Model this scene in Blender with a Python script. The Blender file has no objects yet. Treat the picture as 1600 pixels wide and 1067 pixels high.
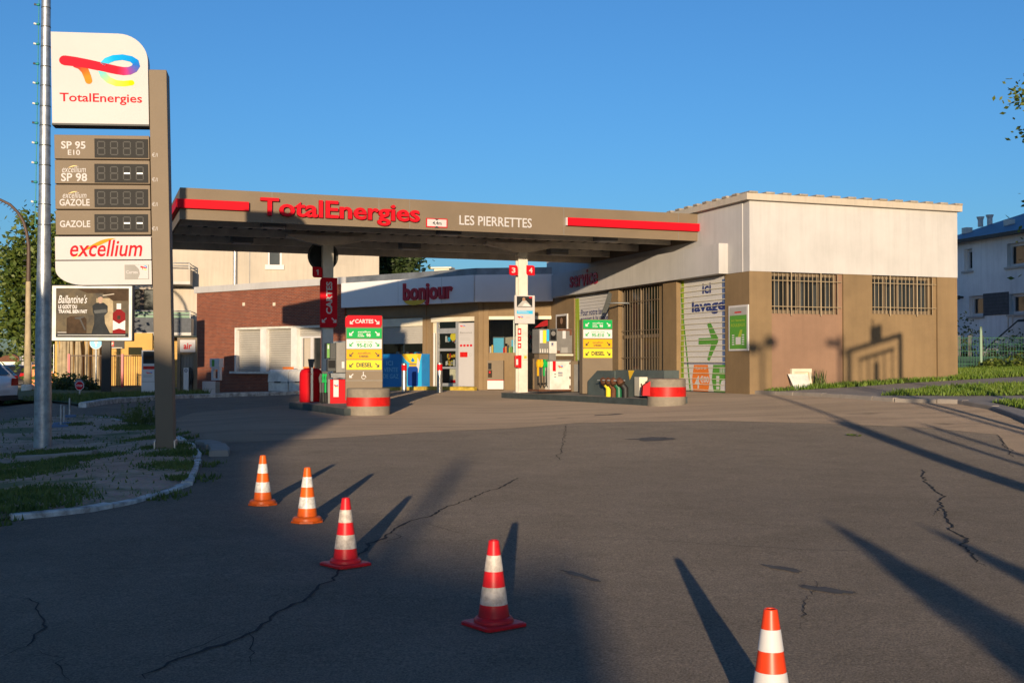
import bpy, bmesh, math, random
from mathutils import Vector, Matrix, noise
from mathutils.geometry import delaunay_2d_cdt

# ---------------------------------------------------------------- camera, sky, sun, exposure
sc = bpy.context.scene
FPX, CZ, PITCH = 1780.0, 1.67, math.atan(34.5 / 1780.0)
cam_d = bpy.data.cameras.new('camera')
cam = bpy.data.objects.new('camera', cam_d)
sc.collection.objects.link(cam)
cam.location = (0, 0, CZ)
cam.rotation_euler = (math.pi / 2 + PITCH, 0, 0)
cam_d.sensor_width = 36.0
cam_d.lens = FPX / 1600.0 * 36.0
cam_d.clip_end = 3000
sc.camera = cam

SUN_EL, SUN_AZ = math.radians(6.4), math.radians(2.09)      # light travels towards +Y, a touch to the right
world = bpy.data.worlds.new('World')
sc.world = world
world.use_nodes = True
wn = world.node_tree
wn.nodes.clear()
sky = wn.nodes.new('ShaderNodeTexSky')
sky.sky_type = 'NISHITA'
sky.sun_disc = False
sky.sun_elevation = SUN_EL
sky.sun_rotation = math.pi + SUN_AZ
sky.air_density = 1.0
sky.dust_density = 1.0
sky.ozone_density = 5.0
bg = wn.nodes.new('ShaderNodeBackground')
bg.inputs['Strength'].default_value = 0.15
wo = wn.nodes.new('ShaderNodeOutputWorld')
wn.links.new(sky.outputs[0], bg.inputs[0])
wn.links.new(bg.outputs[0], wo.inputs[0])

sun_d = bpy.data.lights.new('sun', 'SUN')
sun_d.energy = 4.5
sun_d.angle = math.radians(0.5)
sun_d.color = (1.0, 0.79, 0.54)
sun = bpy.data.objects.new('sun', sun_d)
sc.collection.objects.link(sun)
SDIR = Vector((math.sin(SUN_AZ) * math.cos(SUN_EL), math.cos(SUN_AZ) * math.cos(SUN_EL), -math.sin(SUN_EL)))
sun.rotation_euler = SDIR.to_track_quat('-Z', 'Y').to_euler()
sun.location = (0, -40, 30)

sc.view_settings.view_transform = 'Standard'
sc.view_settings.look = 'None'
sc.view_settings.exposure = 0.52
sc.view_settings.gamma = 1.0
sc.render.engine = 'CYCLES'
sc.cycles.max_bounces = 8
sc.cycles.transparent_max_bounces = 12

# ---------------------------------------------------------------- helpers
rnd = random.Random(11)
COL = sc.collection
CAM = Vector((0, 0, CZ))
RX = Matrix.Rotation(PITCH, 3, 'X')


def ray(px, py):
    return RX @ Vector(((px - 800) / FPX, 1.0, -(py - 533.5) / FPX))


def ss(a, b, x):
    t = max(0.0, min(1.0, (x - a) / (b - a)))
    return t * t * (3 - 2 * t)


def gz(x, y):
    yy = max(0.0, y)
    base = 0.02 * yy if yy < 30 else 0.6 + 0.08 * (1 - math.exp(-(yy - 30) / 4.0))
    r = 0.045 * max(0.0, min(x, 18.0)) * ss(12, 28, y)
    l = -0.03 * max(0.0, min(-x - 3, 17.0)) * ss(22, 48, y)
    v = -0.24 * ss(4.6, 8.2, -x) * ss(6, 14, y) * (1 - ss(22, 34, y))
    st = -0.22 * ss(.40, .47, -x / max(y, 1.0)) * ss(22, 34, y)
    return base + r + l + v + st


def ground(px, py):
    d = ray(px, py)
    t = 1.0
    for _ in range(4000):
        p = CAM + d * t
        if p.z <= gz(p.x, p.y):
            break
        t += 0.02 + t * 0.002
    lo, hi = t * 0.97 - 0.1, t
    for _ in range(30):
        m = (lo + hi) / 2
        p = CAM + d * m
        if p.z <= gz(p.x, p.y):
            hi = m
        else:
            lo = m
    p = CAM + d * hi
    return Vector((p.x, p.y, gz(p.x, p.y)))


def at(px, py, y):
    d = ray(px, py)
    return CAM + d * (y / d.y)


class Fr:
    """an upright frame: a runs along d, o points out of the wall towards the viewer, z is world height"""
    def __init__(s, p, d):
        s.p = Vector((p[0], p[1], 0))
        s.d = Vector((d[0], d[1], 0)).normalized()
        s.n = Vector((s.d.y, -s.d.x, 0))

    def pt(s, a, z, o=0.0):
        return s.p + s.d * a + s.n * o + Vector((0, 0, z))

    def az(s, px, py, o=0.0):
        r = ray(px, py)
        p0 = s.p + s.n * o
        t = (p0 - CAM).dot(s.n) / r.dot(s.n)
        q = CAM + r * t
        return ((q - p0).dot(s.d), q.z)

    def a(s, px, o=0.0, py=540):
        return s.az(px, py, o)[0]

    def z(s, px, py, o=0.0):
        return s.az(px, py, o)[1]


_TXT = {}


def text_shape(body, bold=0.0, shear=0.0, spacing=1.0):
    key = (body, bold, shear, spacing)
    if key in _TXT:
        return _TXT[key]
    cu = bpy.data.curves.new('lettering_curve', 'FONT')
    cu.body = body
    cu.offset = bold
    cu.shear = shear
    cu.space_character = spacing
    cu.resolution_u = 3
    cu.fill_mode = 'BOTH'
    ob = bpy.data.objects.new('lettering_source', cu)
    COL.objects.link(ob)
    dg = bpy.context.evaluated_depsgraph_get()
    dg.update()
    me = bpy.data.meshes.new_from_object(ob.evaluated_get(dg))
    vs = [(v.co.x, v.co.y) for v in me.vertices]
    fs = [tuple(p.vertices) for p in me.polygons]
    bpy.data.objects.remove(ob)
    bpy.data.curves.remove(cu)
    bpy.data.meshes.remove(me)
    x0 = min(v[0] for v in vs); x1 = max(v[0] for v in vs)
    y0 = min(v[1] for v in vs); y1 = max(v[1] for v in vs)
    vs = [((x - x0) / (x1 - x0), (y - y0) / (y1 - y0)) for x, y in vs]
    _TXT[key] = (vs, fs, (x1 - x0) / (y1 - y0))
    return _TXT[key]


class MB:
    def __init__(s):
        s.v = []; s.f = []; s.m = []; s.mats = []; s.sm = []

    def mi(s, mat):
        if mat not in s.mats:
            s.mats.append(mat)
        return s.mats.index(mat)

    def add(s, vs, fs, mat, smooth=False):
        b = len(s.v)
        s.v += [Vector(v) for v in vs]
        k = s.mi(mat)
        for f in fs:
            s.f.append(tuple(b + i for i in f)); s.m.append(k); s.sm.append(smooth)
        return s

    def quad(s, a, b, c, d, mat):
        return s.add([a, b, c, d], [(0, 1, 2, 3)], mat)

    def box(s, fr, a0, a1, z0, z1, o0, o1, mat):
        a0, a1 = min(a0, a1), max(a0, a1); z0, z1 = min(z0, z1), max(z0, z1); o0, o1 = min(o0, o1), max(o0, o1)
        P = [fr.pt(a, z, o) for o in (o1, o0) for z in (z0, z1) for a in (a0, a1)]
        return s.add(P, [(0, 1, 3, 2), (5, 4, 6, 7), (4, 0, 2, 6), (1, 5, 7, 3), (2, 3, 7, 6), (4, 5, 1, 0)], mat)

    def pxbox(s, fr, x0, y0, x1, y1, o0, o1, mat):
        """box whose front face covers the photo rectangle when seen on the plane o1"""
        xm, ym = (x0 + x1) / 2, (y0 + y1) / 2
        return s.box(fr, fr.a(x0, o1, ym), fr.a(x1, o1, ym), fr.z(xm, y1, o1), fr.z(xm, y0, o1), o0, o1, mat)

    def poly(s, fr, pts, o0, o1, mat, smooth=False):
        """polygon (a,z) extruded from o0 to o1"""
        n = len(pts)
        ar = sum(pts[i][0] * pts[(i + 1) % n][1] - pts[(i + 1) % n][0] * pts[i][1] for i in range(n))
        if ar < 0:
            pts = pts[::-1]
        P = [fr.pt(a, z, o1) for a, z in pts] + [fr.pt(a, z, o0) for a, z in pts]
        fs = [tuple(range(n)), tuple(range(2 * n - 1, n - 1, -1))]
        fs += [(i, i + n, (i + 1) % n + n, (i + 1) % n) for i in range(n)]
        return s.add(P, fs, mat)

    def plate(s, fr, pts, o, mat):
        n = len(pts)
        ar = sum(pts[i][0] * pts[(i + 1) % n][1] - pts[(i + 1) % n][0] * pts[i][1] for i in range(n))
        if ar < 0:
            pts = pts[::-1]
        return s.add([fr.pt(a, z, o) for a, z in pts], [tuple(range(n))], mat)

    def rect(s, fr, a0, a1, z0, z1, o, mat):
        return s.plate(fr, [(a0, z0), (a1, z0), (a1, z1), (a0, z1)], o, mat)

    def pxrect(s, fr, x0, y0, x1, y1, o, mat):
        return s.plate(fr, [fr.az(x0, y1, o), fr.az(x1, y1, o), fr.az(x1, y0, o), fr.az(x0, y0, o)], o, mat)

    def text(s, body, fr, a0, a1, z0, z1, o, mat, depth=0.0, bold=0.0, shear=0.0, rot=0, spacing=1.0):
        vs, fs, _ = text_shape(body, bold, shear, spacing)
        def mp(x, y):
            if rot == 90:
                x, y = 1 - y, x
            return (a0 + (a1 - a0) * x, z0 + (z1 - z0) * y)
        q = [mp(x, y) for x, y in vs]
        n = len(q)
        s.add([fr.pt(a, z, o + depth) for a, z in q], fs, mat)
        if depth > 0:
            edges = {}
            for f in fs:
                for i in range(len(f)):
                    e = (f[i], f[(i + 1) % len(f)])
                    k = tuple(sorted(e))
                    edges[k] = None if k in edges else e
            side = []
            P = [fr.pt(a, z, o + depth) for a, z in q] + [fr.pt(a, z, o) for a, z in q]
            for e in edges.values():
                if e:
                    side.append((e[1], e[0], e[0] + n, e[1] + n))
            s.add(P, side, mat)
        return s

    def pxtext(s, body, fr, x0, y0, x1, y1, o, mat, **k):
        xm, ym = (x0 + x1) / 2, (y0 + y1) / 2
        d = k.get('depth', 0.0)
        return s.text(body, fr, fr.a(x0, o + d, ym), fr.a(x1, o + d, ym), fr.z(xm, y1, o + d), fr.z(xm, y0, o + d), o, mat, **k)

    def tube(s, pts, r, mat, n=8, caps=True):
        pts = [Vector(p) for p in pts]
        rs = r if isinstance(r, (list, tuple)) else [r] * len(pts)
        vs = []; fs = []
        up = None
        for i, p in enumerate(pts):
            t = (pts[min(i + 1, len(pts) - 1)] - pts[max(i - 1, 0)]).normalized()
            if up is None:
                up = Vector((0, 0, 1)) if abs(t.z) < 0.9 else Vector((0, 1, 0))
            b = t.cross(up).normalized()
            up = b.cross(t).normalized()
            for k in range(n):
                w = 2 * math.pi * k / n
                vs.append(p + (b * math.cos(w) + up * math.sin(w)) * rs[i])
        for i in range(len(pts) - 1):
            for k in range(n):
                fs.append((i * n + k, i * n + (k + 1) % n, (i + 1) * n + (k + 1) % n, (i + 1) * n + k))
        s.add(vs, fs, mat, True)
        if caps:
            L = (len(pts) - 1) * n
            s.add(vs[:n], [tuple(range(n))[::-1]], mat)
            s.add(vs[L:], [tuple(range(n))], mat)
        return s

    def lathe(s, base, prof, mat, n=24, smooth=True):
        """prof: list of (r, z[, mat]); the material given at a point colours the band that starts there"""
        base = Vector(base)
        for i in range(len(prof) - 1):
            r0, z0 = prof[i][:2]; r1, z1 = prof[i + 1][:2]
            m = prof[i][2] if len(prof[i]) > 2 else mat
            vs = []
            for r, z in ((r0, z0), (r1, z1)):
                vs += [base + Vector((r * math.cos(2 * math.pi * k / n), r * math.sin(2 * math.pi * k / n), z)) for k in range(n)]
            s.add(vs, [(k, (k + 1) % n, n + (k + 1) % n, n + k) for k in range(n)], m, smooth)
        return s

    def disc(s, fr, a, z, r, o0, o1, mat, n=24):
        return s.poly(fr, [(a + r * math.cos(2 * math.pi * k / n), z + r * math.sin(2 * math.pi * k / n)) for k in range(n)], o0, o1, mat)

    def wall(s, fr, a0, a1, z0, z1, opens, o0, o1, mat):
        """wall slab with rectangular openings and reveals"""
        A = sorted({a0, a1} | {v for q in opens for v in q[:2] if a0 < v < a1})
        Z = sorted({z0, z1} | {v for q in opens for v in q[2:4] if z0 < v < z1})
        def solid(i, j):
            if i < 0 or j < 0 or i >= len(A) - 1 or j >= len(Z) - 1:
                return False
            a, z = (A[i] + A[i + 1]) / 2, (Z[j] + Z[j + 1]) / 2
            return not any(q[0] < a < q[1] and q[2] < z < q[3] for q in opens)
        for i in range(len(A) - 1):
            for j in range(len(Z) - 1):
                if not solid(i, j):
                    continue
                p, q, u, v = A[i], A[i + 1], Z[j], Z[j + 1]
                P = fr.pt
                s.quad(P(p, u, o1), P(q, u, o1), P(q, v, o1), P(p, v, o1), mat)
                s.quad(P(q, u, o0), P(p, u, o0), P(p, v, o0), P(q, v, o0), mat)
                if not solid(i - 1, j): s.quad(P(p, u, o0), P(p, u, o1), P(p, v, o1), P(p, v, o0), mat)
                if not solid(i + 1, j): s.quad(P(q, u, o1), P(q, u, o0), P(q, v, o0), P(q, v, o1), mat)
                if not solid(i, j - 1): s.quad(P(p, u, o0), P(q, u, o0), P(q, u, o1), P(p, u, o1), mat)
                if not solid(i, j + 1): s.quad(P(p, v, o1), P(q, v, o1), P(q, v, o0), P(p, v, o0), mat)
        return s

    def slats(s, fr, a0, a1, z0, z1, o, pitch, depth, mat):
        z = z0
        while z < z1 - 1e-4:
            zt = min(z1, z + pitch)
            zm = z + (zt - z) * 0.82
            P = fr.pt
            s.quad(P(a0, z, o), P(a1, z, o), P(a1, zm, o + depth * .35), P(a0, zm, o + depth * .35), mat)
            s.quad(P(a0, zm, o + depth * .35), P(a1, zm, o + depth * .35), P(a1, zt, o - depth), P(a0, zt, o - depth), mat)
            z = zt
        return s

    def build(s, name, parent=None, bevel=0.0):
        me = bpy.data.meshes.new(name)
        org = parent_world(parent) if parent else None
        if org is None:
            lo = [min(v[i] for v in s.v) for i in range(3)]; hi = [max(v[i] for v in s.v) for i in range(3)]
            org = Vector(((lo[0] + hi[0]) / 2, (lo[1] + hi[1]) / 2, lo[2]))
        me.from_pydata([v - org for v in s.v], [], s.f)
        for m in s.mats:
            me.materials.append(m)
        me.polygons.foreach_set('material_index', s.m)
        me.polygons.foreach_set('use_smooth', s.sm)
        me.update()
        o = bpy.data.objects.new(name, me)
        COL.objects.link(o)
        if parent:
            o.parent = parent
        else:
            o.location = org
        if bevel:
            bm = bmesh.new(); bm.from_mesh(me)
            bmesh.ops.remove_doubles(bm, verts=bm.verts, dist=1e-5)
            bm.to_mesh(me); bm.free()
            md = o.modifiers.new('bevel', 'BEVEL')
            md.width = bevel; md.segments = 2; md.limit_method = 'ANGLE'; md.angle_limit = math.radians(40)
        return o


def parent_world(o):
    p = Vector((0, 0, 0))
    while o:
        p = p + Vector(o.location)
        o = o.parent
    return p


def tag(o, label, cat, group=None):
    o['label'] = label; o['category'] = cat
    if group:
        o['group'] = group
    return o


def struct(o):
    o['kind'] = 'structure'
    return o


def thing(name, loc, label, cat, group=None):
    o = bpy.data.objects.new(name, None)
    o.empty_display_size = 0.2
    COL.objects.link(o)
    o.location = loc
    return tag(o, label, cat, group)


def copy_tree(o, parent=None):
    c = o.copy(); COL.objects.link(c); c.parent = parent
    for ch in list(o.children):
        copy_tree(ch, c)
    return c


# ---------------------------------------------------------------- materials
def node_mat(name):
    m = bpy.data.materials.new(name); m.use_nodes = True
    nt = m.node_tree
    return m, nt, nt.nodes['Principled BSDF']


def N(nt, kind, **kw):
    n = nt.nodes.new(kind)
    for k, v in kw.items():
        setattr(n, k, v)
    return n


def noise_fac(nt, vec, scale, detail=4, rough=.6, dist=0.0):
    t = N(nt, 'ShaderNodeTexNoise')
    t.inputs['Scale'].default_value = scale; t.inputs['Detail'].default_value = detail
    t.inputs['Roughness'].default_value = rough; t.inputs['Distortion'].default_value = dist
    nt.links.new(vec, t.inputs['Vector'])
    return t.outputs['Fac']


def ramp(nt, fac, stops):
    r = N(nt, 'ShaderNodeValToRGB')
    e = r.color_ramp.elements
    while len(e) < len(stops):
        e.new(0.5)
    for i, (p, c) in enumerate(stops):
        e[i].position = p; e[i].color = (*c, 1) if len(c) == 3 else c
    nt.links.new(fac, r.inputs[0])
    return r.outputs[0]


def mix(nt, fac, a, b, mode='MIX'):
    n = N(nt, 'ShaderNodeMix', data_type='RGBA', blend_type=mode)
    for sck, v in ((0, fac), (6, a), (7, b)):
        if hasattr(v, 'links'):
            nt.links.new(v, n.inputs[sck])
        elif isinstance(v, (int, float)):
            n.inputs[sck].default_value = v
        else:
            n.inputs[sck].default_value = (*v, 1)
    return n.outputs[2]


def position(nt):
    return N(nt, 'ShaderNodeNewGeometry').outputs['Position']


def bump(nt, bs, h, strength=.2, dist=.01):
    b = N(nt, 'ShaderNodeBump')
    b.inputs['Strength'].default_value = strength; b.inputs['Distance'].default_value = dist
    nt.links.new(h, b.inputs['Height']); nt.links.new(b.outputs[0], bs.inputs['Normal'])


def paint(name, col, rough=.5, var=.12, scale=1.2, metal=0.0, bmp=0.0, bscale=40, streak=0.0, dirt=None, spec=.5):
    """painted or plain surface: base colour with large soft variation, fine grain and optional rain streaks"""
    m, nt, bs = node_mat(name)
    P = position(nt)
    f = noise_fac(nt, P, scale, 6, .65)
    d = dirt or tuple(c * (1 - var * 2.2) for c in col)
    c = ramp(nt, f, [(.25, d), (.6, col), (.85, tuple(min(1, x * (1 + var * .4)) for x in col))])
    if streak:
        mp = N(nt, 'ShaderNodeMapping'); mp.inputs['Scale'].default_value = (3.5, 3.5, .22)
        nt.links.new(P, mp.inputs['Vector'])
        sf = noise_fac(nt, mp.outputs[0], 1.6, 5, .7)
        sf = ramp(nt, sf, [(.45, (0, 0, 0)), (.75, (1, 1, 1))])
        mm = N(nt, 'ShaderNodeMath', operation='MULTIPLY'); mm.inputs[1].default_value = streak
        nt.links.new(sf, mm.inputs[0])
        c = mix(nt, mm.outputs[0], c, tuple(x * .45 for x in col))
    nt.links.new(c, bs.inputs['Base Color'])
    bs.inputs['Roughness'].default_value = rough
    bs.inputs['Metallic'].default_value = metal
    bs.inputs['Specular IOR Level'].default_value = spec
    if bmp:
        bump(nt, bs, noise_fac(nt, P, bscale, 3, .6), bmp, .01)
    return m


M = {}
M['taupe'] = paint('taupe_paint', (.175, .128, .080), .65, .08, .7, bmp=.05)
M['taupe_wall'] = paint('taupe_render', (.225, .150, .075), .8, .13, .8, bmp=.25, bscale=60, streak=.25)
M['pink_wall'] = paint('pinkish_render', (.25, .148, .095), .8, .10, .8, bmp=.25, bscale=60, streak=.2)
M['white_wall'] = paint('white_render', (.50, .485, .475), .8, .08, .6, bmp=.25, bscale=50, streak=.22)
M['cream_wall'] = paint('cream_render', (.50, .435, .35), .85, .10, .25, bmp=.2, streak=.28)
M['yellow_wall'] = paint('yellow_render', (.62, .36, .09), .8, .12, .5, bmp=.2)
M['white'] = paint('white_panel', (.60, .58, .57), .55, .05, .8)
M['white_sign'] = paint('white_sign_face', (.49, .465, .46), .6, .03, .8)
M['shop_sign'] = paint('shop_sign_white', (.76, .74, .73), .5, .03, .8, spec=.2)
M['frame_white'] = paint('frame_white', (.72, .69, .65), .6, .1, 2.0)
M['white_dirty'] = paint('dirty_white', (.70, .67, .60), .5, .15, 3.0)
M['white_kerb'] = paint('worn_white_kerb', (.62, .60, .56), .8, .26, 6.0, bmp=.5, bscale=30, dirt=(.12, .10, .085))
M['grey_panel'] = paint('grey_panel', (.40, .39, .37), .5, .1, 1.0)
M['mid_grey'] = paint('mid_grey', (.20, .19, .175), .5, .15, 2.0)
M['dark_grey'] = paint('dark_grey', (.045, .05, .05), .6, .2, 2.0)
M['island'] = paint('island_dark_paint', (.055, .068, .065), .7, .25, 4.0, bmp=.3, bscale=40)
M['island_top'] = paint('island_concrete', (.24, .21, .17), .85, .2, 3.0, bmp=.3)
M['box_green'] = paint('grey_green_paint', (.075, .095, .09), .6, .15, 2.5, streak=.2)
M['concrete_ring'] = paint('taupe_concrete', (.26, .215, .16), .8, .15, 5.0, bmp=.4, bscale=45)
M['red'] = paint('red_paint', (.54, .006, .012), .5, .06, 1.5, spec=.12)
M['red_sign'] = paint('red_sign', (.56, .004, .014), .6, .04, 1.0, spec=.12)
M['red_worn'] = paint('worn_red_paint', (.62, .016, .012), .45, .18, 7.0, spec=.25)
M['dark_red'] = paint('dark_red_paint', (.42, .006, .02), .4, .1, 2.0)
M['green'] = paint('green_panel', (.008, .34, .075), .6, .04, 1.0, spec=.12)
M['orange_panel'] = paint('amber_panel', (.70, .37, .012), .6, .04, 1.0, spec=.12)
M['yellow'] = paint('yellow_panel', (.72, .58, .04), .6, .04, 1.0, spec=.12)
M['yellow_kerb'] = paint('yellow_kerb', (.55, .38, .05), .7, .3, 5.0)
M['black'] = paint('black', (.015, .014, .013), .6, .1, 2.0)
M['rubber'] = paint('rubber', (.02, .02, .02), .7, .1, 2.0)
M['navy'] = paint('navy_print', (.02, .035, .17), .5, .05, 1.0)
M['lime'] = paint('lime_print', (.32, .42, .03), .5, .08, 1.0)
M['leaf_print'] = paint('green_print', (.09, .29, .03), .5, .05, 1.0)
M['orange_print'] = paint('orange_print', (.75, .19, .02), .5, .05, 1.0)
M['blue_print'] = paint('blue_print', (.01, .20, .52), .4, .06, 1.5)
M['cyan_print'] = paint('cyan_print', (.03, .42, .72), .4, .05, 1.5)
M['strip_blue'] = paint('strip_blue', (.10, .15, .30), .6, .05, 1.0)
M['pale_blue'] = paint('pale_blue_print', (.20, .50, .70), .6, .05, 1.0)
M['deep_blue'] = paint('deep_blue', (.01, .05, .28), .35, .08, 1.5)
M['bar_paint'] = paint('bar_paint', (.34, .26, .16), .6, .1, 3.0)
M['gold'] = paint('gold_print', (.70, .42, .02), .4, .05, 1.0)
M['galv'] = paint('galvanised_steel', (.42, .44, .46), .42, .22, 9.0, metal=.75, bmp=.06)
M['steel'] = paint('brushed_steel', (.50, .49, .47), .33, .1, 4.0, metal=.8)
M['alu'] = paint('aluminium_frame', (.46, .46, .45), .4, .1, 3.0, metal=.5)
M['zinc'] = paint('zinc_flashing', (.22, .235, .25), .5, .25, 2.0, metal=.4)
M['rust'] = paint('rust', (.14, .05, .02), .8, .3, 8.0)
M['brown_steel'] = paint('brown_steel', (.085, .05, .032), .6, .15, 2.0)
M['soffit'] = paint('canopy_soffit', (.72, .65, .56), .6, .25, 1.0)
M['beam'] = paint('canopy_beam', (.74, .67, .56), .6, .2, 1.5, streak=.2)
M['column_white'] = paint('column_white', (.66, .62, .54), .55, .12, 2.5, streak=.2)
M['shutter'] = paint('cream_shutter', (.40, .375, .33), .55, .08, 1.5)
M['cream_box'] = paint('cream_metal', (.66, .60, .46), .5, .1, 2.0)
M['fence_green'] = paint('fence_green', (.012, .13, .055), .45, .1, 2.0)
M['bin_green'] = paint('bin_green', (.01, .06, .045), .5, .1, 2.0)
M['timber'] = paint('weathered_timber', (.42, .33, .20), .85, .2, 3.0, streak=.3)
M['blue_steel'] = paint('blue_painted_steel', (.10, .17, .30), .5, .15, 3.0)
M['orange_cone'] = paint('orange_pvc', (.74, .115, .008), .4, .1, 14.0, spec=.3)
M['red_cone'] = paint('red_pvc', (.62, .012, .018), .42, .12, 14.0, spec=.3)
M['cone_white'] = paint('reflective_white', (.68, .66, .62), .35, .16, 22.0, dirt=(.30, .27, .24))
M['cone_dirty'] = paint('dirty_reflective_band', (.56, .50, .44), .5, .2, 18.0, dirt=(.22, .18, .15))
M['bark'] = paint('bark', (.10, .075, .05), .9, .3, 6.0, bmp=.6, bscale=20)
M['roof_blue'] = paint('blue_roof_sheet', (.10, .17, .28), .5, .15, .8)
M['house_wall'] = paint('pale_render', (.80, .80, .80), .85, .12, .5, bmp=.2, streak=.3)
M['slate_grey'] = paint('slate_grey', (.075, .085, .10), .7, .2, 6.0)
M['path'] = paint('path_concrete', (.30, .26, .22), .9, .15, 2.0, bmp=.3)
M['tile'] = paint('fibre_tile', (.36, .31, .25), .85, .25, 4.0, bmp=.3)
M['crack'] = paint('crack_gap', (.012, .011, .011), .95, .1, 3.0)
M['stain'] = paint('tar_patch', (.115, .095, .075), .95, .2, 5.0)
M['lens_red'] = paint('red_lens', (.45, .01, .01), .15, .05, 3.0)
M['car_white'] = paint('white_car_paint', (.75, .75, .75), .18, .02, 1.0)
M['car_black'] = paint('black_car_paint', (.02, .02, .024), .15, .02, 1.0)
M['car_green'] = paint('dark_green_car_paint', (.015, .05, .045), .15, .02, 1.0)
M['car_silver'] = paint('silver_car_paint', (.30, .32, .35), .2, .02, 1.0, metal=.5)
M['skin'] = paint('skin_print', (.32, .18, .11), .5, .05)
M['poster_dark'] = paint('poster_dark', (.028, .032, .036), .6, .3, 1.6, spec=.1)
M['poster_haze'] = paint('poster_haze', (.125, .098, .06), .6, .45, 1.8, dirt=(.03, .032, .036), spec=.1)
M['poster_barrel'] = paint('poster_barrel', (.06, .036, .02), .6, .3, 3.0, spec=.1)
M['teal_socket'] = paint('teal_socket', (.01, .22, .20), .4, .1)
M['cloth_blue'] = paint('hedge_net_green', (.01, .045, .04), .8, .2, 2.0)


def glass_mat(name, tint, refl):
    m, nt, bs = node_mat(name)
    nt.nodes.remove(bs)
    out = nt.nodes['Material Output']
    tr = N(nt, 'ShaderNodeBsdfTransparent'); tr.inputs[0].default_value = (*tint, 1)
    gl = N(nt, 'ShaderNodeBsdfGlossy'); gl.inputs['Roughness'].default_value = .02
    lw = N(nt, 'ShaderNodeFresnel'); lw.inputs[0].default_value = 1.5
    ad = N(nt, 'ShaderNodeMath', operation='ADD'); ad.inputs[1].default_value = refl
    nt.links.new(lw.outputs[0], ad.inputs[0])
    mx = N(nt, 'ShaderNodeMixShader')
    nt.links.new(ad.outputs[0], mx.inputs[0]); nt.links.new(tr.outputs[0], mx.inputs[1]); nt.links.new(gl.outputs[0], mx.inputs[2])
    nt.links.new(mx.outputs[0], out.inputs[0])
    return m


M['glass'] = glass_mat('shop_glass', (.75, .80, .80), .04)
M['car_glass'] = glass_mat('car_glass', (.10, .12, .13), .06)


def dark_glass(name, col):
    m, nt, bs = node_mat(name)
    P = position(nt)
    f = noise_fac(nt, P, 1.3, 3, .5)
    nt.links.new(ramp(nt, f, [(.3, tuple(c * .5 for c in col)), (.7, col)]), bs.inputs['Base Color'])
    bs.inputs['Roughness'].default_value = .06
    bs.inputs['Specular IOR Level'].default_value = .5
    return m


M['window_dark'] = dark_glass('window_pane', (.03, .032, .032))
M['display'] = paint('display_black', (.010, .010, .011), .5, .1, spec=.12)
M['segment'] = paint('unlit_segment', (.020, .019, .017), .6, .05)
M['air_led'] = paint('white_segment', (.75, .75, .78), .4, .02)


def brick_mat(name, d, c1, c2, mortar, bw=.22, bh=.065):
    m, nt, bs = node_mat(name)
    P = position(nt)
    dot = N(nt, 'ShaderNodeVectorMath', operation='DOT_PRODUCT'); dot.inputs[1].default_value = (d[0], d[1], 0)
    nt.links.new(P, dot.inputs[0])
    sp = N(nt, 'ShaderNodeSeparateXYZ'); nt.links.new(P, sp.inputs[0])
    cb = N(nt, 'ShaderNodeCombineXYZ')
    nt.links.new(dot.outputs['Value'], cb.inputs[0]); nt.links.new(sp.outputs[2], cb.inputs[1])
    b = N(nt, 'ShaderNodeTexBrick')
    b.inputs['Scale'].default_value = 1.0
    b.inputs['Brick Width'].default_value = bw; b.inputs['Row Height'].default_value = bh
    b.inputs['Mortar Size'].default_value = .008; b.inputs['Mortar Smooth'].default_value = .1
    b.inputs['Color1'].default_value = (*c1, 1); b.inputs['Color2'].default_value = (*c2, 1); b.inputs['Mortar'].default_value = (*mortar, 1)
    nt.links.new(cb.outputs[0], b.inputs['Vector'])
    f = noise_fac(nt, P, .9, 6, .7)
    c = mix(nt, ramp(nt, f, [(.35, (.0, .0, .0)), (.75, (.45, .45, .45))]), b.outputs['Color'], tuple(x * .5 for x in c1))
    f2 = noise_fac(nt, P, 2.2, 6, .75)
    c = mix(nt, ramp(nt, f2, [(.60, (0, 0, 0)), (.78, (.35, .35, .35))]), c, (.42, .36, .30))
    nt.links.new(c, bs.inputs['Base Color'])
    bs.inputs['Roughness'].default_value = .85
    bump(nt, bs, b.outputs['Fac'], -.5, .008)
    return m


def asphalt_mat(name, base, light, speck=.5):
    m, nt, bs = node_mat(name)
    P = position(nt)
    big = noise_fac(nt, P, .16, 5, .6)
    mid = noise_fac(nt, P, 1.3, 6, .7)
    fine = noise_fac(nt, P, 70, 3, .75)
    c = ramp(nt, big, [(.3, base), (.7, light)])
    c = mix(nt, ramp(nt, mid, [(.40, (0, 0, 0)), (.80, (.55, .55, .55))]), c, tuple(x * .62 for x in base))
    c = mix(nt, speck, c, ramp(nt, fine, [(.32, (.12, .12, .12)), (.50, (.48, .48, .48)), (.62, (.72, .71, .70)), (.74, (1, .99, .97))]), 'OVERLAY')
    grain = noise_fac(nt, P, 16, 4, .7)
    c = mix(nt, .28, c, ramp(nt, grain, [(.3, (.3, .3, .3)), (.5, (.5, .5, .5)), (.72, (.8, .79, .78))]), 'OVERLAY')
    # pale scuffs
    sc_ = noise_fac(nt, P, 5.0, 8, .8, .4)
    c = mix(nt, ramp(nt, sc_, [(.70, (0, 0, 0)), (.80, (.40, .40, .40))]), c, tuple(min(1, x * 2.4) for x in light))
    nt.links.new(c, bs.inputs['Base Color'])
    r = ramp(nt, mid, [(.3, (.78,) * 3), (.7, (.95,) * 3)])
    nt.links.new(r, bs.inputs['Roughness'])
    bs.inputs['Specular IOR Level'].default_value = .25
    bs.inputs['Diffuse Roughness'].default_value = 1.0
    bump(nt, bs, fine, 1.0, .03)
    return m


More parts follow.
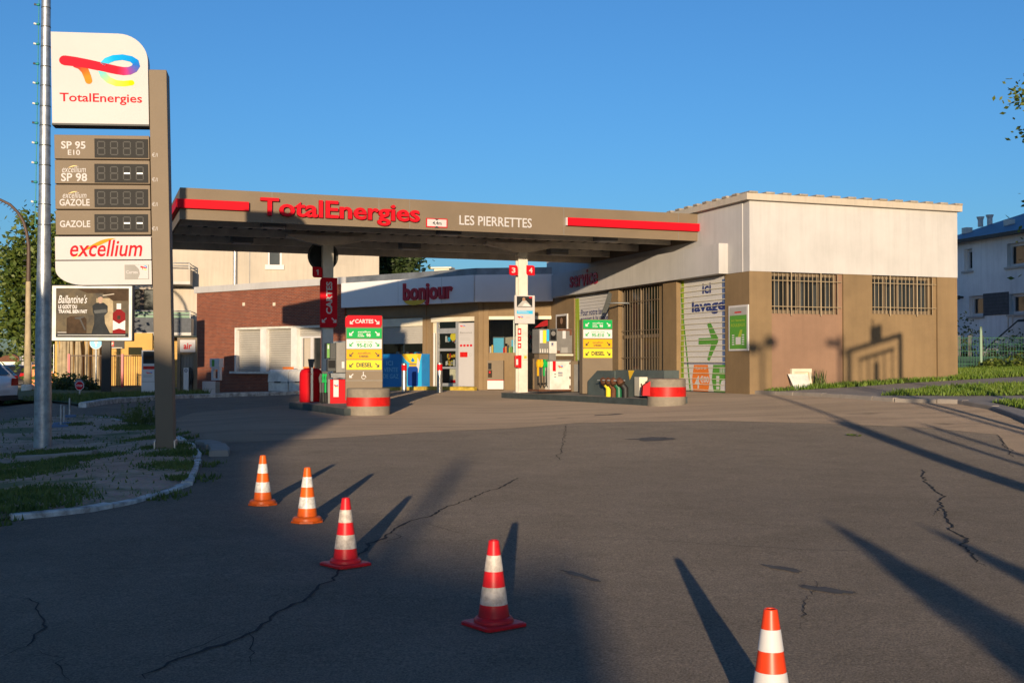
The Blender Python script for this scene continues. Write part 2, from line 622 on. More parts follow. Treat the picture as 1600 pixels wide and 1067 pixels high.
M['asphalt'] = asphalt_mat('asphalt', (.195, .163, .130), (.260, .216, .170), .7)
M['asphalt_strip'] = asphalt_mat('old_asphalt', (.052, .050, .048), (.075, .072, .068), .6)


def forecourt_mat():
    m, nt, bs = node_mat('forecourt_concrete')
    P = position(nt)
    rot = N(nt, 'ShaderNodeMapping'); rot.inputs['Rotation'].default_value = (0, 0, math.radians(-20)); rot.inputs['Scale'].default_value = (.35, 2.2, 1)
    nt.links.new(P, rot.inputs['Vector'])
    st = noise_fac(nt, rot.outputs[0], .8, 6, .7)
    big = noise_fac(nt, P, .25, 5, .6)
    fine = noise_fac(nt, P, 60, 3, .7)
    c = ramp(nt, big, [(.3, (.26, .20, .145)), (.7, (.34, .26, .19))])
    c = mix(nt, ramp(nt, st, [(.48, (0, 0, 0)), (.72, (.65, .65, .65))]), c, (.15, .115, .085))
    c = mix(nt, .55, c, ramp(nt, fine, [(.3, (.3, .3, .3)), (.55, (.5, .5, .5)), (.78, (.9, .9, .9))]), 'OVERLAY')
    spot = noise_fac(nt, P, .7, 2, .5)
    c = mix(nt, ramp(nt, spot, [(.68, (0, 0, 0)), (.75, (.6, .6, .6))]), c, (.10, .08, .06))
    nt.links.new(c, bs.inputs['Base Color'])
    bs.inputs['Roughness'].default_value = .88
    bs.inputs['Specular IOR Level'].default_value = .25
    bs.inputs['Diffuse Roughness'].default_value = 1.0
    bump(nt, bs, fine, .9, .025)
    return m


M['forecourt'] = forecourt_mat()


def gravel_mat():
    m, nt, bs = node_mat('gravel_dirt')
    P = position(nt)
    v = N(nt, 'ShaderNodeTexVoronoi'); v.inputs['Scale'].default_value = 38
    nt.links.new(P, v.inputs['Vector'])
    big = noise_fac(nt, P, .9, 6, .7)
    c = ramp(nt, big, [(.3, (.28, .18, .125)), (.55, (.44, .29, .205)), (.8, (.54, .38, .28))])
    c = mix(nt, .6, c, mix(nt, .75, v.outputs['Color'], (.5, .5, .5)), 'OVERLAY')
    g = noise_fac(nt, P, .55, 5, .65)
    c = mix(nt, ramp(nt, g, [(.50, (0, 0, 0)), (.60, (.85, .85, .85))]), c, (.075, .105, .022))
    nt.links.new(c, bs.inputs['Base Color'])
    bs.inputs['Roughness'].default_value = .95
    bump(nt, bs, v.outputs['Distance'], .7, .02)
    return m


M['gravel'] = gravel_mat()


def foliage_mat(name, dark, light, trans=.35):
    m, nt, bs = node_mat(name)
    oi = N(nt, 'ShaderNodeTexWhiteNoise', noise_dimensions='3D')
    P = position(nt)
    sn = N(nt, 'ShaderNodeVectorMath', operation='SNAP'); sn.inputs[1].default_value = (.25, .25, .25)
    nt.links.new(P, sn.inputs[0]); nt.links.new(sn.outputs[0], oi.inputs['Vector'])
    c = ramp(nt, oi.outputs['Value'], [(0, dark), (1, light)])
    nt.links.new(c, bs.inputs['Base Color'])
    bs.inputs['Roughness'].default_value = .55
    out = nt.nodes['Material Output']
    tl = N(nt, 'ShaderNodeBsdfTranslucent'); nt.links.new(c, tl.inputs[0])
    mx = N(nt, 'ShaderNodeMixShader'); mx.inputs[0].default_value = trans
    nt.links.new(bs.outputs[0], mx.inputs[1]); nt.links.new(tl.outputs[0], mx.inputs[2]); nt.links.new(mx.outputs[0], out.inputs[0])
    return m


M['leaf'] = foliage_mat('tree_leaf', (.06, .105, .016), (.17, .21, .035))
M['leaf_dark'] = foliage_mat('dark_leaf', (.022, .045, .012), (.06, .09, .02))
M['grass_blade'] = foliage_mat('grass_blade', (.09, .17, .014), (.20, .28, .035))
M['grass_dull'] = foliage_mat('dull_grass_blade', (.055, .095, .015), (.13, .17, .035))
M['turf'] = paint('turf_soil', (.07, .10, .025), .95, .3, 3.0, bmp=.5, bscale=30)


def logo_mat():
    m, nt, bs = node_mat('logo_colour')
    a = N(nt, 'ShaderNodeVertexColor', layer_name='hue')
    nt.links.new(a.outputs[0], bs.inputs['Base Color'])
    bs.inputs['Roughness'].default_value = .7
    bs.inputs['Specular IOR Level'].default_value = .1
    return m


M['logo'] = logo_mat()

# ---------------------------------------------------------------- reference frames of the station
UD = Vector((.938, .347, 0)).normalized()           # along the canopy front
VD = Vector((-.347, .938, 0)).normalized()          # towards the back
CAN_Z = CZ + 3.45
_p = at(281, 342.5, 27.2)
CANF = Fr((_p.x, _p.y), UD)                          # canopy front face
CAN_Z = _p.z
CAN_L = CANF.a(1091, 0, 375)
CAN_D = 7.6
_e = CANF.pt(CAN_L, 0)
SV = Fr((_e.x, _e.y), -VD)                           # wash-bay wall, a grows towards the camera
A_CORNER = SV.a(1171, 0, 500)
_c = SV.pt(A_CORNER, 0)
FRW = Fr((_c.x, _c.y), UD)                           # long right wall
FR_L = FRW.a(1496, 0, 500)
_j = SV.pt(SV.a(861, 0, 530), 0)
_b = at(747, 540, 42.8)
_l = at(543, 540, 47.2)
SHR = Fr((_b.x, _b.y), (_j.x - _b.x, _j.y - _b.y))   # shop front, right leg (a from the bend)
SHR_L = (Vector((_j.x, _j.y, 0)) - Vector((_b.x, _b.y, 0))).length
SHL = Fr((_b.x, _b.y), (_b.x - _l.x, _b.y - _l.y))   # shop front and brick wing, a negative to the left
WD = Vector((.43, -.903, 0)).normalized()            # pump islands run this way
COL2 = at(815, 609, 33.7); COL1 = at(511, 620, 31.75)

# ---------------------------------------------------------------- ground
def axis(parts):
    out = []
    for a, b, s in parts:
        n = max(1, int(round((b - a) / s)))
        out += [a + (b - a) * i / n for i in range(n)]
    return out + [parts[-1][1]]


mb = MB()
xs = axis([(-700, -120, 60), (-120, -40, 8), (-40, 24, .5), (24, 120, 8), (120, 700, 60)])
ys = axis([(-80, 0, 8), (0, 62, .5), (62, 160, 7), (160, 1400, 80)])
vs = [(x, y, gz(x, y)) for y in ys for x in xs]
nx = len(xs)
mb.add(vs, [(j * nx + i, j * nx + i + 1, (j + 1) * nx + i + 1, (j + 1) * nx + i) for j in range(len(ys) - 1) for i in range(nx - 1)], M['asphalt'], True)
struct(mb.build('ground'))


def inside(p, poly):
    c = False
    for i in range(len(poly)):
        a, b = poly[i], poly[i - 1]
        if (a[1] > p[1]) != (b[1] > p[1]) and p[0] < (b[0] - a[0]) * (p[1] - a[1]) / (b[1] - a[1]) + a[0]:
            c = not c
    return c


def densify(poly, step, closed=True, wob=0.0):
    out = []
    n = len(poly)
    for i in range(n if closed else n - 1):
        a, b = Vector(poly[i][:2]), Vector(poly[(i + 1) % n][:2])
        k = max(1, int((b - a).length / step))
        for j in range(k):
            q = a.lerp(b, j / k)
            if wob:
                q = q + Vector((noise.noise((q.x * 1.7, q.y * 1.7, 3)), noise.noise((q.x * 1.7, q.y * 1.7, 9)))) * wob
            out.append(q)
    if not closed:
        out.append(Vector(poly[-1][:2]))
    return out


def sheet(name, poly, dz, mat, step=.5, wob=0.0, dome=None):
    poly = densify(poly, step, True, wob)
    n = len(poly)
    x0 = min(p.x for p in poly); x1 = max(p.x for p in poly); y0 = min(p.y for p in poly); y1 = max(p.y for p in poly)
    pts = list(poly)
    x = x0 + step / 2
    while x < x1:
        y = y0 + step / 2
        while y < y1:
            if inside((x, y), poly):
                pts.append(Vector((x, y)))
            y += step
        x += step
    V, E, F_, *_ = delaunay_2d_cdt(pts, [(i, (i + 1) % n) for i in range(n)], [], 1, 1e-5)
    m = MB()
    vv = [(p.x, p.y, gz(p.x, p.y) + dz + (dome(p) if dome else 0)) for p in V]
    ff = []
    for f in F_:
        f = list(f)
        a, b, c = (Vector(vv[i]) for i in f[:3])
        if (b - a).cross(c - a).z < 0:
            f.reverse()
        ff.append(tuple(f))
    m.add(vv, ff, mat, True)
    return m.build(name)


def gp(*pts):
    return [ground(x, y).xy for x, y in pts]


# concrete forecourt under and around the canopy
fc = gp((343, 694), (484, 686), (675, 675), (900, 661), (1100, 657), (1290, 662), (1440, 668), (1560, 679), (1578, 706), (1640, 720))
fc += [Vector((17, 22)), Vector((15.5, 27.5)), Vector((11.0, 29.8)), Vector((6.6, 29.0)), FRW.pt(0.1, 0, -.05).xy, SV.pt(A_CORNER - 1.5, 0, .02).xy]
fc += [_j.xy + Vector((0.2, -.1)), SHR.pt(0, 0, .9).xy, SHL.pt(-3.2, 0, .9).xy, SHL.pt(-7.6, 0, .9).xy]
fc += gp((455, 633), (300, 645), (262, 660), (285, 680))
struct(sheet('forecourt', fc, .004, M['forecourt'], .5, .05))

# verge on the left with its white kerb
kerb_px = [(-30, 817), (15, 812), (80, 806), (140, 799), (200, 787), (240, 776), (290, 759), (302, 735), (308, 712), (296, 697), (272, 684), (240, 671), (205, 661), (165, 654), (120, 652), (60, 655), (10, 660)]
kerb_xy = [Vector(p) for p in gp(*kerb_px)]
verge_poly = kerb_xy + [Vector((-13.4, 25.5)), Vector((-13.2, 18)), Vector((-11, 11)), Vector((-8.5, 9.6))]


def verge_h(p):
    e = min((p - q).length for q in densify(kerb_xy, .4, False))
    return .05 * min(1, e / .35) + .02 * noise.noise((p.x * 1.5, p.y * 1.5, 0))


struct(sheet('verge', verge_poly, .02, M['gravel'], .3, 0, verge_h))


def kerb(name, pts, w, h, mat, stone=.9, jit=.02, skip=0.0, h0=-.05):
    m = MB()
    line = densify(pts, .22, False)
    i = 0
    while i < len(line) - 2:
        k = min(len(line) - 1, i + int(stone / .22) + rnd.randint(-1, 1))
        if rnd.random() >= skip:
            seg = line[i:k + 1]
            off = rnd.uniform(-jit, jit); hh = h + rnd.uniform(-jit, jit)
            vs = []
            for j, q in enumerate(seg):
                t = (seg[min(j + 1, len(seg) - 1)] - seg[max(j - 1, 0)]).normalized()
                b = Vector((-t.y, t.x))
                if j == 0: q = q + t * .012
                if j == len(seg) - 1: q = q - t * .012
                g = gz(q.x, q.y)
                for s, z in ((-1, h0), (-.96, hh * .8), (-.75, hh), (.75, hh), (.96, hh * .8), (1, h0)):
                    r = q + b * (s * w / 2 + off)
                    vs.append((r.x, r.y, g + z + .006 * noise.noise((r.x * 9, r.y * 9, z))))
            n = len(seg)
            fs = [(j * 6 + c, (j + 1) * 6 + c, (j + 1) * 6 + c + 1, j * 6 + c + 1) for j in range(n - 1) for c in range(5)]
            fs += [tuple(range(5, -1, -1)), tuple((n - 1) * 6 + c for c in range(6))]
            m.add(vs, fs, mat)
        i = k
    return struct(m.build(name))


kerb('kerb', kerb_xy[1:], .13, .045, M['white_kerb'], .8, .014, .06)
kerb('kerb', [Vector(p) for p in gp((30, 726), (75, 724), (150, 718))], .2, .14, M['path'], 3, .0)
kerb('kerb', [Vector(p) for p in gp((318, 694), (334, 697), (343, 708), (338, 716))], .28, .08, M['path'], 1.0, .02)
# kerb of the shop pavement and of the grass beside the air point
kerb('kerb', [Vector(p) for p in gp((128, 637), (175, 630), (240, 625), (300, 622), (360, 620), (420, 618), (470, 616))], .22, .14, M['white_kerb'], 1.4, .01)
yk = [SHL.pt(-7.4, 0, 1.3).xy, SHL.pt(-4.2, 0, 1.25).xy, SHR.pt(.1, 0, 1.0).xy]
kerb('kerb', yk, .2, .14, M['yellow_kerb'], 2.0, .0)

bank = gp((128, 636), (175, 629), (240, 624), (300, 621), (330, 620)) + [SHL.pt(-16.9, 0, .6).xy, SHL.pt(-21, 0, 0).xy, Vector((-27, 58)), Vector((-25.5, 46)), Vector((-19.0, 41.5))]
struct(sheet('grass_bank', bank, .05, M['turf'], .8, .0, lambda p: .35 * ss(-14, -19, p.x)))
# street pavement on the far left
struct(sheet('pavement', [Vector((-13.8, 26)), Vector((-15.6, 33)), Vector((-19, 41)), Vector((-26, 47)), Vector((-28, 60)), Vector((-70, 165)), Vector((-80, 165)), Vector((-36, 60)), Vector((-26, 42)), Vector((-17.5, 27))], .03, M['path'], 2.0))

# right side: path, grass, kerb
right_kerb = [Vector(p) for p in gp((1176, 615), (1270, 619), (1400, 628), (1500, 631), (1556, 641), (1600, 657), (1640, 675))] + [Vector((15.5, 20.0))]
kerb('kerb', right_kerb, .16, .09, M['path'], 1.0, .006)
plaza = right_kerb + [Vector((40, 20)), Vector((60, 60)), Vector((30, 90)), Vector((14.5, 45)), FRW.pt(FR_L + .1, 0, -3).xy, FRW.pt(FR_L + .1, 0, .03).xy, FRW.pt(0.2, 0, .03).xy]
struct(sheet('path', plaza, .06, M['path'], .7))
_f = lambda a, o: FRW.pt(a, 0, o).xy
g1 = [_f(.35, .05), _f(FR_L + .2, .05), _f(FR_L + .2, -4), Vector((18, 42)), Vector((40, 60)), Vector((44, 40)), Vector((17.5, 32.4)), Vector((14.0, 31.3)), _f(4.6, .6), _f(2.4, .75), _f(.5, .45)]
g2 = [Vector(p) for p in gp((1376, 622), (1455, 611), (1560, 606), (1640, 604), (1680, 622), (1500, 623))]
g3 = [Vector(p) for p in gp((1548, 633), (1640, 631), (1700, 650), (1610, 647))]
for g in (g1, g2, g3):
    struct(sheet('lawn_soil', g, .075, M['turf'], .5))


def grass(name, polys, dens, h, mat, seed, keep=None, z0=.06):
    r = random.Random(seed)
    m = MB(); vs = []; fs = []
    for poly in polys:
        x0 = min(p[0] for p in poly); x1 = max(p[0] for p in poly); y0 = min(p[1] for p in poly); y1 = max(p[1] for p in poly)
        for _ in range(int((x1 - x0) * (y1 - y0) * dens)):
            x, y = r.uniform(x0, x1), r.uniform(y0, y1)
            if not inside((x, y), poly):
                continue
            if keep and not keep(x, y, r):
                continue
            hh = h * r.uniform(.4, 1.3) * (1 + .5 * noise.noise((x * 1.3, y * 1.3, 5)))
            an = r.uniform(0, 6.283); w = r.uniform(.006, .014) * (1 + y * .03); l = hh * r.uniform(.1, .6); la = r.uniform(0, 6.283)
            g = gz(x, y) + z0
            b = len(vs)
            dx, dy = math.cos(an) * w, math.sin(an) * w
            vs += [(x - dx, y - dy, g), (x + dx, y + dy, g), (x + math.cos(la) * l, y + math.sin(la) * l, g + hh)]
            fs.append((b, b + 1, b + 2))
    m.add(vs, fs, mat)
    o = m.build(name)
    o['kind'] = 'stuff'
    return o


tuft_c = [(Vector(p), rr) for p, rr in zip(gp((75, 715), (45, 735), (20, 750), (120, 725), (250, 660), (235, 690), (285, 735), (225, 672), (30, 790), (5, 810), (110, 690), (120, 668), (260, 705), (290, 755), (60, 775), (275, 715)),
                                           (.9, 1.0, 1.0, .8, .9, .6, .7, 1.0, .9, .8, .45, .4, .6, .3, .6, .6))]
grass('grass_tufts', [verge_poly], 1800, .05, M['grass_dull'], 3,
      lambda x, y, r: any((Vector((x, y)) - c).length < rr * (.25 + .75 * r.random()) for c, rr in tuft_c) or r.random() < .012, .06)
kl = densify(kerb_xy, .3, False)
grass('grass_tufts', [[(q.x - .35, q.y - .35), (q.x + .35, q.y - .35), (q.x + .35, q.y + .35), (q.x - .35, q.y + .35)] for q in kl[::5]], 320, .06, M['grass_dull'], 4, None, .0)
grass('lawn', [g1], 620, .12, M['grass_blade'], 5, lambda x, y, r: y < 46 and x < 24)
grass('lawn', [g2, g3], 620, .10, M['grass_blade'], 6)
grass('bank_grass', [bank], 130, .16, M['grass_dull'], 7, None, .08)


# cracks and tar stains in the asphalt
def crack(pts, w, seed):
    r = random.Random(seed)
    line = densify([Vector(p) for p in gp(*pts)], .07, False)
    m = MB(); vs = []
    for i, q in enumerate(line):
        t = (line[min(i + 1, len(line) - 1)] - line[max(i - 1, 0)]).normalized()
        b = Vector((-t.y, t.x))
        o = .09 * noise.noise((i * .13, seed, 0)) + .05 * noise.noise((i * .55, seed, 4)) + r.uniform(-.012, .012)
        ww = w * (.35 + .9 * abs(noise.noise((i * .3, seed, 8)))) * min(1, (i + 1) / 6, (len(line) - i) / 6)
        for s in (-1, 1):
            p = q + b * (o + s * ww)
            vs.append((p.x, p.y, gz(p.x, p.y) + .0045))
    m.add(vs, [(2 * i, 2 * i + 1, 2 * i + 3, 2 * i + 2)[::-1] for i in range(len(line) - 1)], M['crack'])
    return struct(m.build('asphalt_crack'))


for k, (pts, w) in enumerate([
    ([(225, 1062), (262, 1043), (330, 1012), (390, 985), (430, 965), (470, 940), (520, 900), (560, 868), (590, 845), (620, 824), (660, 808), (720, 785), (780, 762), (812, 746)], .022),
    ([(385, 986), (400, 996), (396, 1020), (388, 1040)], .010), ([(610, 832), (626, 838), (590, 852)], .010), ([(250, 1030), (330, 1003), (372, 985)], .010),
    ([(1435, 733), (1448, 752), (1462, 766), (1478, 800), (1490, 830), (1510, 860), (1540, 885)], .020), ([(1475, 790), (1458, 806)], .010),
    ([(900, 838), (1000, 842), (1100, 850), (1250, 858), (1400, 862), (1490, 862)], .006),
    ([(-10, 928), (50, 935), (62, 955), (72, 980), (35, 1010), (-10, 1030)], .010), ([(60, 1015), (95, 1030), (105, 1064)], .010),
    ([(885, 664), (880, 690), (872, 720)], .012), ([(1560, 680), (1578, 706), (1582, 715)], .014), ([(1270, 905), (1258, 960), (1247, 985)], .005), ([(640, 815), (720, 832), (800, 838)], .005)]):
    crack(pts, w, k + 1)


def stain(px, py, rx, ry, ang, seed, mat='stain'):
    c = ground(px, py)
    n = 26
    m = MB(); vs = []
    for i in range(n):
        w = 2 * math.pi * i / n
        k = 1 + .7 * noise.noise((math.cos(w) * 1.6, math.sin(w) * 1.6, seed * 3.1)) + .3 * noise.noise((math.cos(w) * 5, math.sin(w) * 5, seed * 2.3))
        x, y = math.cos(w) * rx * k, math.sin(w) * ry * k
        X = c.x + x * math.cos(ang) - y * math.sin(ang); Y = c.y + x * math.sin(ang) + y * math.cos(ang)
        vs.append((X, Y, gz(X, Y) + .006))
    m.add(vs, [tuple(range(n))], M[mat])
    return struct(m.build('tar_stain'))


for k, (x, y, rx, ry, an) in enumerate([(1228, 890, .20, .045, -.9), (1290, 922, .20, .06, -.7), (1020, 686, .42, .26, .1), (905, 900, .20, .04, -1.0), (955, 648, .3, .16, .2)]):
    stain(x, y, rx, ry, an, k)
# small leaf-like scrap of litter lies on the asphalt
c = ground(1334, 682)
lf = MB()
for k in range(7):
    x, y = c.x + rnd.uniform(-.09, .09), c.y + rnd.uniform(-.09, .09); w = rnd.uniform(0, 6.28)
    z = gz(x, y) + .012
    lf.quad((x, y, z), (x + .06 * math.cos(w), y + .06 * math.sin(w), z + .03), (x + .09 * math.cos(w + .5), y + .09 * math.sin(w + .5), z + .02), (x + .05 * math.cos(w + 1), y + .05 * math.sin(w + 1), z), M['leaf'])
tag(lf.build('fallen_leaves'), 'small bunch of fallen green leaves lying on the asphalt', 'leaves')


# ---------------------------------------------------------------- trees
def tree(name, pos, h, trunk_h, rx, rz, leaf, n_cl, per, size, mat, label, group=None, seed=1, lean=(0, 0), skew=1.0):
    r = random.Random(seed)
    base = Vector((pos[0], pos[1], gz(pos[0], pos[1])))
    t = thing(name, base, label, 'tree', group)
    tb = MB()
    top = base + Vector((lean[0], lean[1], h * .8))
    tb.tube([base + Vector((0, 0, -.1)), base.lerp(top, .3), base.lerp(top, .65), top], [h * .028, h * .021, h * .013, h * .005], M['bark'], 9)
    cc = base + Vector((lean[0] * .7, lean[1] * .7, trunk_h + (h - trunk_h) / 2))
    cl = []
    while len(cl) < n_cl:
        v = Vector((r.uniform(-1, 1), r.uniform(-1, 1), r.uniform(-1, 1)))
        if v.length > 1:
            continue
        if v.length < .45 and r.random() < .6:
            continue
        n_ = noise.noise((v.x * 2 + seed, v.y * 2, v.z * 2))
        v = v * (1 + .45 * n_)
        cl.append(cc + Vector((v.x * rx, v.y * rx, v.z * rz * skew)))
    for c in cl[::max(1, n_cl // 14)]:
        s = base.lerp(top, r.uniform(.3, .8))
        tb.tube([s, s.lerp(c, .5) + Vector((0, 0, .04 * h)), c], [h * .008, h * .005, h * .002], M['bark'], 5)
    tb.build('trunk', t)
    cb = MB(); vs = []; fs = []
    for c in cl:
        cr = leaf * r.uniform(.6, 1.25)
        for _ in range(per):
            v = Vector((r.gauss(0, .5), r.gauss(0, .5), r.gauss(0, .42))) * cr
            p = c + v
            a = Vector((r.uniform(-1, 1), r.uniform(-1, 1), r.uniform(-.7, .7))).normalized()
            b = a.cross(Vector((r.uniform(-1, 1), r.uniform(-1, 1), r.uniform(-1, 1)))).normalized()
            s = size * r.uniform(.6, 1.3)
            k = len(vs)
            vs += [p - a * s, p + b * s * .55, p + a * s, p - b * s * .55]
            fs.append((k, k + 1, k + 2, k + 3))
    cb.add(vs, fs, mat)
    cb.build('crown', t)
    return t


p = at(64, 540, 62)
tree('tree', (p.x, p.y), 9.2, 1.5, 2.05, 4.3, 1.1, 120, 90, .17, M['leaf'], 'leafy green tree behind the curved street lamp and the tall galvanised pole', seed=3)
p = at(610, 540, 82)
tree('tree', (p.x, p.y), 10.6, 3.0, 2.3, 3.6, 1.0, 90, 80, .2, M['leaf_dark'], 'dark green tree rising behind the shop roof next to the beige apartment block', seed=5)
p = at(636, 540, 96)
tree('tree', (p.x, p.y), 10.2, 3.0, 1.0, 3.2, .9, 40, 60, .2, M['leaf_dark'], 'narrow treetop just showing over the shop roof, right of a bigger dark tree', seed=6)
# big tree just outside the right edge: its twigs reach into the picture and it shades the house behind
tree('tree', (20.25, 37.0), 15.2, 2.0, 3.4, 6.4, .62, 260, 110, .10, M['leaf'], 'tall poplar at the right edge whose twigs hang into the sky', seed=9)
tree('tree', (21.4, 39.5), 6.5, .6, 2.6, 3.0, 1.0, 150, 80, .13, M['leaf'], 'bushy tree whose leaves show at the right edge before the pale house', seed=10)
tree('tree', (20.6, 20.0), 12.0, 3.1, 4.3, 4.4, 1.3, 420, 90, .24, M['leaf_dark'], 'broad unseen tree added right of the forecourt to shade the pale house', seed=12)  # added out of view; crown placed and sized to keep the pale house shaded

# far-off greenery along the street
fb = MB(); vs = []; fs = []
r = random.Random(77)
for _ in range(9000):
    x = r.uniform(-420, 60); y = r.uniform(420, 560)
    hh = 4.5 + 3.0 * noise.noise((x * .02, y * .02, 0)) + 2.0 * noise.noise((x * .09, 1, 0))
    z = r.uniform(0, max(1, hh)); s = r.uniform(1.0, 2.6)
    k = len(vs); w = r.uniform(-.6, .6)
    vs += [(x - s, y - w, z - s * .5), (x + s, y + w, z - s * .5), (x + s * .6, y, z + s), (x - s * .6, y, z + s * .8)]
    fs.append((k, k + 1, k + 2, k + 3))
fb.add(vs, fs, M['leaf_dark'])
o = fb.build('distant_wood'); o['kind'] = 'stuff'; o['label'] = 'low line of far-off trees at the end of the street'

# ---------------------------------------------------------------- shared print helpers
def logo(fr, a0, a1, z0, z1, o, parent, th=1.0):
    """the red T running into a rainbow e, as flat ribbons"""
    X0, X1, Y0, Y1 = 298., 713., 255., 440.
    def mp(x, y):
        return fr.pt(a0 + (a1 - a0) * (x - X0) / (X1 - X0), z1 - (z1 - z0) * (y - Y0) / (Y1 - Y0), o)
    red, org, pur, blu, sky_, cyn, grn, ylg, yel = (.80, .012, .03), (.95, .22, .02), (.25, .06, .30), (.02, .13, .50), (.0, .26, .66), (.03, .45, .74), (.25, .62, .42), (.55, .66, .08), (.90, .68, .0)
    top = [((325, 297), 55, red), ((380, 303), 53, red), ((450, 315), 50, red), ((530, 332), 48, red), ((590, 345), 47, red), ((625, 350), 46, (.6, .03, .12)), ((655, 347), 44, pur), ((678, 335), 42, (.1, .1, .4)), ((690, 316), 40, blu), ((686, 296), 38, (.0, .2, .6)),
           ((664, 280), 34, sky_), ((620, 271), 32, (.0, .3, .68)), ((575, 277), 34, (.0, .36, .72)), ((540, 293), 36, cyn), ((520, 318), 38, (.05, .5, .76))]
    low = [((512, 345), 38, (.12, .58, .66)), ((522, 376), 38, grn), ((548, 402), 36, (.42, .66, .2)), ((585, 418), 34, ylg), ((625, 420), 32, (.75, .7, .04)), ((664, 414), 30, yel)]
    leg = [((372, 318), 30, red), ((405, 325), 42, (.84, .04, .03)), ((428, 352), 40, (.9, .12, .02)), ((440, 385), 38, org), ((446, 408), 36, org)]
    V = []; F_ = []; C_ = []
    def ribbon(pts, lift):
        P2 = [Vector(p[0]) for p in pts]
        b = len(V)
        for i, (p, w, c) in enumerate(pts):
            t = (P2[min(i + 1, len(P2) - 1)] - P2[max(i - 1, 0)]).normalized()
            q = Vector((-t.y, t.x)) * w / 2 * th
            for s in (-1, 1):
                v = mp(*(P2[i] + q * s)) + fr.n * lift
                V.append(v); C_.append(c)
        for i in range(len(pts) - 1):
            F_.append((b + 2 * i, b + 2 * i + 1, b + 2 * i + 3, b + 2 * i + 2))
    def cap(p, r, c, lift):
        b = len(V); n = 14
        for k in range(n):
            w = 2 * math.pi * k / n
            V.append(mp(p[0] + r * math.cos(w), p[1] + r * math.sin(w)) + fr.n * lift); C_.append(c)
        F_.append(tuple(range(b + n - 1, b - 1, -1)))
    ribbon(low, .0002); cap((664, 414), 15, yel, .0004)
    ribbon(leg, .0008); cap((446, 408), 18, org, .001)
    ribbon(top, .0014); cap((325, 297), 27, red, .0016)
    org_ = parent_world(parent)
    me = bpy.data.meshes.new('logo')
    me.from_pydata([v - org_ for v in V], [], F_)
    ca = me.color_attributes.new('hue', 'FLOAT_COLOR', 'POINT')
    for i, c in enumerate(C_):
        ca.data[i].color = (*c, 1)
    me.materials.append(M['logo'])
    ob = bpy.data.objects.new('logo', me); COL.objects.link(ob); ob.parent = parent
    return ob


def arrow(m, fr, a, z, s, o, mat, kind='dl'):
    """diagonal arrow with an open corner head; kind dl = down left, dr = down right"""
    q = [(-.5, -.5), (.15, -.5), (.15, -.28), (-.12, -.28), (.5, .34), (.34, .5), (-.28, -.12), (-.28, .15), (-.5, .15)]
    if kind == 'dr':
        q = [(-x, y) for x, y in q]
    m.plate(fr, [(a + x * s, z + y * s) for x, y in q], o, mat)


def lines(m, fr, a0, a1, z0, z1, n, o, mat, seed=1, fill=.5):
    r = random.Random(seed)
    h = (z1 - z0) / n
    for i in range(n):
        w = (a1 - a0) * r.uniform(.55, 1.0)
        m.rect(fr, a0, a0 + w, z1 - i * h - h * fill, z1 - i * h, o, mat)


# ---------------------------------------------------------------- canopy
root = thing('canopy', CANF.pt(CAN_L / 2, gz(0, 30), -CAN_D / 2), 'brown flat filling-station canopy on two white columns', 'canopy')
ZB, ZT = CAN_Z, CAN_Z + .76
m = MB()
m.box(CANF, 0, CAN_L, ZB, ZT, -.06, 0, M['taupe'])
m.box(CANF, 0, .06, ZB, ZT, -CAN_D, -.061, M['taupe'])
m.box(CANF, CAN_L - .06, CAN_L - .004, ZB, ZT, -CAN_D, -.061, M['taupe'])
m.box(CANF, .061, CAN_L - .061, ZB, ZT, -CAN_D, -CAN_D + .06, M['taupe'])
for px in (425, 592, 640, 881, 1060):                # seams between the fascia sheets
    a = CANF.a(px, .0, 330)
    m.box(CANF, a - .006, a + .006, ZB + .01, ZT - .005, -.01, .003, M['mid_grey'])
m.build('fascia', root)
m = MB()
m.box(CANF, .06, CAN_L - .06, ZT - .12, ZT - .04, -CAN_D + .06, -.06, M['mid_grey'])
m.build('deck', root)
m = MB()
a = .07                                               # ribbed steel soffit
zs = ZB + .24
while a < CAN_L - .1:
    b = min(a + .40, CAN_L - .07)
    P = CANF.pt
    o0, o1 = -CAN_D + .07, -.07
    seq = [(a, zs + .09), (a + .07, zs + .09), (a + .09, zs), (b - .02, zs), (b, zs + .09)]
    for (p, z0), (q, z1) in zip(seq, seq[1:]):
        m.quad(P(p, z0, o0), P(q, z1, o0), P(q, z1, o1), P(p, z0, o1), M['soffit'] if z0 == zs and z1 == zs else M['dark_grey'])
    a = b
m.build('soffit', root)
m = MB()
for o in (-1.55, -3.65, -5.75):
    m.box(CANF, .07, CAN_L - .07, ZB + .04, ZB + .235, o - .06, o + .06, M['beam'])
m.box(CANF, .07, CAN_L - .07, ZB - .03, ZB + .22, -CAN_D + .3, -CAN_D + .42, M['beam'])
m.build('beam', root)
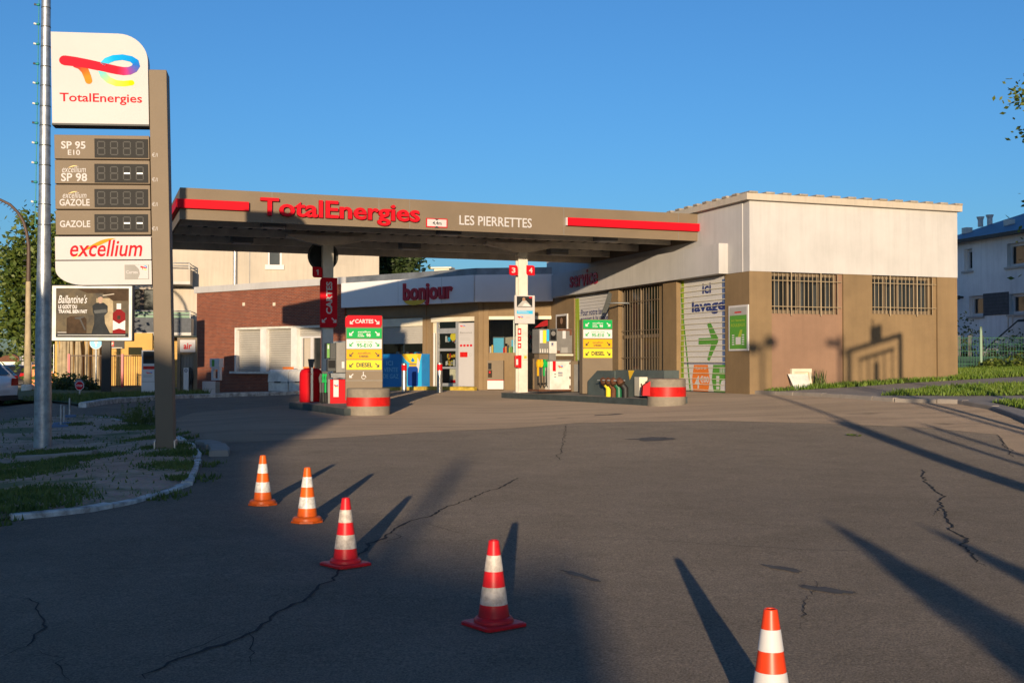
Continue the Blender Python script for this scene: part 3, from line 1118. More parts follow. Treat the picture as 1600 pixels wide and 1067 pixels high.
for cpos, px in ((COL1, 511), (COL2, 815)):
    ac = (Vector((cpos.x, cpos.y, 0)) - CANF.p).dot(CANF.d); oc = (Vector((cpos.x, cpos.y, 0)) - CANF.p).dot(CANF.n)
    m = MB()
    g = gz(cpos.x, cpos.y)
    # H section
    w = .145
    m.box(CANF, ac - w, ac + w, g, ZB - .17, oc + .10, oc + .125, M['column_white'])
    m.box(CANF, ac - w, ac + w, g, ZB - .17, oc - .125, oc - .10, M['column_white'])
    m.box(CANF, ac - .014, ac + .014, g, ZB - .17, oc - .0995, oc + .0995, M['column_white'])
    m.box(CANF, ac - w - .06, ac + w + .06, g + .14, g + .17, oc - .19, oc + .19, M['column_white'])
    m.build('column', root)
    m = MB()
    z0 = ZB - .17
    m.poly(CANF, [(ac - .2, z0), (ac + .2, z0), (ac + 1.15, ZB + .04), (ac + 1.15, ZB + .10), (ac - 1.15, ZB + .10), (ac - 1.15, ZB + .04)], oc - .16, oc + .16, M['beam'])
    m.build('column_head', root)
m = MB()
a0, a1 = CANF.a(276, .12, 318), CANF.a(389, .12, 325)
z0, z1 = CANF.z(281, 324.5, .12), CANF.z(281, 310.5, .12)
m.box(CANF, -.1, a1, z0, z1, .002, .12, M['red_sign'])
m.box(CANF, -.1, -.002, z0, z1, -2.6, .001, M['red_sign'])
m.build('red_stripe', root)
m = MB()
a0, a1 = CANF.a(887, .12, 352), CANF.a(1094, .12, 361)
m.box(CANF, a0, a1, z0, z1, .002, .12, M['red_sign'])
m.box(CANF, a0 - .03, a0 - .001, z0, z1, .002, .11, M['white'])
m.build('red_stripe', root)
m = MB()
zt, zb = CANF.z(409, 308.5, .1), CANF.z(597, 353, .1)
m.text('TotalEnergies', CANF, CANF.a(407, .1, 320), CANF.a(656, .1, 335), zb, zt, .012, M['red_sign'], depth=.10, bold=.022)
m.build('station_lettering', root)
m = MB()
m.pxtext('LES PIERRETTES', CANF, 718, 339, 831, 354, .004, M['white_sign'], depth=.03, bold=.012)
m.build('place_lettering', root)
for k, (px, py, w) in enumerate(((427, 357, .5), (378, 379, .5), (701, 366, .5), (946, 374, .5), (871, 392, .5), (640, 385, .5))):
    o = -1.1 if k in (0, 2, 3) else -5.2
    a = CANF.a(px, o, py)
    m = MB()
    m.box(CANF, a - .3, a + .3, ZB + .02, ZB + .24, o - .2, o + .2, M['zinc'])
    m.rect(CANF, a - .29, a + .29, ZB + .022, ZB + .06, o + .202, M['mid_grey'])
    lp = m.build('ceiling_light', root)
    m = MB()
    m.box(CANF, a - .24, a + .24, ZB - .005, ZB + .019, o - .16, o + .16, M['white'])
    m.build('lens', lp)

# clearance sign on the canopy edge
t = thing('height_sign', CANF.pt(CANF.a(682, .05, 349), CANF.z(682, 356, .05), .05), 'white height-limit sign with red border reading 4,4m on the canopy edge', 'sign')
m = MB()
m.pxbox(CANF, 666, 341.5, 699, 355.5, .004, .03, M['red_sign'])
m.build('border', t)
m = MB()
m.pxbox(CANF, 667.6, 343, 697.6, 354, .0305, .034, M['white_sign'])
m.build('face', t)
m = MB()
m.pxtext('4,4m', CANF, 676, 346, 690, 352.5, .036, M['black'], bold=.02)
ac, zc = CANF.az(682.5, 349, .036)
m.plate(CANF, [(ac - .07, zc + .115), (ac + .07, zc + .115), (ac, zc + .07)], .036, M['black'])
m.plate(CANF, [(ac - .07, zc - .115), (ac + .07, zc - .115), (ac, zc - .07)], .036, M['black'])
m.build('lettering', t)

# ---------------------------------------------------------------- wash building on the right
g0 = .3
Z1, Z2 = FRW.z(1200, 424.5), FRW.z(1319, 321.8)
root = thing('wash_building', FRW.pt(FR_L / 2, gz(9, 30), -6), 'white and brown flat-roofed car-wash building with barred windows', 'building')
aa = lambda px, o=0.0, py=500: FRW.a(px, o, py)
p1 = (aa(1206), aa(1318), g0 + .3, Z1 - .001); p2 = (aa(1363), aa(1465), g0 + .3, Z1 - .001)
m = MB()
m.wall(FRW, 0, FR_L, g0, Z1, [p1, p2], -.3, 0, M['taupe_wall'])
m.build('wall', root)
w1 = (aa(1207), aa(1311), FRW.z(1260, 490.5), Z1 - .002); w2 = (aa(1364), aa(1459), FRW.z(1410, 491), Z1 - .002)
m = MB()
m.wall(FRW, p1[0] + .001, p1[1] - .001, g0, Z1 - .003, [w1], -.29, -.06, M['pink_wall'])
m.build('wall_panel', root)
m = MB()
m.wall(FRW, p2[0] + .001, p2[1] - .001, g0, Z1 - .003, [w2], -.29, -.06, M['taupe_wall'])
m.build('wall_panel', root)
m = MB()
m.box(FRW, 0, FR_L, Z1, Z2, -.3, .02, M['white_wall'])
SA0 = SV.a(855, 0, 520)
m.box(SV, SA0, A_CORNER - .3, Z1, Z2, -.3, .02, M['white_wall'])
m.build('upper_wall', root)
for w in (w1, w2):
    fm = MB()
    o = -.16
    zt = w[3] - .004
    for a0, a1, z0, z1 in ((w[0], w[1], zt - .09, zt), (w[0], w[1], w[2], w[2] + .10), (w[0], w[0] + .07, w[2] + .1, zt - .09), (w[1] - .07, w[1], w[2] + .1, zt - .09)):
        fm.box(FRW, a0 + .002, a1 - .002, z0, z1, o - .08, o, M['taupe'])
    ws = w[1] - w[0]
    for f in (.28, .44, .76) if w is w1 else (.25, .46, .76):
        fm.box(FRW, w[0] + ws * f - .03, w[0] + ws * f + .03, w[2] + .1, zt - .09, o - .07, o - .003, M['taupe'])
    win = fm.build('window', root)
    gm = MB(); gm.rect(FRW, w[0] + .05, w[1] - .05, w[2] + .05, zt - .05, o - .05, M['window_dark'])
    for k in range(5):                                 # things standing behind the pane
        a = w[0] + ws * (.1 + .19 * k)
        gm.rect(FRW, a, a + ws * .05, w[2] + .12, zt - .2 - .1 * (k % 2), o - .048, M['dark_grey'])
    gm.build('pane', win)
    bm_ = MB()
    n = 16
    for k in range(n):
        a = w[0] + .06 + (ws - .1) * k / (n - 1)
        big = k in (4, 11)
        bm_.tube([FRW.pt(a, w[2] - (.05 if big else 0), .0), FRW.pt(a, zt - .02 if not big else zt + .02, .0)], .018 if big else .009, M['bar_paint'], 6)
    for z in (w[2] + .17 * (zt - w[2]), w[2] + .80 * (zt - w[2])):
        bm_.tube([FRW.pt(w[0] - .02, z, .012), FRW.pt(w[1] + .08, z, .012)], .012, M['bar_paint'], 6)
    bm_.build('window_grille', win)

# left wall with bays
sa = lambda px, o=0.0, py=520: SV.a(px, o, py)
zdoor = SV.z(1058, 611)
b1 = (sa(897), sa(950), .5, SV.z(930, 461)); b2 = (sa(968), sa(1030), SV.z(1000, 590), SV.z(1000, 446)); b3 = (sa(1058), sa(1133), .5, Z1 - .015)
b2 = (b2[0], b2[1], b2[2], Z1 - .015); b1 = (b1[0], b1[1], .5, Z1 - .015)
m = MB()
m.wall(SV, SA0, A_CORNER - .3, g0, Z1, [b1, b2, b3], -.3, 0, M['taupe_wall'])
m.box(SV, SA0, SA0 + .3, g0, Z2, -14, -.301, M['white_wall'])
m.box(FRW, FR_L - .3, FR_L, g0, Z2, -14, -.301, M['white_wall'])
for x0_, x1_ in ((952, 966), (1036, 1057)): m.box(SV, sa(x0_, .14), sa(x1_, .14), g0, Z1 - .02, .001, .14, M['taupe_wall'])
m.build('side_wall', root)
m = MB()
m.box(SV, sa(862, .3), sa(1123, .3, 405), Z1 + .004, SV.z(1123, 380, .3), .021, .3, M['white_wall'])
m.build('sign_band', root)
m = MB()
m.box(FRW, -.16, FR_L + .06, Z2 + .001, Z2 + .17, -.2, .16, M['cream_wall'])
m.box(SV, SA0, A_CORNER - .201, Z2 + .001, Z2 + .17, -.2, .16, M['cream_wall'])
m.build('cornice', root)
m = MB()
m.box(FRW, 0, FR_L, Z2 + .05, Z2 + .168, -14, -.201, M['tile'])
for k in range(14):                                    # ends of the roof tiles along the eaves
    a = -.1 + k * FR_L / 13.2
    m.box(FRW, a, a + .26, Z2 + .1705, Z2 + .225, -1.2, .19, M['tile'])
for k in range(24):
    a = A_CORNER - .3 - k * .52
    m.box(SV, a - .24, a, Z2 + .1705, Z2 + .225, -1.2, .19, M['tile'])
m.build('roof', root, .01)
m = MB()
zt, zb = SV.z(893, 428, .33), SV.z(893, 449.5, .33)
m.text('service', SV, sa(890, .33, 440), sa(933, .33, 437), zb, zb + (zt - zb) * 1.12, .301, M['dark_red'], depth=.035, bold=.015)
m.build('wall_lettering', root)

# rolling doors and the tall grille
def bay(b, name):
    m = MB()
    m.slats(SV, b[0] + .01, b[1] - .01, .6, b[3] - .02, -.05, .11, .02, M['white'])
    return m.build(name, root)


d1 = bay(b1, 'wash_door')
m = MB()
for dx in (.0, .35):
    m.poly(SV, [(b1[0] + .05 + dx, .7), (b1[0] + .22 + dx, .7), (b1[0] + .22 + dx * .4, b1[3] - .1), (b1[0] + .05 + dx * .4, b1[3] - .1)], -.035, -.03, M['lime'])
zr = lambda px, y: SV.z(px, y, -.03)
m.text('Pour votre lavage', SV, sa(908, -.03), sa(950, -.03), zr(930, 494), zr(930, 482), -.028, M['navy'], bold=.01)
m.text('pensez à la carte', SV, sa(908, -.03), sa(950, -.03), zr(930, 503), zr(930, 493), -.028, M['navy'], bold=.01)
m.build('door_print', d1)

m = MB()
m.rect(SV, b2[0], b2[1], b2[2], b2[3], -.12, M['window_dark'])
g = m.build('tall_window', root)
m = MB()
for a in (b2[0] + .04, (b2[0] + b2[1]) / 2, b2[1] - .04):
    m.box(SV, a - .04, a + .04, b2[2], b2[3], -.11, -.06, M['taupe'])
m.box(SV, b2[0], b2[1], SV.z(1000, 528, -.08), SV.z(1000, 523, -.08), -.11, -.065, M['taupe'])
m.build('frame', g)
m = MB()
for k in range(15):
    a = b2[0] + .06 + (b2[1] - b2[0] - .12) * k / 14
    m.tube([SV.pt(a, b2[2] + .02, .02), SV.pt(a, b2[3] - .05, .02)], .009, M['taupe'], 6)
for f in (.22, .52, .84):
    z = b2[2] + (b2[3] - b2[2]) * f
    m.tube([SV.pt(b2[0] - .08, z, .035), SV.pt(b2[1] + .02, z, .035)], .012, M['taupe'], 6)
m.build('window_grille', g)

d3 = MB()
o = -.045
d3.rect(SV, b3[0], b3[1], zdoor - .1, b3[3], o, M['white'])
z0_, z1_ = zdoor - .06, b3[3]
d3.box(SV, b3[0] + .01, b3[1] - .01, zdoor - .1, zdoor + .03, o + .001, o + .06, M['dark_grey'])
d3 = d3.build('wash_door', root)
m = MB()
W3, H3 = b3[1] - b3[0], z1_ - z0_
q = lambda f, g: (b3[0] + W3 * f, z0_ + H3 * g)
m.plate(SV, [q(.0, .0), q(.02, 1), q(.035, 1), q(.035, 0)], o + .004, M['leaf_print'])
m.plate(SV, [q(.05, 0), q(.07, 1), q(.13, 1), q(.12, 0)], o + .004, M['lime'])
m.plate(SV, [q(.03, .97), q(.055, .97), q(.28, .0), q(.25, .0)], o + .005, M['leaf_print'])
m.plate(SV, [q(.03, .5), q(.045, .5), q(.14, .0), q(.12, .0)], o + .0045, M['leaf_print'])
m.plate(SV, [q(.92, 0), q(1, 0), q(1, .97), q(.92, .97)], o + .0055, M['strip_blue'])
m.plate(SV, [q(.12, .262), q(1, .262), q(1, .27), q(.12, .27)], o + .0052, M['navy'])
m.text('ici', SV, *[q(f, 0)[0] for f in (.52, .70)], q(0, .865)[1], q(0, .955)[1], o + .006, M['navy'], bold=.03)
m.text('lavage', SV, *[q(f, 0)[0] for f in (.30, .97)], q(0, .685)[1], q(0, .81)[1], o + .006, M['navy'], bold=.035)
m.plate(SV, [q(.44, .43), q(.70, .43), q(.62, .30), q(.66, .285), q(.84, .45), q(.84, .48), q(.68, .62), q(.62, .60), q(.70, .485), q(.44, .485)], o + .006, M['leaf_print'])
m.plate(SV, [q(.33, .0), q(.30, .13), q(.34, .255), q(.63, .255), q(.67, .13), q(.63, .0)], o + .006, M['orange_print'])
m.plate(SV, [q(.76, .0), q(.71, .13), q(.74, .255), q(1, .255), q(1, .0)], o + .0062, M['leaf_print'])
m.text('à partir de', SV, q(.38, 0)[0], q(.60, 0)[0], q(0, .21)[1], q(0, .24)[1], o + .0075, M['white'], bold=.02)
m.text('4', SV, q(.36, 0)[0], q(.46, 0)[0], q(0, .05)[1], q(0, .16)[1], o + .0075, M['white'], bold=.03)
m.text('€00', SV, q(.47, 0)[0], q(.65, 0)[0], q(0, .10)[1], q(0, .16)[1], o + .0075, M['white'], bold=.03)
for k in range(4):                                     # white brushes and the little car
    m.rect(SV, q(.80, 0)[0], q(.86, 0)[0], q(0, .05 + .03 * k)[1], q(0, .072 + .03 * k)[1], o + .0075, M['white'])
    m.rect(SV, q(.87 + .03 * k, 0)[0], q(.885 + .03 * k, 0)[0], q(0, .19)[1], q(0, .235)[1], o + .0075, M['white'])
m.plate(SV, [q(.88, .04), q(.99, .04), q(.99, .12), q(.95, .13), q(.90, .12), q(.88, .08)], o + .0075, M['white'])
m.build('door_print', d3)
m = MB()
z = z0_ + .12
while z < z1_ - .05:
    m.box(SV, b3[0] + .005, b3[1] - .005, z, z + .018, o + .012, o + .035, M['cream_box'])
    z += .155
m.build('door_slats', d3)

# green poster by the wash door
t = thing('wash_poster', SV.pt(sa(1153, .05), SV.z(1153, 548, .05), .05), 'framed green poster about roller washing beside the wash door', 'poster')
P0 = SV.az(1138, 548, .05); P1 = SV.az(1168, 476, .05)
zlo, zhi = SV.z(1153, 548, .05), SV.z(1153, 477, .05)
m = MB(); m.box(SV, P0[0], P1[0], zlo, zhi, .004, .04, M['white']); m.build('frame', t)
m = MB()
A0, A1 = P0[0] + .06, P1[0] - .06
H = zhi - zlo
m.rect(SV, A0, A1, zlo + .05, zlo + H * .78, .043, M['leaf_print'])
m.rect(SV, A0, A1, zlo + H * .78, zhi - .05, .043, M['grey_panel'])
w = A1 - A0
m.text('ici lavage', SV, A0 + .1 * w, A1 - .1 * w, zlo + H * .63, zlo + H * .70, .045, M['lime'], bold=.02)
m.text('ROULEAUX', SV, A0 + .08 * w, A1 - .08 * w, zlo + H * .53, zlo + H * .60, .045, M['lime'], bold=.02)
m.rect(SV, A0 + .36 * w, A0 + .66 * w, zlo + H * .14, zlo + H * .30, .045, M['white'])
m.plate(SV, [(A0 + .34 * w, zlo + H * .13), (A0 + .60 * w, zlo + H * .13), (A0 + .76 * w, zlo + H * .46), (A0 + .62 * w, zlo + H * .46)], .0445, M['lime'])
for k in range(5):
    for f in (.14, .72):
        m.rect(SV, A0 + f * w, A0 + (f + .14) * w, zlo + H * (.13 + .05 * k), zlo + H * (.155 + .05 * k), .045, M['white'])
m.rect(SV, A0 + .3 * w, A0 + .7 * w, zlo + H * .83, zlo + H * .86, .045, M['red'])
m.build('print', t)

# framed photo poster by the first wash bay
t = thing('picture_poster', SV.pt(sa(876, .05), SV.z(876, 515, .05), .05), 'small framed poster with a brown photograph on the brown wall by the shop window', 'poster')
zlo, zhi = SV.z(876, 517, .05), SV.z(876, 491, .05)
m = MB(); m.box(SV, sa(868, .05), sa(886, .05), zlo, zhi, .004, .04, M['white']); m.build('frame', t)
m = MB(); m.rect(SV, sa(869.5, .05), sa(884.5, .05), zlo + .07, zhi - .07, .043, M['poster_barrel']); m.disc(SV, sa(877, .05), zlo + .36, .12, .043, .045, M['skin'], 12); m.build('print', t)

# tilted steel flap on an arm between the bays
t = thing('awning_bracket', SV.pt(sa(957, .4), SV.z(957, 490, .4), .4), 'tilted dark metal flap on a short arm fixed between the wash bays', 'bracket')
m = MB(); a = sa(955, .5); z = SV.z(955, 474, .5)
fl = Fr(SV.pt(a, 0, .5).xy, (.97, .24)); m.poly(fl, [fl.az(x_, y_) for x_, y_ in ((951, 456), (956, 459), (954, 474), (947, 489), (940, 489), (945, 476))], -.03, 0, M['dark_grey']); o_ = m.build('flap', t)
m = MB(); m.tube([SV.pt(a + .3, z, .0), SV.pt(a + .3, z, .45), SV.pt(a, z, .6)], .03, M['zinc'], 6); m.build('arm', t)

# meter hatch with its loose lid, at the foot of the long wall
t = thing('meter_hatch', FRW.pt(aa(1251), gz(7.5, 30), 0), 'open cream meter hatch let into the foot of the pinkish wall panel', 'hatch')
zt, zb = FRW.z(1251, 576), FRW.z(1251, 606) - .12
m = MB()
a0, a1 = aa(1236), aa(1267)
m.wall(FRW, a0, a1, zb, zt, [(a0 + .08, a1 - .07, zb + .04, zt - .09)], -.055, .03, M['cream_box']); m.build('frame', t)
m = MB(); m.rect(FRW, a0 + .06, a1 - .05, zb, zt - .08, -.05, M['cream_box']); m.build('back', t)
m = MB()
f2 = Fr(FRW.pt(aa(1251, .2), 0, .22).xy, UD)
vs = []
for o, zz in ((.12, gz(7.5, 30) + .04), (-.13, zt - .14)):
    for dx in (-.26, .24):
        vs.append(f2.pt(dx + (.06 if zz > 1.2 else .02) - .02, zz, o)); vs.append(f2.pt(dx + (-.02 if zz > 1.2 else .02) - .02, zz, o - .04))
m.add(vs, [(0, 2, 6, 4), (1, 5, 7, 3), (0, 4, 5, 1), (2, 3, 7, 6), (4, 6, 7, 5), (0, 1, 3, 2)], M['white_dirty'])
tag(m.build('hatch_lid'), 'loose white lid leaning against the open meter hatch', 'lid')
# weed beside the hatch
m = MB()
for k in range(26):
    p = FRW.pt(aa(1277, .1) + rnd.uniform(-.14, .14), gz(8, 30) + .08, .15 + rnd.uniform(-.05, .08))
    tip = p + Vector((rnd.uniform(-.08, .08), rnd.uniform(-.08, .08), rnd.uniform(.2, .5)))
    m.tube([p, p.lerp(tip, .6) + Vector((.01, 0, 0)), tip], [.006, .012, .002], M['grass_dull'], 4, False)
tag(m.build('weed'), 'dry weed growing at the wall beside the open meter hatch', 'plant')

# ---------------------------------------------------------------- shop
FZ = .74
ZS0, ZS1 = CZ + 2.30, CZ + 3.31
root = thing('shop_building', SHL.pt(-2, FZ - .1, -3), 'small station shop under a white bonjour sign band with glazed door', 'shop')
la = lambda px, o=0.0, py=540: SHL.a(px, o, py)
ra = lambda px, o=0.0, py=540: SHR.a(px, o, py)
LL = la(541)
win = (la(594), la(661), SHL.z(628, 585), SHL.z(628, 497)); door = (la(674), la(743), .3, SHL.z(708, 495.5))
m = MB()
m.wall(SHL, LL, 0, .3, ZS0 + .02, [win, door], -.25, 0, M['taupe_wall'])
win2 = (ra(758), ra(866), SHR.z(810, 551), SHR.z(810, 494))
m.wall(SHR, 0, SHR_L + .1, .3, ZS0 + .02, [win2], -.25, 0, M['taupe_wall'])
for px in (661.5, 742.5, 757, 748):
    a = la(px) if px < 747 else ra(px)
    f = SHL if px < 747 else SHR
    m.box(f, a - .004, a + .17, .3, ZS0, .001, .045, M['taupe_wall'])
m.box(SHL, LL + .2, -.4, SHL.z(640, 495), SHL.z(640, 493.6), .001, .05, M['taupe'])
m.build('wall', root)
m = MB()
m.box(SHL, LL + .03, .05, ZS0, ZS1, .0, .32, M['shop_sign'])
m.box(SHR, -.05, SHR_L + .1, ZS0 + .003, ZS1 - .002, .0, .32, M['shop_sign'])
for px in (622, 690):
    a = la(px, .32, 455); m.box(SHL, a - .006, a + .006, ZS0 + .01, ZS1 - .01, .318, .3225, M['grey_panel'])
m.build('sign_band', root)
m = MB()
m.box(SHL, LL + .05, .04, ZS1 + .002, ZS1 + .27, -.3, .12, M['zinc'])
m.box(SHR, -.03, SHR_L + .1, ZS1 + .002, ZS1 + .268, -.3, .12, M['zinc'])
poly = [SHL.pt(LL, 0, -.3), SHL.pt(0, 0, -.3), SHR.pt(SHR_L, 0, -.3), SHR.pt(SHR_L, 0, -.3) + Vector((-1.5, 9, 0)), SHL.pt(LL, 0, -9)]
n = len(poly)
for z, rev in ((ZS0 + .05, True), (ZS1 + .2, False)):
    vs = [Vector((p.x, p.y, z)) for p in poly]
    ar = sum(vs[i].x * vs[(i + 1) % n].y - vs[(i + 1) % n].x * vs[i].y for i in range(n))
    idx = list(range(n)) if (ar > 0) != rev else list(range(n))[::-1]
    m.add(vs, [tuple(idx)], M['mid_grey'] if not rev else M['white_dirty'])
m.build('roof', root)
m = MB()
vs = [Vector((p.x, p.y, FZ)) for p in poly]
m.add(vs, [tuple(range(n))], M['grey_panel'])
for i in (2, 3, 4):
    p, q_ = poly[i], poly[(i + 1) % n]
    m.quad(Vector((p.x, p.y, .3)), Vector((q_.x, q_.y, .3)), Vector((q_.x, q_.y, ZS1 + .19)), Vector((p.x, p.y, ZS1 + .19)), M['cream_wall'])
m.quad(SHL.pt(-4.2, FZ, -4.4), SHL.pt(4.5, FZ, -4.4), SHL.pt(4.5, ZS0, -4.4), SHL.pt(-4.2, ZS0, -4.4), M['cream_wall'])
m.build('room', root)
m = MB()
m.text('bonjour', SHL, la(629, .4, 458), la(706, .4, 455), SHL.z(690, 476, .4), SHL.z(631, 443, .4), .325, M['dark_red'], depth=.07, bold=.035)
m.build('shop_lettering', root)
m = MB()
ac, zc = (la(630, .38, 466) + la(664, .38, 466)) / 2, SHL.z(646, 467, .38) + .08
w = (la(664, .38, 466) - la(630, .38, 466)) / 2
up = [(ac + w * math.cos(math.pi * (1 + k / 16)), zc + .10 * w * math.sin(math.pi * (1 + k / 16)) - .08) for k in range(17)]
dn = [(ac + w * math.cos(math.pi * (1 + k / 16)), zc + .42 * w * math.sin(math.pi * (1 + k / 16)) - .08) for k in range(17)]
m.poly(SHL, up + dn[::-1][1:-1], .325, .37, M['gold'])
m.build('smile', root)

# window of the shop with half-lowered shutter
m = MB()
m.rect(SHL, win[0], win[1], win[2], win[3], -.14, M['glass'])
wd = m.build('window', root)
m = MB()
for a in (win[0], win[1] - .06, (win[0] + win[1]) / 2 - .03):
    m.box(SHL, a + .002, a + .058, win[2], win[3] - .01, -.18, -.145, M['cream_box'])
m.build('frame', wd)
m = MB()
m.slats(SHL, win[0] + .02, win[1] - .02, SHL.z(628, 537), SHL.z(628, 510), -.08, .075, .012, M['shutter'])
m.box(SHL, win[0] + .01, win[1] - .01, SHL.z(628, 510), SHL.z(628, 497.5), -.12, -.02, M['cream_box'])
m.build('shutter', wd)
m = MB()
for k in range(46):                                     # bottles and packets on the window shelf
    a = rnd.uniform(win[0] + .1, win[1] - .1); zb = SHL.z(628, 562, -.4)
    mm_ = rnd.choice([M['red'], M['cyan_print'], M['white'], M['gold'], M['deep_blue'], M['dark_grey'], M['leaf_print']])
    m.box(SHL, a - .04, a + .04, zb, zb + rnd.uniform(.15, .34), -.45 - rnd.uniform(0, .2), -.35 - rnd.uniform(.02, .04), mm_)
m.box(SHL, win[0] + .02, win[1] - .02, SHL.z(628, 562, -.4) - .03, SHL.z(628, 562, -.4) - .001, -.7, -.3, M['grey_panel'])
m.build('window_display', wd)
# door set
m = MB()
zt = door[3]
zh = SHL.z(708, 502.5)
a0, a1 = door[0], door[1]
m.box(SHL, a0 + .002, a1 - .002, zh, zt - .002, -.16, .03, M['cream_box'])
m.build('shutter_box', root)
m = MB()
dl, dr = la(681), la(711)
pl = la(716)
fr_ = .045
m.box(SHL, dl, dl + .09, FZ - .1, zh - .002, -.12, -.04, M['alu'])
m.box(SHL, dr, dr + .16, FZ - .1, zh - .002, -.12, -.035, M['alu'])
for y0, y1 in ((513, 521), (544.5, 548.5), (573, 576), (598.5, 607)):
    m.box(SHL, dl + .091, dr - .001, SHL.z(696, y1), SHL.z(696, y0), -.12, -.045, M['alu'])
m.box(SHL, a0 + .001, a0 + .2, FZ - .1, zh - .002, -.2, -.1, M['cream_box'])
dd = m.build('door', root)
m = MB(); m.rect(SHL, dl + .05, dr + .02, FZ, zh, -.08, M['glass']); m.build('pane', dd)
m = MB(); m.tube([SHL.pt(la(678, .08), SHL.z(678, 520), .06), SHL.pt(la(678, .08), SHL.z(678, 603), .06)], .04, M['white'], 10); m.build('handle', dd)
m = MB()
r = random.Random(4)
for py in (531, 556, 566):
    for k in range(9):
        a = dl + .3 + r.random() * (dr - dl - .45)
        z = SHL.z(696, py)
        m.rect(SHL, a, a + r.uniform(.05, .14), z - r.uniform(.05, .15), z + r.uniform(.02, .15), -.2, r.choice([M['white'], M['gold'], M['cyan_print'], M['yellow'], M['grey_panel'], M['red']]))
a = dl + .75
m.rect(SHL, la(700), la(710), SHL.z(705, 596), SHL.z(705, 576.5), -.1, M['cream_box'])
m.rect(SHL, la(701), la(709), SHL.z(705, 597.5), SHL.z(705, 593.5), -.098, M['red'])
m.disc(SHL, la(705), SHL.z(705, 526), .16, -.125, -.12, M['yellow'], 12)
m.build('door_display', dd)
m = MB()
m.rect(SHL, pl - .05, a1 - .01, FZ - .1, zh, -.13, M['window_dark'])
m.build('side_light', root)

# tall white notice panel beside the door
t = thing('notice_panel', SHL.pt(la(728, -.03), FZ, -.03), 'tall white notice panel with small red icons beside the shop door', 'notice')
pa0, pa1, pz0, pz1 = la(716.5, -.03), la(740, -.03), SHL.z(728, 603.5, -.03), SHL.z(728, 504.5, -.03)
m = MB(); m.box(SHL, pa0, pa1, pz0, pz1, -.10, -.03, M['white_sign']); m.build('board', t)
m = MB(); w, H = pa1 - pa0, pz1 - pz0
X = lambda f: pa0 + w * f
Zf = lambda f: pz0 + H * f
m.text('Bienvenue', SHL, X(.1), X(.9), Zf(.835), Zf(.86), -.027, M['mid_grey'], bold=.01)
lines(m, SHL, X(.1), X(.85), Zf(.80), Zf(.82), 2, -.027, M['grey_panel'], 3, .4)
lines(m, SHL, X(.1), X(.85), Zf(.71), Zf(.77), 3, -.027, M['grey_panel'], 5, .25)
for k in range(4):
    m.rect(SHL, X(.1 + .22 * k), X(.25 + .22 * k), Zf(.627), Zf(.66), -.027, M['red'])
m.rect(SHL, X(.1), X(.60), Zf(.46), Zf(.54), -.027, M['red_worn'])
m.disc(SHL, X(.8), Zf(.5), .06, -.029, -.027, M['grey_panel'], 12); m.disc(SHL, X(.8), Zf(.5), .045, -.0265, -.026, M['white_sign'], 12)
m.build('print', t)
logo(SHL, X(.1), X(.45), Zf(.925), Zf(.965), -.026, t)

# right window of the shop
m = MB(); m.rect(SHR, win2[0], win2[1], win2[2], win2[3], -.14, M['glass']); wd = m.build('window', root)
m = MB()
m.box(SHR, win2[0] + .002, win2[1] - .002, SHR.z(810, 499), win2[3] - .001, -.12, .03, M['cream_box'])
for f in (.0, .40, .975):
    a = win2[0] + (win2[1] - win2[0]) * f
    m.box(SHR, a + .003, a + .05, win2[2], SHR.z(810, 499.2), -.18, -.142, M['alu'])
m.build('frame', wd)
m = MB()
m.pxbox(SHR, 769, 526, 789, 565, -2.8, -2.7, M['dark_grey']); m.pxbox(SHR, 771, 528, 787, 565, -2.69, -2.68, M['cyan_print'])
for k, (px, mt) in enumerate(((786, 'red'), (789, 'orange_print'), (792, 'dark_grey'), (795, 'lime'), (798, 'leaf_print'), (803, 'cyan_print'), (762, 'red'), (765, 'white'), (768, 'gold'))):
    m.pxbox(SHR, px, 543 - 2 * (k % 3), px + 2.6, 552, -.34, -.24, M[mt])
m.pxbox(SHR, 799, 531, 806, 546, -.6, -.58, M['cyan_print'])
for k in range(7):
    for j in range(5):
        m.pxbox(SHR, 819 + 4 * k, 517 + 7 * j, 822 + 4 * k, 522 + 7 * j, -1.9, -1.8, r.choice([M['white'], M['grey_panel'], M['dark_grey'], M['red']]))
m.plate(SHR, [SHR.az(835, 512, -.2), SHR.az(856, 509, -.2), SHR.az(856, 499, -.2), SHR.az(846, 503, -.2)], -.2, M['red'])
m.build('window_display', wd)

# small grey vent on the shop roof
p = at(692, 424, 45)
t = thing('roof_vent', (p.x, p.y, ZS1 + .2), 'low cream vent cap on the flat roof of the shop', 'vent')
f2 = Fr((p.x, p.y), (1, -.2))
m = MB(); m.box(f2, -.3, .3, ZS1 + .2, ZS1 + .42, -.2, .2, M['cream_box']); m.build('neck', t)
m = MB(); m.box(f2, -.42, .42, ZS1 + .421, ZS1 + .48, -.3, .3, M['cream_box']); m.build('cap', t)

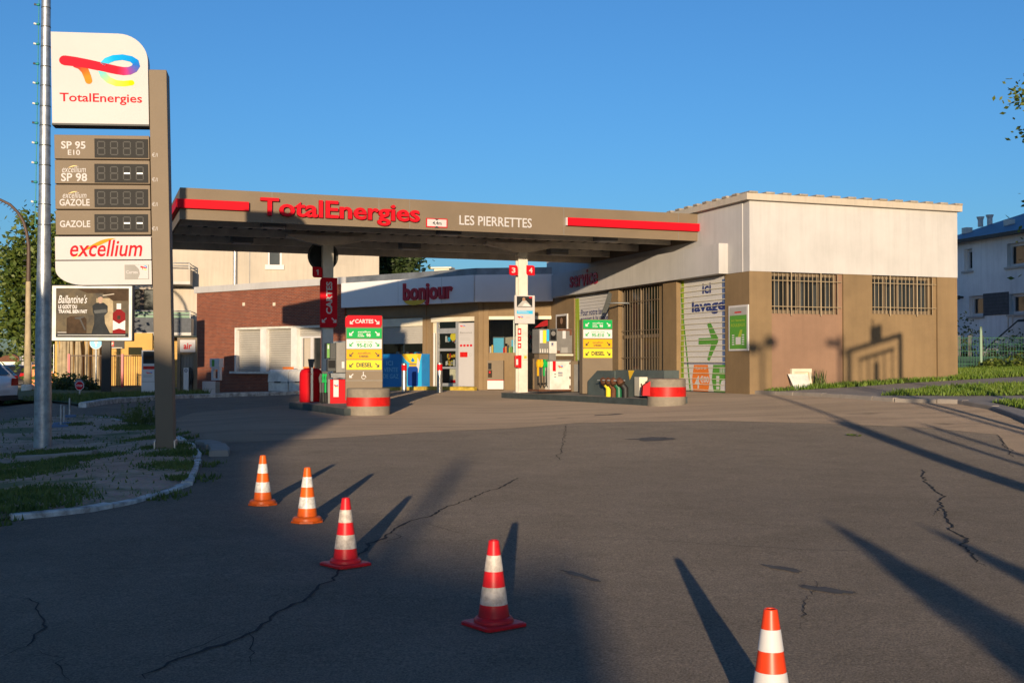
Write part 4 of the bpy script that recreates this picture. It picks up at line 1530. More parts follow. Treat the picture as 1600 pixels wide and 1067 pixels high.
# blue gas poster under the shop window
gp0 = (la(598, .5), la(659, .5), SHL.z(628, 607, .5), SHL.z(628, 553, .5))
t = thing('gas_locker', SHL.pt((gp0[0] + gp0[1]) / 2, gz(-4, 45) + .02, .3), 'blue gas-bottle locker with a printed gas cylinder under the shop window', 'locker')
m = MB(); m.box(SHL, gp0[0], gp0[1], gp0[2], gp0[3], .05, .5, M['blue_print']); m.build('body', t)
m = MB()
w, H = gp0[1] - gp0[0], gp0[3] - gp0[2]
X = lambda f: gp0[0] + w * f
Zf = lambda f: gp0[2] + H * f
m.plate(SHL, [(X(.5), Zf(.002)), (X(.999), Zf(.002)), (X(.999), Zf(.999)), (X(.5), Zf(.999))], .502, M['cyan_print'])
m.plate(SHL, [(X(.48), Zf(.999)), (X(.999), Zf(.999)), (X(.93), Zf(.66)), (X(.78), Zf(.66)), (X(.60), Zf(.82))], .504, M['gold'])
m.plate(SHL, [(X(.60), Zf(.995)), (X(.9), Zf(.995)), (X(.88), Zf(.7)), (X(.70), Zf(.8))], .506, M['yellow'])
m.plate(SHL, [(X(.90), Zf(.9)), (X(.96), Zf(.75)), (X(.92), Zf(.45)), (X(.86), Zf(.55))], .506, M['white'])
bx = [(X(.66), Zf(.08)), (X(.90), Zf(.08)), (X(.91), Zf(.14)), (X(.91), Zf(.58)), (X(.87), Zf(.64)), (X(.87), Zf(.72)), (X(.69), Zf(.72)), (X(.69), Zf(.64)), (X(.65), Zf(.58)), (X(.65), Zf(.14))]
m.plate(SHL, bx, .508, M['deep_blue'])
m.rect(SHL, X(.69), X(.87), Zf(.64), Zf(.70), .51, M['gold'])
m.plate(SHL, [(X(.78), Zf(.90)), (X(.83), Zf(.80)), (X(.78), Zf(.76)), (X(.73), Zf(.80))], .511, M['blue_print'])
for k, s in enumerate(('ICI', 'VENTE', 'DE GAZ')):
    x0, x1 = ((.10, .27), (.03, .40), (.02, .42))[k]
    m.text(s, SHL, X(x0), X(x1), Zf(.67 - .19 * k), Zf(.80 - .19 * k), .508, M['pale_blue'], bold=.012)
m.build('print', t)

# night safe under the right window
t = thing('night_counter', SHR.pt(ra(774, .2), gz(-.5, 42), .2), 'brown and white payment cabinet with red line against the shop front', 'cabinet')
m = MB()
c0, c1 = ra(761.5, .25), ra(786.5, .25)
zz = lambda y: SHR.z(774, y, .25)
m.box(SHR, c0, c1, zz(593.5), zz(563), .046, .25, M['taupe']); m.build('body', t)
m = MB(); m.box(SHR, c0, c1, zz(608), zz(594.6), .046, .25, M['white']); m.box(SHR, c0 - .001, c1 + .001, zz(594.6), zz(593.5), .045, .252, M['red']); m.build('plinth', t)
m = MB(); m.rect(SHR, c0 + .03, c0 + .16, zz(577), zz(567), .254, M['display']); m.rect(SHR, c0 + .02, c0 + .18, zz(590), zz(578), .254, M['poster_barrel']); m.rect(SHR, c0 + .06, c0 + .12, zz(583), zz(580), .256, M['red']); m.build('keypad', t)

# ---------------------------------------------------------------- brick wing
M['brick'] = brick_mat('red_brick', SHL.d, (.27, .064, .024), (.155, .034, .016), (.22, .15, .11))
M['deep_gold'] = paint('deep_gold', (.50, .27, .01), .6, .05, spec=.1)
M['yellow_brick'] = brick_mat('yellow_brick', (1, 0), (.62, .38, .11), (.52, .30, .08), (.42, .30, .14), .4, .1)
BL = la(309.5)
BZ0, BZ1 = -.2, SHL.z(420, 451.5)
root = thing('brick_building', SHL.pt((BL + LL) / 2, .2, -4), 'low red brick wing with roller-shuttered windows and white roof band', 'building')
wins = [(la(x0), la(x1), SHL.z(435, 580.5), SHL.z(435, 510)) for x0, x1 in ((370, 408), (417, 456), (465, 503))]
m = MB()
m.wall(SHL, BL, LL - .01, BZ0, BZ1, [(wins[0][0] - .1, wins[2][1] + .02, wins[0][2], wins[0][3])], -.3, .08, M['brick'])
m.box(SHL, BL, BL + .3, BZ0, BZ1, -8, -.301, M['brick'])
m.build('wall', root)
m = MB()
m.box(SHL, BL - .12, LL + .1, BZ1 + .001, BZ1 + .29, -8, .16, M['white_wall'])
m.build('roof_band', root)
m = MB()
for px in (383, 430.5):
    m.box(SHL, la(px) - .08, la(px) + .08, SHL.z(px, 478), SHL.z(px, 473), .081, .1, M['cream_box'])
m.build('wall_vent', root)
m = MB()
m.box(SHL, wins[0][0] - .25, wins[2][1] + .1, wins[0][2] - .1, wins[0][2] - .001, -.1, .22, M['white_dirty'])
m.build('sill', root)
m = MB()
m.box(SHL, wins[0][0] - .099, wins[2][1] + .019, wins[0][3] - .1, wins[0][3] - .001, -.22, .05, M['white_dirty'])
for a0, a1 in ((wins[0][0] - .099, wins[0][0]), (wins[0][1], wins[1][0]), (wins[1][1], wins[2][0])):
    m.box(SHL, a0, a1, wins[0][2] + .001, wins[0][3] - .101, -.22, .05, M['frame_white'])
m.build('window_surround', root)
for k, w in enumerate(wins):
    m = MB()
    m.rect(SHL, w[0], w[1], w[2], w[3], -.21, M['window_dark'])
    wn_ = m.build('window', root)
    m = MB()
    z0 = w[2] if k < 2 else SHL.z(484, 525)
    m.slats(SHL, w[0] + .01, w[1] - .01, z0 + .01, w[3] - .105, -.13, .10, .03, M['shutter'])
    m.build('shutter', wn_)
    if k == 2:
        m = MB()
        z1 = z0
        for a0, a1 in ((w[0] + .01, w[0] + .16), ((w[0] + w[1]) / 2 - .08, (w[0] + w[1]) / 2 + .08), (w[1] - .14, w[1] - .01)):
            m.box(SHL, a0, a1, w[2] + .12, z1 - .08, -.19, -.12, M['white'])
        m.box(SHL, w[0] + .01, w[1] - .01, w[2] + .001, w[2] + .119, -.19, -.121, M['white'])
        m.box(SHL, w[0] + .01, w[1] - .01, z1 - .079, z1, -.19, -.121, M['white'])
        m.rect(SHL, w[0] + .2, w[0] + .75, w[2] + .12, z1 - .08, -.20, M['cream_wall'])
        m.build('frame', wn_)
m = MB()                                               # small glazed hatch near the shop end
m.pxrect(SHL, 520, 589, 540, 536, .085, M['window_dark'])
hw = m.build('window', root)
m = MB()
m.pxbox(SHL, 519, 536, 541, 533, .083, .12, M['alu']); m.pxbox(SHL, 519, 592, 541, 589, .083, .12, M['alu'])
m.build('frame', hw)

# ---------------------------------------------------------------- beige apartment block
q0 = at(592, 500, 74)
AP = Fr(q0.xy, (.985, .17))
ap = lambda px, o=0.0, py=450: AP.a(px, o, py)
A_L = ap(203)
root = thing('apartment_block', AP.pt(A_L / 2, .3, -5), 'beige apartment block with balconies behind the brick wing', 'building')
zg0 = SHL.z(592, 500) * 0 + .0
apz = lambda px, y, o=0.0: AP.z(px, y, o)
m = MB()
ow = (ap(418), ap(440), apz(430, 414), apz(430, 391))
o2 = (ap(206), ap(264), apz(235, 488), apz(235, 452))
m.wall(AP, A_L, 0, apz(250, 525), apz(430, 340), [ow, o2], -.35, 0, M['cream_wall'])
m.box(AP, -.3, 0, 0, apz(430, 340), -12, -.351, M['cream_wall'])
m.box(AP, A_L, A_L + .3, 0, apz(430, 340), -12, -.351, M['cream_wall'])
m.build('wall', root)
m = MB()
m.box(AP, A_L, ap(330), -.2, apz(250, 525) - .01, -1.4, -.9, M['yellow_brick'])
m.build('ground_floor_wall', root)
m = MB(); m.box(AP, A_L - .2, .2, apz(430, 340) + .01, apz(430, 340) + .4, -12, .2, M['zinc']); m.build('roof', root)
m = MB(); m.box(AP, ap(389), ap(391), apz(390, 470), apz(390, 341), .001, .006, M['mid_grey']); m.build('wall_joint', root)
m = MB(); m.tube([AP.pt(ap(367), 2, .12), AP.pt(ap(367), apz(367, 341), .12)], .13, M['steel'], 10); m.build('drainpipe', root)
m = MB(); m.rect(AP, ow[0], ow[1], ow[2], ow[3], -.2, M['window_dark']); w_ = m.build('window', root)
m = MB(); m.box(AP, ow[0] - .15, ow[1] + .15, ow[2] - .3, ow[2] - .001, -.2, .12, M['white']); m.build('sill', w_)
m = MB(); m.box(AP, ow[1] - .12, ow[1] - .001, ow[2], ow[3], -.19, -.05, M['white']); m.box(AP, ow[0] + .001, ow[0] + .12, ow[2], ow[3], -.19, -.05, M['white']); m.build('frame', w_)
m = MB(); m.rect(AP, o2[0], o2[1], o2[2], o2[3], -.33, M['window_dark'])
m.box(AP, ap(221) - .12, ap(221) + .12, o2[2], o2[3], -.32, -.2, M['brown_steel']); m.build('balcony_door', root)
for k, (x0, x1, yt, yb, yr) in enumerate(((236, 297, 420, 444, 411), (208, 299, 497, 524, 486))):
    O = 1.7
    a0, a1 = ap(x0, O), ap(x1, O)
    z0, z1, z2 = apz(270, yb, O), apz(270, yt, O), apz(270, yr, O)
    m = MB()
    m.box(AP, a0, a1, z0 + .18, z1, O - .15, O, M['slate_grey'] if k else M['cream_wall'])  # lower balcony front: its shade is painted in as dark slate grey
    m.box(AP, a1 - .15, a1, z0 + .18, z1, .001, O - .151, M['cream_wall'])
    m.box(AP, a0, a0 + .15, z0 + .18, z1, .001, O - .151, M['cream_wall'])
    m.box(AP, a0, a1, z0, z0 + .179, .001, O, M['grey_panel'])
    b = m.build('balcony', root)
    m = MB()
    for z in ((z1 + z2) / 2, z2):
        m.tube([AP.pt(a0, z, .05), AP.pt(a0, z, O - .07), AP.pt(a1 - .05, z, O - .07), AP.pt(a1 - .05, z, .05)], .035, M['alu'], 5)
    for a in (a0 + .05, (a0 + a1) / 2, a1 - .07):
        m.tube([AP.pt(a, z1, O - .07), AP.pt(a, z2, O - .07)], .035, M['alu'], 5)
    m.build('railing', b)
    if k:
        m = MB(); m.rect(AP, a0 + .1, a1 - .1, z1 + .02, z2 - .06, O - .1, M['fence_green']); m.build('screen', b)

# street-side yellow wall with slender timber posts, and the red-brown fence before it
YW = Fr(at(88, 600, 60).xy, (.99, .14))
root = thing('yellow_wall', YW.pt(4, gz(-22, 60), 0), 'sunlit yellow wall behind a row of tall timber posts', 'wall')
yz = lambda px, y, o=0.0: YW.z(px, y, o)
m = MB(); m.box(YW, YW.a(86), YW.a(238), -.2, yz(150, 520), -.3, 0, M['yellow_wall']); m.build('wall', root)
tpl = None
for k, px in enumerate((91, 96, 101, 106, 113, 119, 125, 137, 149, 155)):
    a = YW.a(px, .5)
    m = MB(); r0 = .07 + .03 * ((k * 7) % 3)
    m.tube([YW.pt(a, gz(-22, 60) - .1, .5), YW.pt(a + rnd.uniform(-.05, .05), yz(px, 560, .5), .5), YW.pt(a + rnd.uniform(-.08, .08), yz(px, 520 + (k % 3) * 6, .5), .5)], [r0, r0 * .95, r0 * .85], M['timber'], 8)
    tag(m.build('timber_post'), 'tall weathered timber post standing in front of the yellow wall', 'post', 'timber posts before the yellow wall')
root = thing('picket_fence', at(170, 606, 52), 'low red-brown metal picket fence before the sunlit yellow wall', 'fence')
PF = Fr(at(108, 600, 52).xy, (.995, .09))
m = MB()
for px in (108, 191.5, 236):
    a = PF.a(px); m.box(PF, a - .05, a + .05, gz(-20, 52), PF.z(px, 553), -.05, .05, M['dark_red'])
m.build('fence_post', root)
m = MB()
m.box(PF, PF.a(108), PF.a(236), PF.z(150, 556.5), PF.z(150, 554.8), -.03, .03, M['brown_steel'])
m.box(PF, PF.a(108), PF.a(236), PF.z(150, 604), PF.z(150, 602.5), -.03, .03, M['brown_steel'])
m.build('rail', root)
m = MB()
px = 111
while px < 235:
    m.tube([PF.pt(PF.a(px), PF.z(px, 605), 0), PF.pt(PF.a(px), PF.z(px, 555.5), 0)], .014, M['brown_steel'], 5); px += 3.6
m.build('pickets', root)['kind'] = 'stuff'


def shrub(pos, w, h, n, size, mat, label, cat='shrub', seed=1, name='shrub', group=None, z0=0.0):
    r = random.Random(seed)
    m = MB(); vs = []; fs = []
    for _ in range(n):
        v = Vector((r.gauss(0, .42), r.gauss(0, .42), abs(r.gauss(0, .5))))
        if v.length > 1.2: continue
        p = Vector((pos[0] + v.x * w, pos[1] + v.y * w, gz(pos[0], pos[1]) + z0 + .05 + v.z * h))
        a = Vector((r.uniform(-1, 1), r.uniform(-1, 1), r.uniform(-.6, .9))).normalized()
        b = a.cross(Vector((r.uniform(-1, 1), r.uniform(-1, 1), r.uniform(-1, 1)))).normalized()
        s = size * r.uniform(.6, 1.3); k = len(vs)
        vs += [p - a * s, p + b * s * .5, p + a * s, p - b * s * .5]; fs.append((k, k + 1, k + 2, k + 3))
    m.add(vs, fs, mat)
    for _ in range(5):
        m.tube([(pos[0] + r.uniform(-.1, .1), pos[1], gz(pos[0], pos[1]) + z0 - .05), (pos[0] + r.uniform(-.5, .5) * w, pos[1] + r.uniform(-.5, .5) * w, gz(pos[0], pos[1]) + z0 + h * .7)], [.02, .008], M['bark'], 4, False)
    return tag(m.build(name), label, cat, group)


for k, (px, py, y, w, h) in enumerate(((92, 600, 49, 1.0, .95), (103, 604, 47, .9, .8), (118, 600, 49, .8, .9), (134, 602, 48, .9, .75))):
    p = at(px, py, y)
    shrub((p.x, p.y), w, h, 900, .09, M['leaf'] if k == 0 else M['leaf_dark'], ['pale green leafy shrub near the foot of the thin sign post', 'dark low shrub between the pale shrub and the fence end', 'dark shrub behind the small stop sign', 'low dark shrub at the fence beside the stop sign'][k], seed=20 + k)

# tall weeds by the foot of the price sign
for k, (px, py) in enumerate(((205, 662), (232, 668), (216, 668))):
    p = ground(px, py)
    m = MB()
    for j in range(34):
        b = Vector((p.x + rnd.uniform(-.22, .22), p.y + rnd.uniform(-.2, .2), p.z + .05))
        t = b + Vector((rnd.uniform(-.16, .16), rnd.uniform(-.1, .1), rnd.uniform(.15, (.45, .75, .3)[k])))
        m.tube([b, b.lerp(t, .5) + Vector((rnd.uniform(-.03, .03), 0, 0)), t], [.005, .004, .002], M['grass_dull'], 4, False)
        for i in range(4):
            c = b.lerp(t, rnd.uniform(.3, 1)); s = .03
            m.quad(c, c + Vector((s, 0, s)), c + Vector((s * 1.6, 0, s * .4)), c + Vector((s * .7, .01, -s * .3)), M['grass_dull'])
    tag(m.build('weed'), ['spindly weed growing at the kerb left of the price sign column', 'tallest spindly weed at the kerb next to the price sign column', 'short bushy weed between two spindly ones at the kerb'][k], 'plant')

# ---------------------------------------------------------------- pump islands
IB2a, IB2b = ground(788, 622), ground(1018, 634.5)
I2 = Fr(IB2a.xy, (IB2b - IB2a).xy); L2 = (IB2b - IB2a).xy.length
IB1a, IB1b = ground(456, 639), ground(537, 649.5)
I1 = Fr(IB1a.xy, (IB1b - IB1a).xy); L1 = (IB1b - IB1a).xy.length


def island(F_, a0, a1, o0, o1, label):
    t = thing('pump_island', F_.pt((a0 + a1) / 2, gz(*F_.pt((a0 + a1) / 2, 0).xy), (o0 + o1) / 2), label, 'kerb island')
    m = MB()
    for nm, mat, ins, zA, zB in (('kerb_edge', 'island', 0, -.1, .155), ('top', 'island_top', .07, .1, .160)):
        m = MB(); n = 8
        for k in range(n):
            p, q = a0 + ins + (a1 - a0 - 2 * ins) * k / n, a0 + ins + (a1 - a0 - 2 * ins) * (k + 1) / n
            P = []
            for a in (p, q):
                for o in (o0 + ins, o1 - ins):
                    b = F_.pt(a, 0, o); g = gz(b.x, b.y)
                    P += [Vector((b.x, b.y, g + zA)), Vector((b.x, b.y, g + zB))]
            m.add(P, [(1, 5, 7, 3), (2, 3, 7, 6), (0, 4, 5, 1)] + ([(0, 1, 3, 2)] if k == 0 else []) + ([(4, 6, 7, 5)] if k == n - 1 else []), M[mat])
        m.build(nm, t)
    return t


island(I2, -.2, L2 + .02, -1.0, 0, 'dark-edged pump island in full sun under pillar 3 and 4')
island(I1, -.2, L1 + .02, -1.05, 0, 'dark-edged pump island with the round red bin on its end')


def ring(c, r, h, band, label, top=None, seg=28):
    t = thing('bumper_ring', c, label, 'bumper')
    m = MB()
    m.lathe(c, [(r, -.05), (r, h - .02), (r - .02, h)], M['concrete_ring'], seg)
    m.build('wall', t)
    m = MB(); m.lathe(c, [(r + .006, band[0]), (r + .006, band[1])], M['red_worn'], seg); m.build('red_band', t)
    m = MB()
    m.lathe(c, [(r - .02, h + .001), (0.01, h + .001)], M[top or 'concrete_ring'], seg, False)
    m.build('cover', t)
    return t


B1 = ground(571, 650) + Vector((0, .52, 0)); B1.z = gz(B1.x, B1.y)
s1 = FPX / (B1.y - .5)
R1 = 34.5 / s1
ring(B1, R1, 42 / s1, (14 / s1, 28 / s1), 'round concrete bumper with red band below the red-topped fuel sign')
B2 = ground(1046, 635) + Vector((0.0, .5, 0)); B2.z = gz(B2.x, B2.y)
s2 = FPX / (B2.y - .5)
R2 = 30.5 / s2
ring(B2, R2, 42 / s2, (14 / s2, 29 / s2), 'round concrete bumper with red band and red top beside the wash door', 'red')
t = thing('bumper_flank', I2.pt(L2 - .1, gz(3, 27), -.5), 'slanted red guard plate against the round bumper near the wash door', 'guard')
FB = Fr(B2.xy + Vector((0, -.1)), (1, .0))
pts = [FB.az(1004, 618, .1), FB.az(1018, 618, .1), FB.az(1020, 593, .1), FB.az(1005, 603, .1)]
m = MB(); m.poly(FB, pts, -.3, .1, M['red']); m.build('plate', t)

PERP = Vector((-I2.n.x, -I2.n.y))                       # faces that look down the island to the camera
def on_island(F_, px, off):
    q = F_.pt(F_.a(px, off), 0, off)
    return Fr(q.xy, (-F_.n.x, -F_.n.y)), q


def wheelchair(m, fr, a, z, s, o, mat):
    m.disc(fr, a, z + .42 * s, .08 * s, o - .001, o, mat, 10)
    m.plate(fr, [(a - .06 * s, z + .32 * s), (a + .03 * s, z + .32 * s), (a + .05 * s, z + .05 * s), (a - .05 * s, z + .05 * s)], o, mat)
    m.plate(fr, [(a - .05 * s, z + .05 * s), (a + .28 * s, z + .05 * s), (a + .38 * s, z - .22 * s), (a + .30 * s, z - .25 * s), (a + .22 * s, z - .03 * s), (a - .05 * s, z - .03 * s)], o, mat)
    n = 20
    for k in range(n):
        w0, w1 = [2 * math.pi * (.20 + .72 * j / n) for j in (k, k + 1)]
        r0, r1 = .21 * s, .28 * s
        cx, cz = a + .02 * s, z - .17 * s
        m.plate(fr, [(cx + r * math.cos(w), cz + r * math.sin(w)) for r, w in ((r0, w0), (r1, w0), (r1, w1), (r0, w1))], o + .0002, mat)


def fuel_sign(fr, x0, x1, ys, header, label, ytop, ybot, o=.0):
    """ys: y limits of the four coloured panels"""
    xm = (x0 + x1) / 2
    zz = lambda y: fr.z(xm, y, o)
    A0, A1 = fr.a(x0, o, 540), fr.a(x1, o, 540)
    W = A1 - A0
    t = thing('fuel_sign', fr.pt((A0 + A1) / 2, zz(ybot), o - .15), label, 'sign')
    m = MB(); m.box(fr, A0 - .02, A1 + .02, zz(ybot), zz(ytop), o - .3, o - .02, M['taupe']); m.build('body', t, .008)
    def pan(y0, y1, mat, name):
        m = MB(); m.box(fr, A0, A1, zz(y1), zz(y0), o - .019, o, M[mat]); return m.build(name, t)
    cols = (('green', 'white'), ('white', 'green'), ('orange_panel', 'black'), ('yellow', 'black'))
    if header:
        m = MB()
        z0, z1 = zz(header[1]), zz(header[0])
        H = z1 - z0
        pts = [(A0 - .03, z0), (A1 - .03, z0), (A1 + .0, z0 + .06), (A1 + .0, z1), (A0 + .03, z1), (A0 - .03, z1 - .06)]
        m.poly(fr, pts, o - .3, o + .012, M['red_sign'])
        p = m.build('header_panel', t)
        m = MB(); m.text('CARTES', fr, A0 + W * .24, A0 + W * .76, z0 + H * .32, z0 + H * .68, o + .014, M['white_sign'], bold=.03)
        arrow(m, fr, A0 + W * .16, z0 + H * .45, H * .42, o + .014, M['white_sign'], 'dl'); arrow(m, fr, A0 + W * .86, z0 + H * .45, H * .42, o + .014, M['white_sign'], 'dr'); m.build('lettering', p)
    for k, (y0, y1) in enumerate(ys):
        p = pan(y0, y1, cols[k][0], ('green_panel', 'white_panel', 'amber_panel', 'yellow_panel')[k])
        ink = M[cols[k][1]] if k != 1 else M['green']
        z0, z1 = zz(y1), zz(y0); H = z1 - z0
        m = MB()
        arrow(m, fr, A0 + W * .14, z0 + H * .48, H * .46, o + .003, ink, 'dl'); arrow(m, fr, A0 + W * .87, z0 + H * .48, H * .46, o + .003, ink, 'dr')
        if k == 0:
            m.text('excellium', fr, A0 + W * .32, A0 + W * .68, z0 + H * .55, z0 + H * .75, o + .003, ink, bold=.012, shear=.25)
            m.text('SANS', fr, A0 + W * .32, A0 + W * .46, z0 + H * .33, z0 + H * .45, o + .003, ink, bold=.03)
            m.text('PLOMB', fr, A0 + W * .32, A0 + W * .50, z0 + H * .15, z0 + H * .28, o + .003, ink, bold=.03)
            m.text('98', fr, A0 + W * .56, A0 + W * .68, z0 + H * .14, z0 + H * .46, o + .003, ink, bold=.03)
        elif k == 1:
            m.text('SANS PLOMB', fr, A0 + W * .27, A0 + W * .74, z0 + H * .64, z0 + H * .80, o + .003, ink, bold=.0)
            m.text('95-E10', fr, A0 + W * .29, A0 + W * .72, z0 + H * .16, z0 + H * .56, o + .003, ink, bold=.03)
        elif k == 2:
            m.text('excellium', fr, A0 + W * .32, A0 + W * .68, z0 + H * .52, z0 + H * .74, o + .003, ink, bold=.008, shear=.25)
            m.text('DIESEL', fr, A0 + W * .36, A0 + W * .64, z0 + H * .17, z0 + H * .40, o + .003, ink, bold=.03)
        else:
            m.text('DIESEL', fr, A0 + W * .28, A0 + W * .74, z0 + H * .26, z0 + H * .72, o + .003, ink, bold=.035)
        m.build('lettering', p)
    return t, A0, W, zz


q = B1 + Vector((.0, .15, 0))
FS1 = Fr((q.x, q.y), (.985, .17))
t, A0, W, zz = fuel_sign(FS1, 541.5, 596.5, ((513, 528.5), (530, 545), (546, 561), (562.5, 577.5)), (493, 511), 'tall brown fuel sign topped by a red CARTES header', 494, 625)
m = MB()
arrow(m, FS1, A0 + W * .14, zz(587), W * .12, -.017, M['white'], 'dl'); wheelchair(m, FS1, A0 + W * .48, zz(587), W * .22, -.017, M['white'])
for y in (579, 594.5):
    m.rect(FS1, A0 - .02, A0 + W + .02, zz(y) - .006, zz(y) + .006, -.018, M['mid_grey'])
m.build('lettering', t)
FS2, q = on_island(I2, 933, -.75)
FS2 = Fr(q.xy, (.97, .24))
fuel_sign(FS2, 911.5, 956.5, ((500, 513.5), (515, 528.5), (530, 543.5), (545, 559)), None, 'brown fuel sign without red header behind the grey filling-pipe wall', 499, 615)


# ---------------------------------------------------------------- pumps
def nozzle_set(m, fr, px0, px1, ytop, ybot, o, cols):
    n = len(cols)
    for k, c in enumerate(cols):
        px = px0 + (px1 - px0) * (k + .5) / n
        a, z = fr.az(px, ytop, o)
        s = (fr.az(px, ytop, o)[1] - fr.az(px, ytop + 10, o)[1]) / .18
        m.poly(fr, [(a - .045, z), (a - .01, z + .10), (a + .03, z + .09), (a + .05, z - .02), (a + .03, z - .11), (a - .03, z - .12)], o - .03, o + .05, M[c])
        m.box(fr, a - .02, a + .02, z - .36, z - .121, o - .02, o + .02, M[c] if k % 2 == 0 else M['dark_grey'])
        zb = fr.z(px, ybot, o)
        d = .10 + .05 * (k % 3)
        m.tube([fr.pt(a, z - .35, o), fr.pt(a - .01, z - .6, o + .02), fr.pt(a + .02, zb + .16, o + .04), fr.pt(a + d * .5, zb + .03, o + .05), fr.pt(a + d, zb + .10, o + .02), fr.pt(a + d * 1.3, zb + .5, o - .06)], .017, M['rubber'], 6)


P2, q = on_island(I2, 870, -.62)
gq = gz(q.x, q.y) + .16
t = thing('fuel_pump', (q.x, q.y, gq), 'grey and white fuel pump with yellow and green nozzles in full sun', 'pump')
B = lambda m, x0, y0, x1, y1, o0, o1, mat: m.pxbox(P2, x0, y0, x1, y1, o0, o1, M[mat])
m = MB(); B(m, 859.5, 564.5, 892, 609, -.35, .30, 'white_dirty'); B(m, 858.5, 562.3, 893, 564.4, -.36, .31, 'mid_grey'); cab = m.build('cabinet', t, .01)
m = MB()
a, z = P2.az(866, 571, .302); m.rect(P2, a - .05, a + .05, z - .16, z + .14, .303, M['red'])
for y in (584, 588): m.pxrect(P2, 866, y + 1.2, 869, y, .303, M['dark_grey'])
m.pxrect(P2, 872, 583, 879, 581.5, .303, M['navy']); m.pxrect(P2, 872, 588, 879, 584, .303, M['grey_panel'])
for y0, y1 in ((566, 569), (588, 592), (602, 607)): m.pxrect(P2, 889.5, y1, 891.5, y0, .303, M['rust'])
m.build('sticker', cab)
logo(P2, *[P2.a(x, .304, 573) for x in (872, 879.5)], P2.z(875, 576, .304), P2.z(875, 571, .304), .304, cab, 1.2)
m = MB(); B(m, 842.5, 552, 858, 610, -.3, .0, 'taupe'); B(m, 842, 608.5, 893, 611, -.36, .32, 'rust'); m.build('nozzle_bay', t)
m = MB()
B(m, 842.5, 514, 858.5, 552, -.3, .12, 'mid_grey'); B(m, 858.6, 514, 870, 533, -.3, .14, 'dark_grey'); B(m, 858.6, 533.1, 870, 552, -.3, .14, 'white_dirty'); B(m, 870.1, 513.5, 894, 552, -.3, .10, 'mid_grey')
B(m, 858.7, 552.1, 869, 563.5, -.3, .1, 'mid_grey'); B(m, 869, 553, 896, 556, -.32, .13, 'cream_box'); hd = m.build('head', t, .006)
m = MB()
m.pxrect(P2, 843.5, 536, 848, 516, .122, M['white']); m.pxrect(P2, 848.4, 536, 853.5, 516, .122, M['yellow']); m.pxrect(P2, 854, 533, 858, 515, .122, M['cyan_print'])
for j in range(4): m.pxrect(P2, 843.5 + 3.7 * j, 551, 845 + 3.7 * j, 545, .122, M['white_dirty'])
m.pxrect(P2, 860.5, 531, 868.5, 516, .142, M['display']); m.disc(P2, *P2.az(864.5, 521, .143), .07, .142, .146, M['mid_grey'], 12)
m.pxrect(P2, 861, 541, 865, 535, .142, M['grey_panel']); m.pxrect(P2, 862, 539, 864, 536, .144, M['navy'])
m.pxrect(P2, 879, 529, 884, 516.5, .102, M['white']); m.pxrect(P2, 871, 517, 893.5, 514, .102, M['rust']); m.pxrect(P2, 890, 524, 893.5, 516, .1025, M['rust']); m.pxrect(P2, 870.5, 551.5, 875, 548, .102, M['rust'])
for j in range(5): m.pxrect(P2, 877, 551 - 1.8 * j, 887, 550 - 1.8 * j, .102, M['grey_panel'])
m.build('display', hd)
m = MB(); nozzle_set(m, P2, 838, 857, 567, 607, .1, ('orange_panel', 'orange_panel', 'green', 'green')); m.build('nozzles', t)
m = MB(); B(m, 892.6, 564, 908.5, 612, -.55, .1, 'taupe'); B(m, 897, 569, 907.5, 611.5, .101, .12, 'mid_grey'); m.pxrect(P2, 904, 612, 907, 594, .122, M['black']); m.build('side_cabinet', t)

F1p, q = on_island(I1, 520, -.7)
P1 = Fr(at(520, 630, 27.9).xy, (.97, .24))
q = P1.p
t = thing('fuel_pump', (q.x, q.y, gz(q.x, q.y) + .16), 'red-cabinet fuel pump in shade between the red bin and the CARTES sign', 'pump')
B = lambda m, x0, y0, x1, y1, o0, o1, mat: m.pxbox(P1, x0, y0, x1, y1, o0, o1, M[mat])
m = MB(); B(m, 516, 593, 548, 640, -.35, .30, 'red'); B(m, 512.5, 592, 515.9, 640, -.34, .28, 'mid_grey'); cab = m.build('cabinet', t, .01)
m = MB(); m.pxrect(P1, 521, 620, 529, 593.5, .303, M['white']); m.build('sticker', cab)
logo(P1, P1.a(522, .306, 603), P1.a(528.5, .306, 603), P1.z(525, 606, .306), P1.z(525, 600.5, .306), .306, cab, 1.2)
m = MB(); B(m, 503.5, 580, 512.4, 641, -.3, .0, 'dark_grey'); m.build('nozzle_bay', t)
m = MB(); B(m, 509, 536, 516, 560, -.3, .12, 'poster_dark'); B(m, 516.1, 536, 525, 561, -.3, .14, 'dark_grey'); B(m, 525.1, 535, 545, 582, -.3, .10, 'mid_grey'); B(m, 512, 561.1, 525, 580, -.3, .13, 'dark_grey'); B(m, 517, 583, 546, 590, -.3, .2, 'zinc'); hd = m.build('head', t, .006)
m = MB(); m.pxrect(P1, 511, 559, 515, 537, .123, M['leaf_print']); m.pxrect(P1, 512, 545, 514, 539, .125, M['white']); m.pxrect(P1, 534, 575, 538, 565, .102, M['white']); m.pxrect(P1, 513, 575, 524, 563, .132, M['display']); m.build('display', hd)
m = MB(); nozzle_set(m, P1, 499, 514, 590, 638, .22, ('dark_grey', 'green', 'green', 'dark_grey')); m.build('nozzles', t)

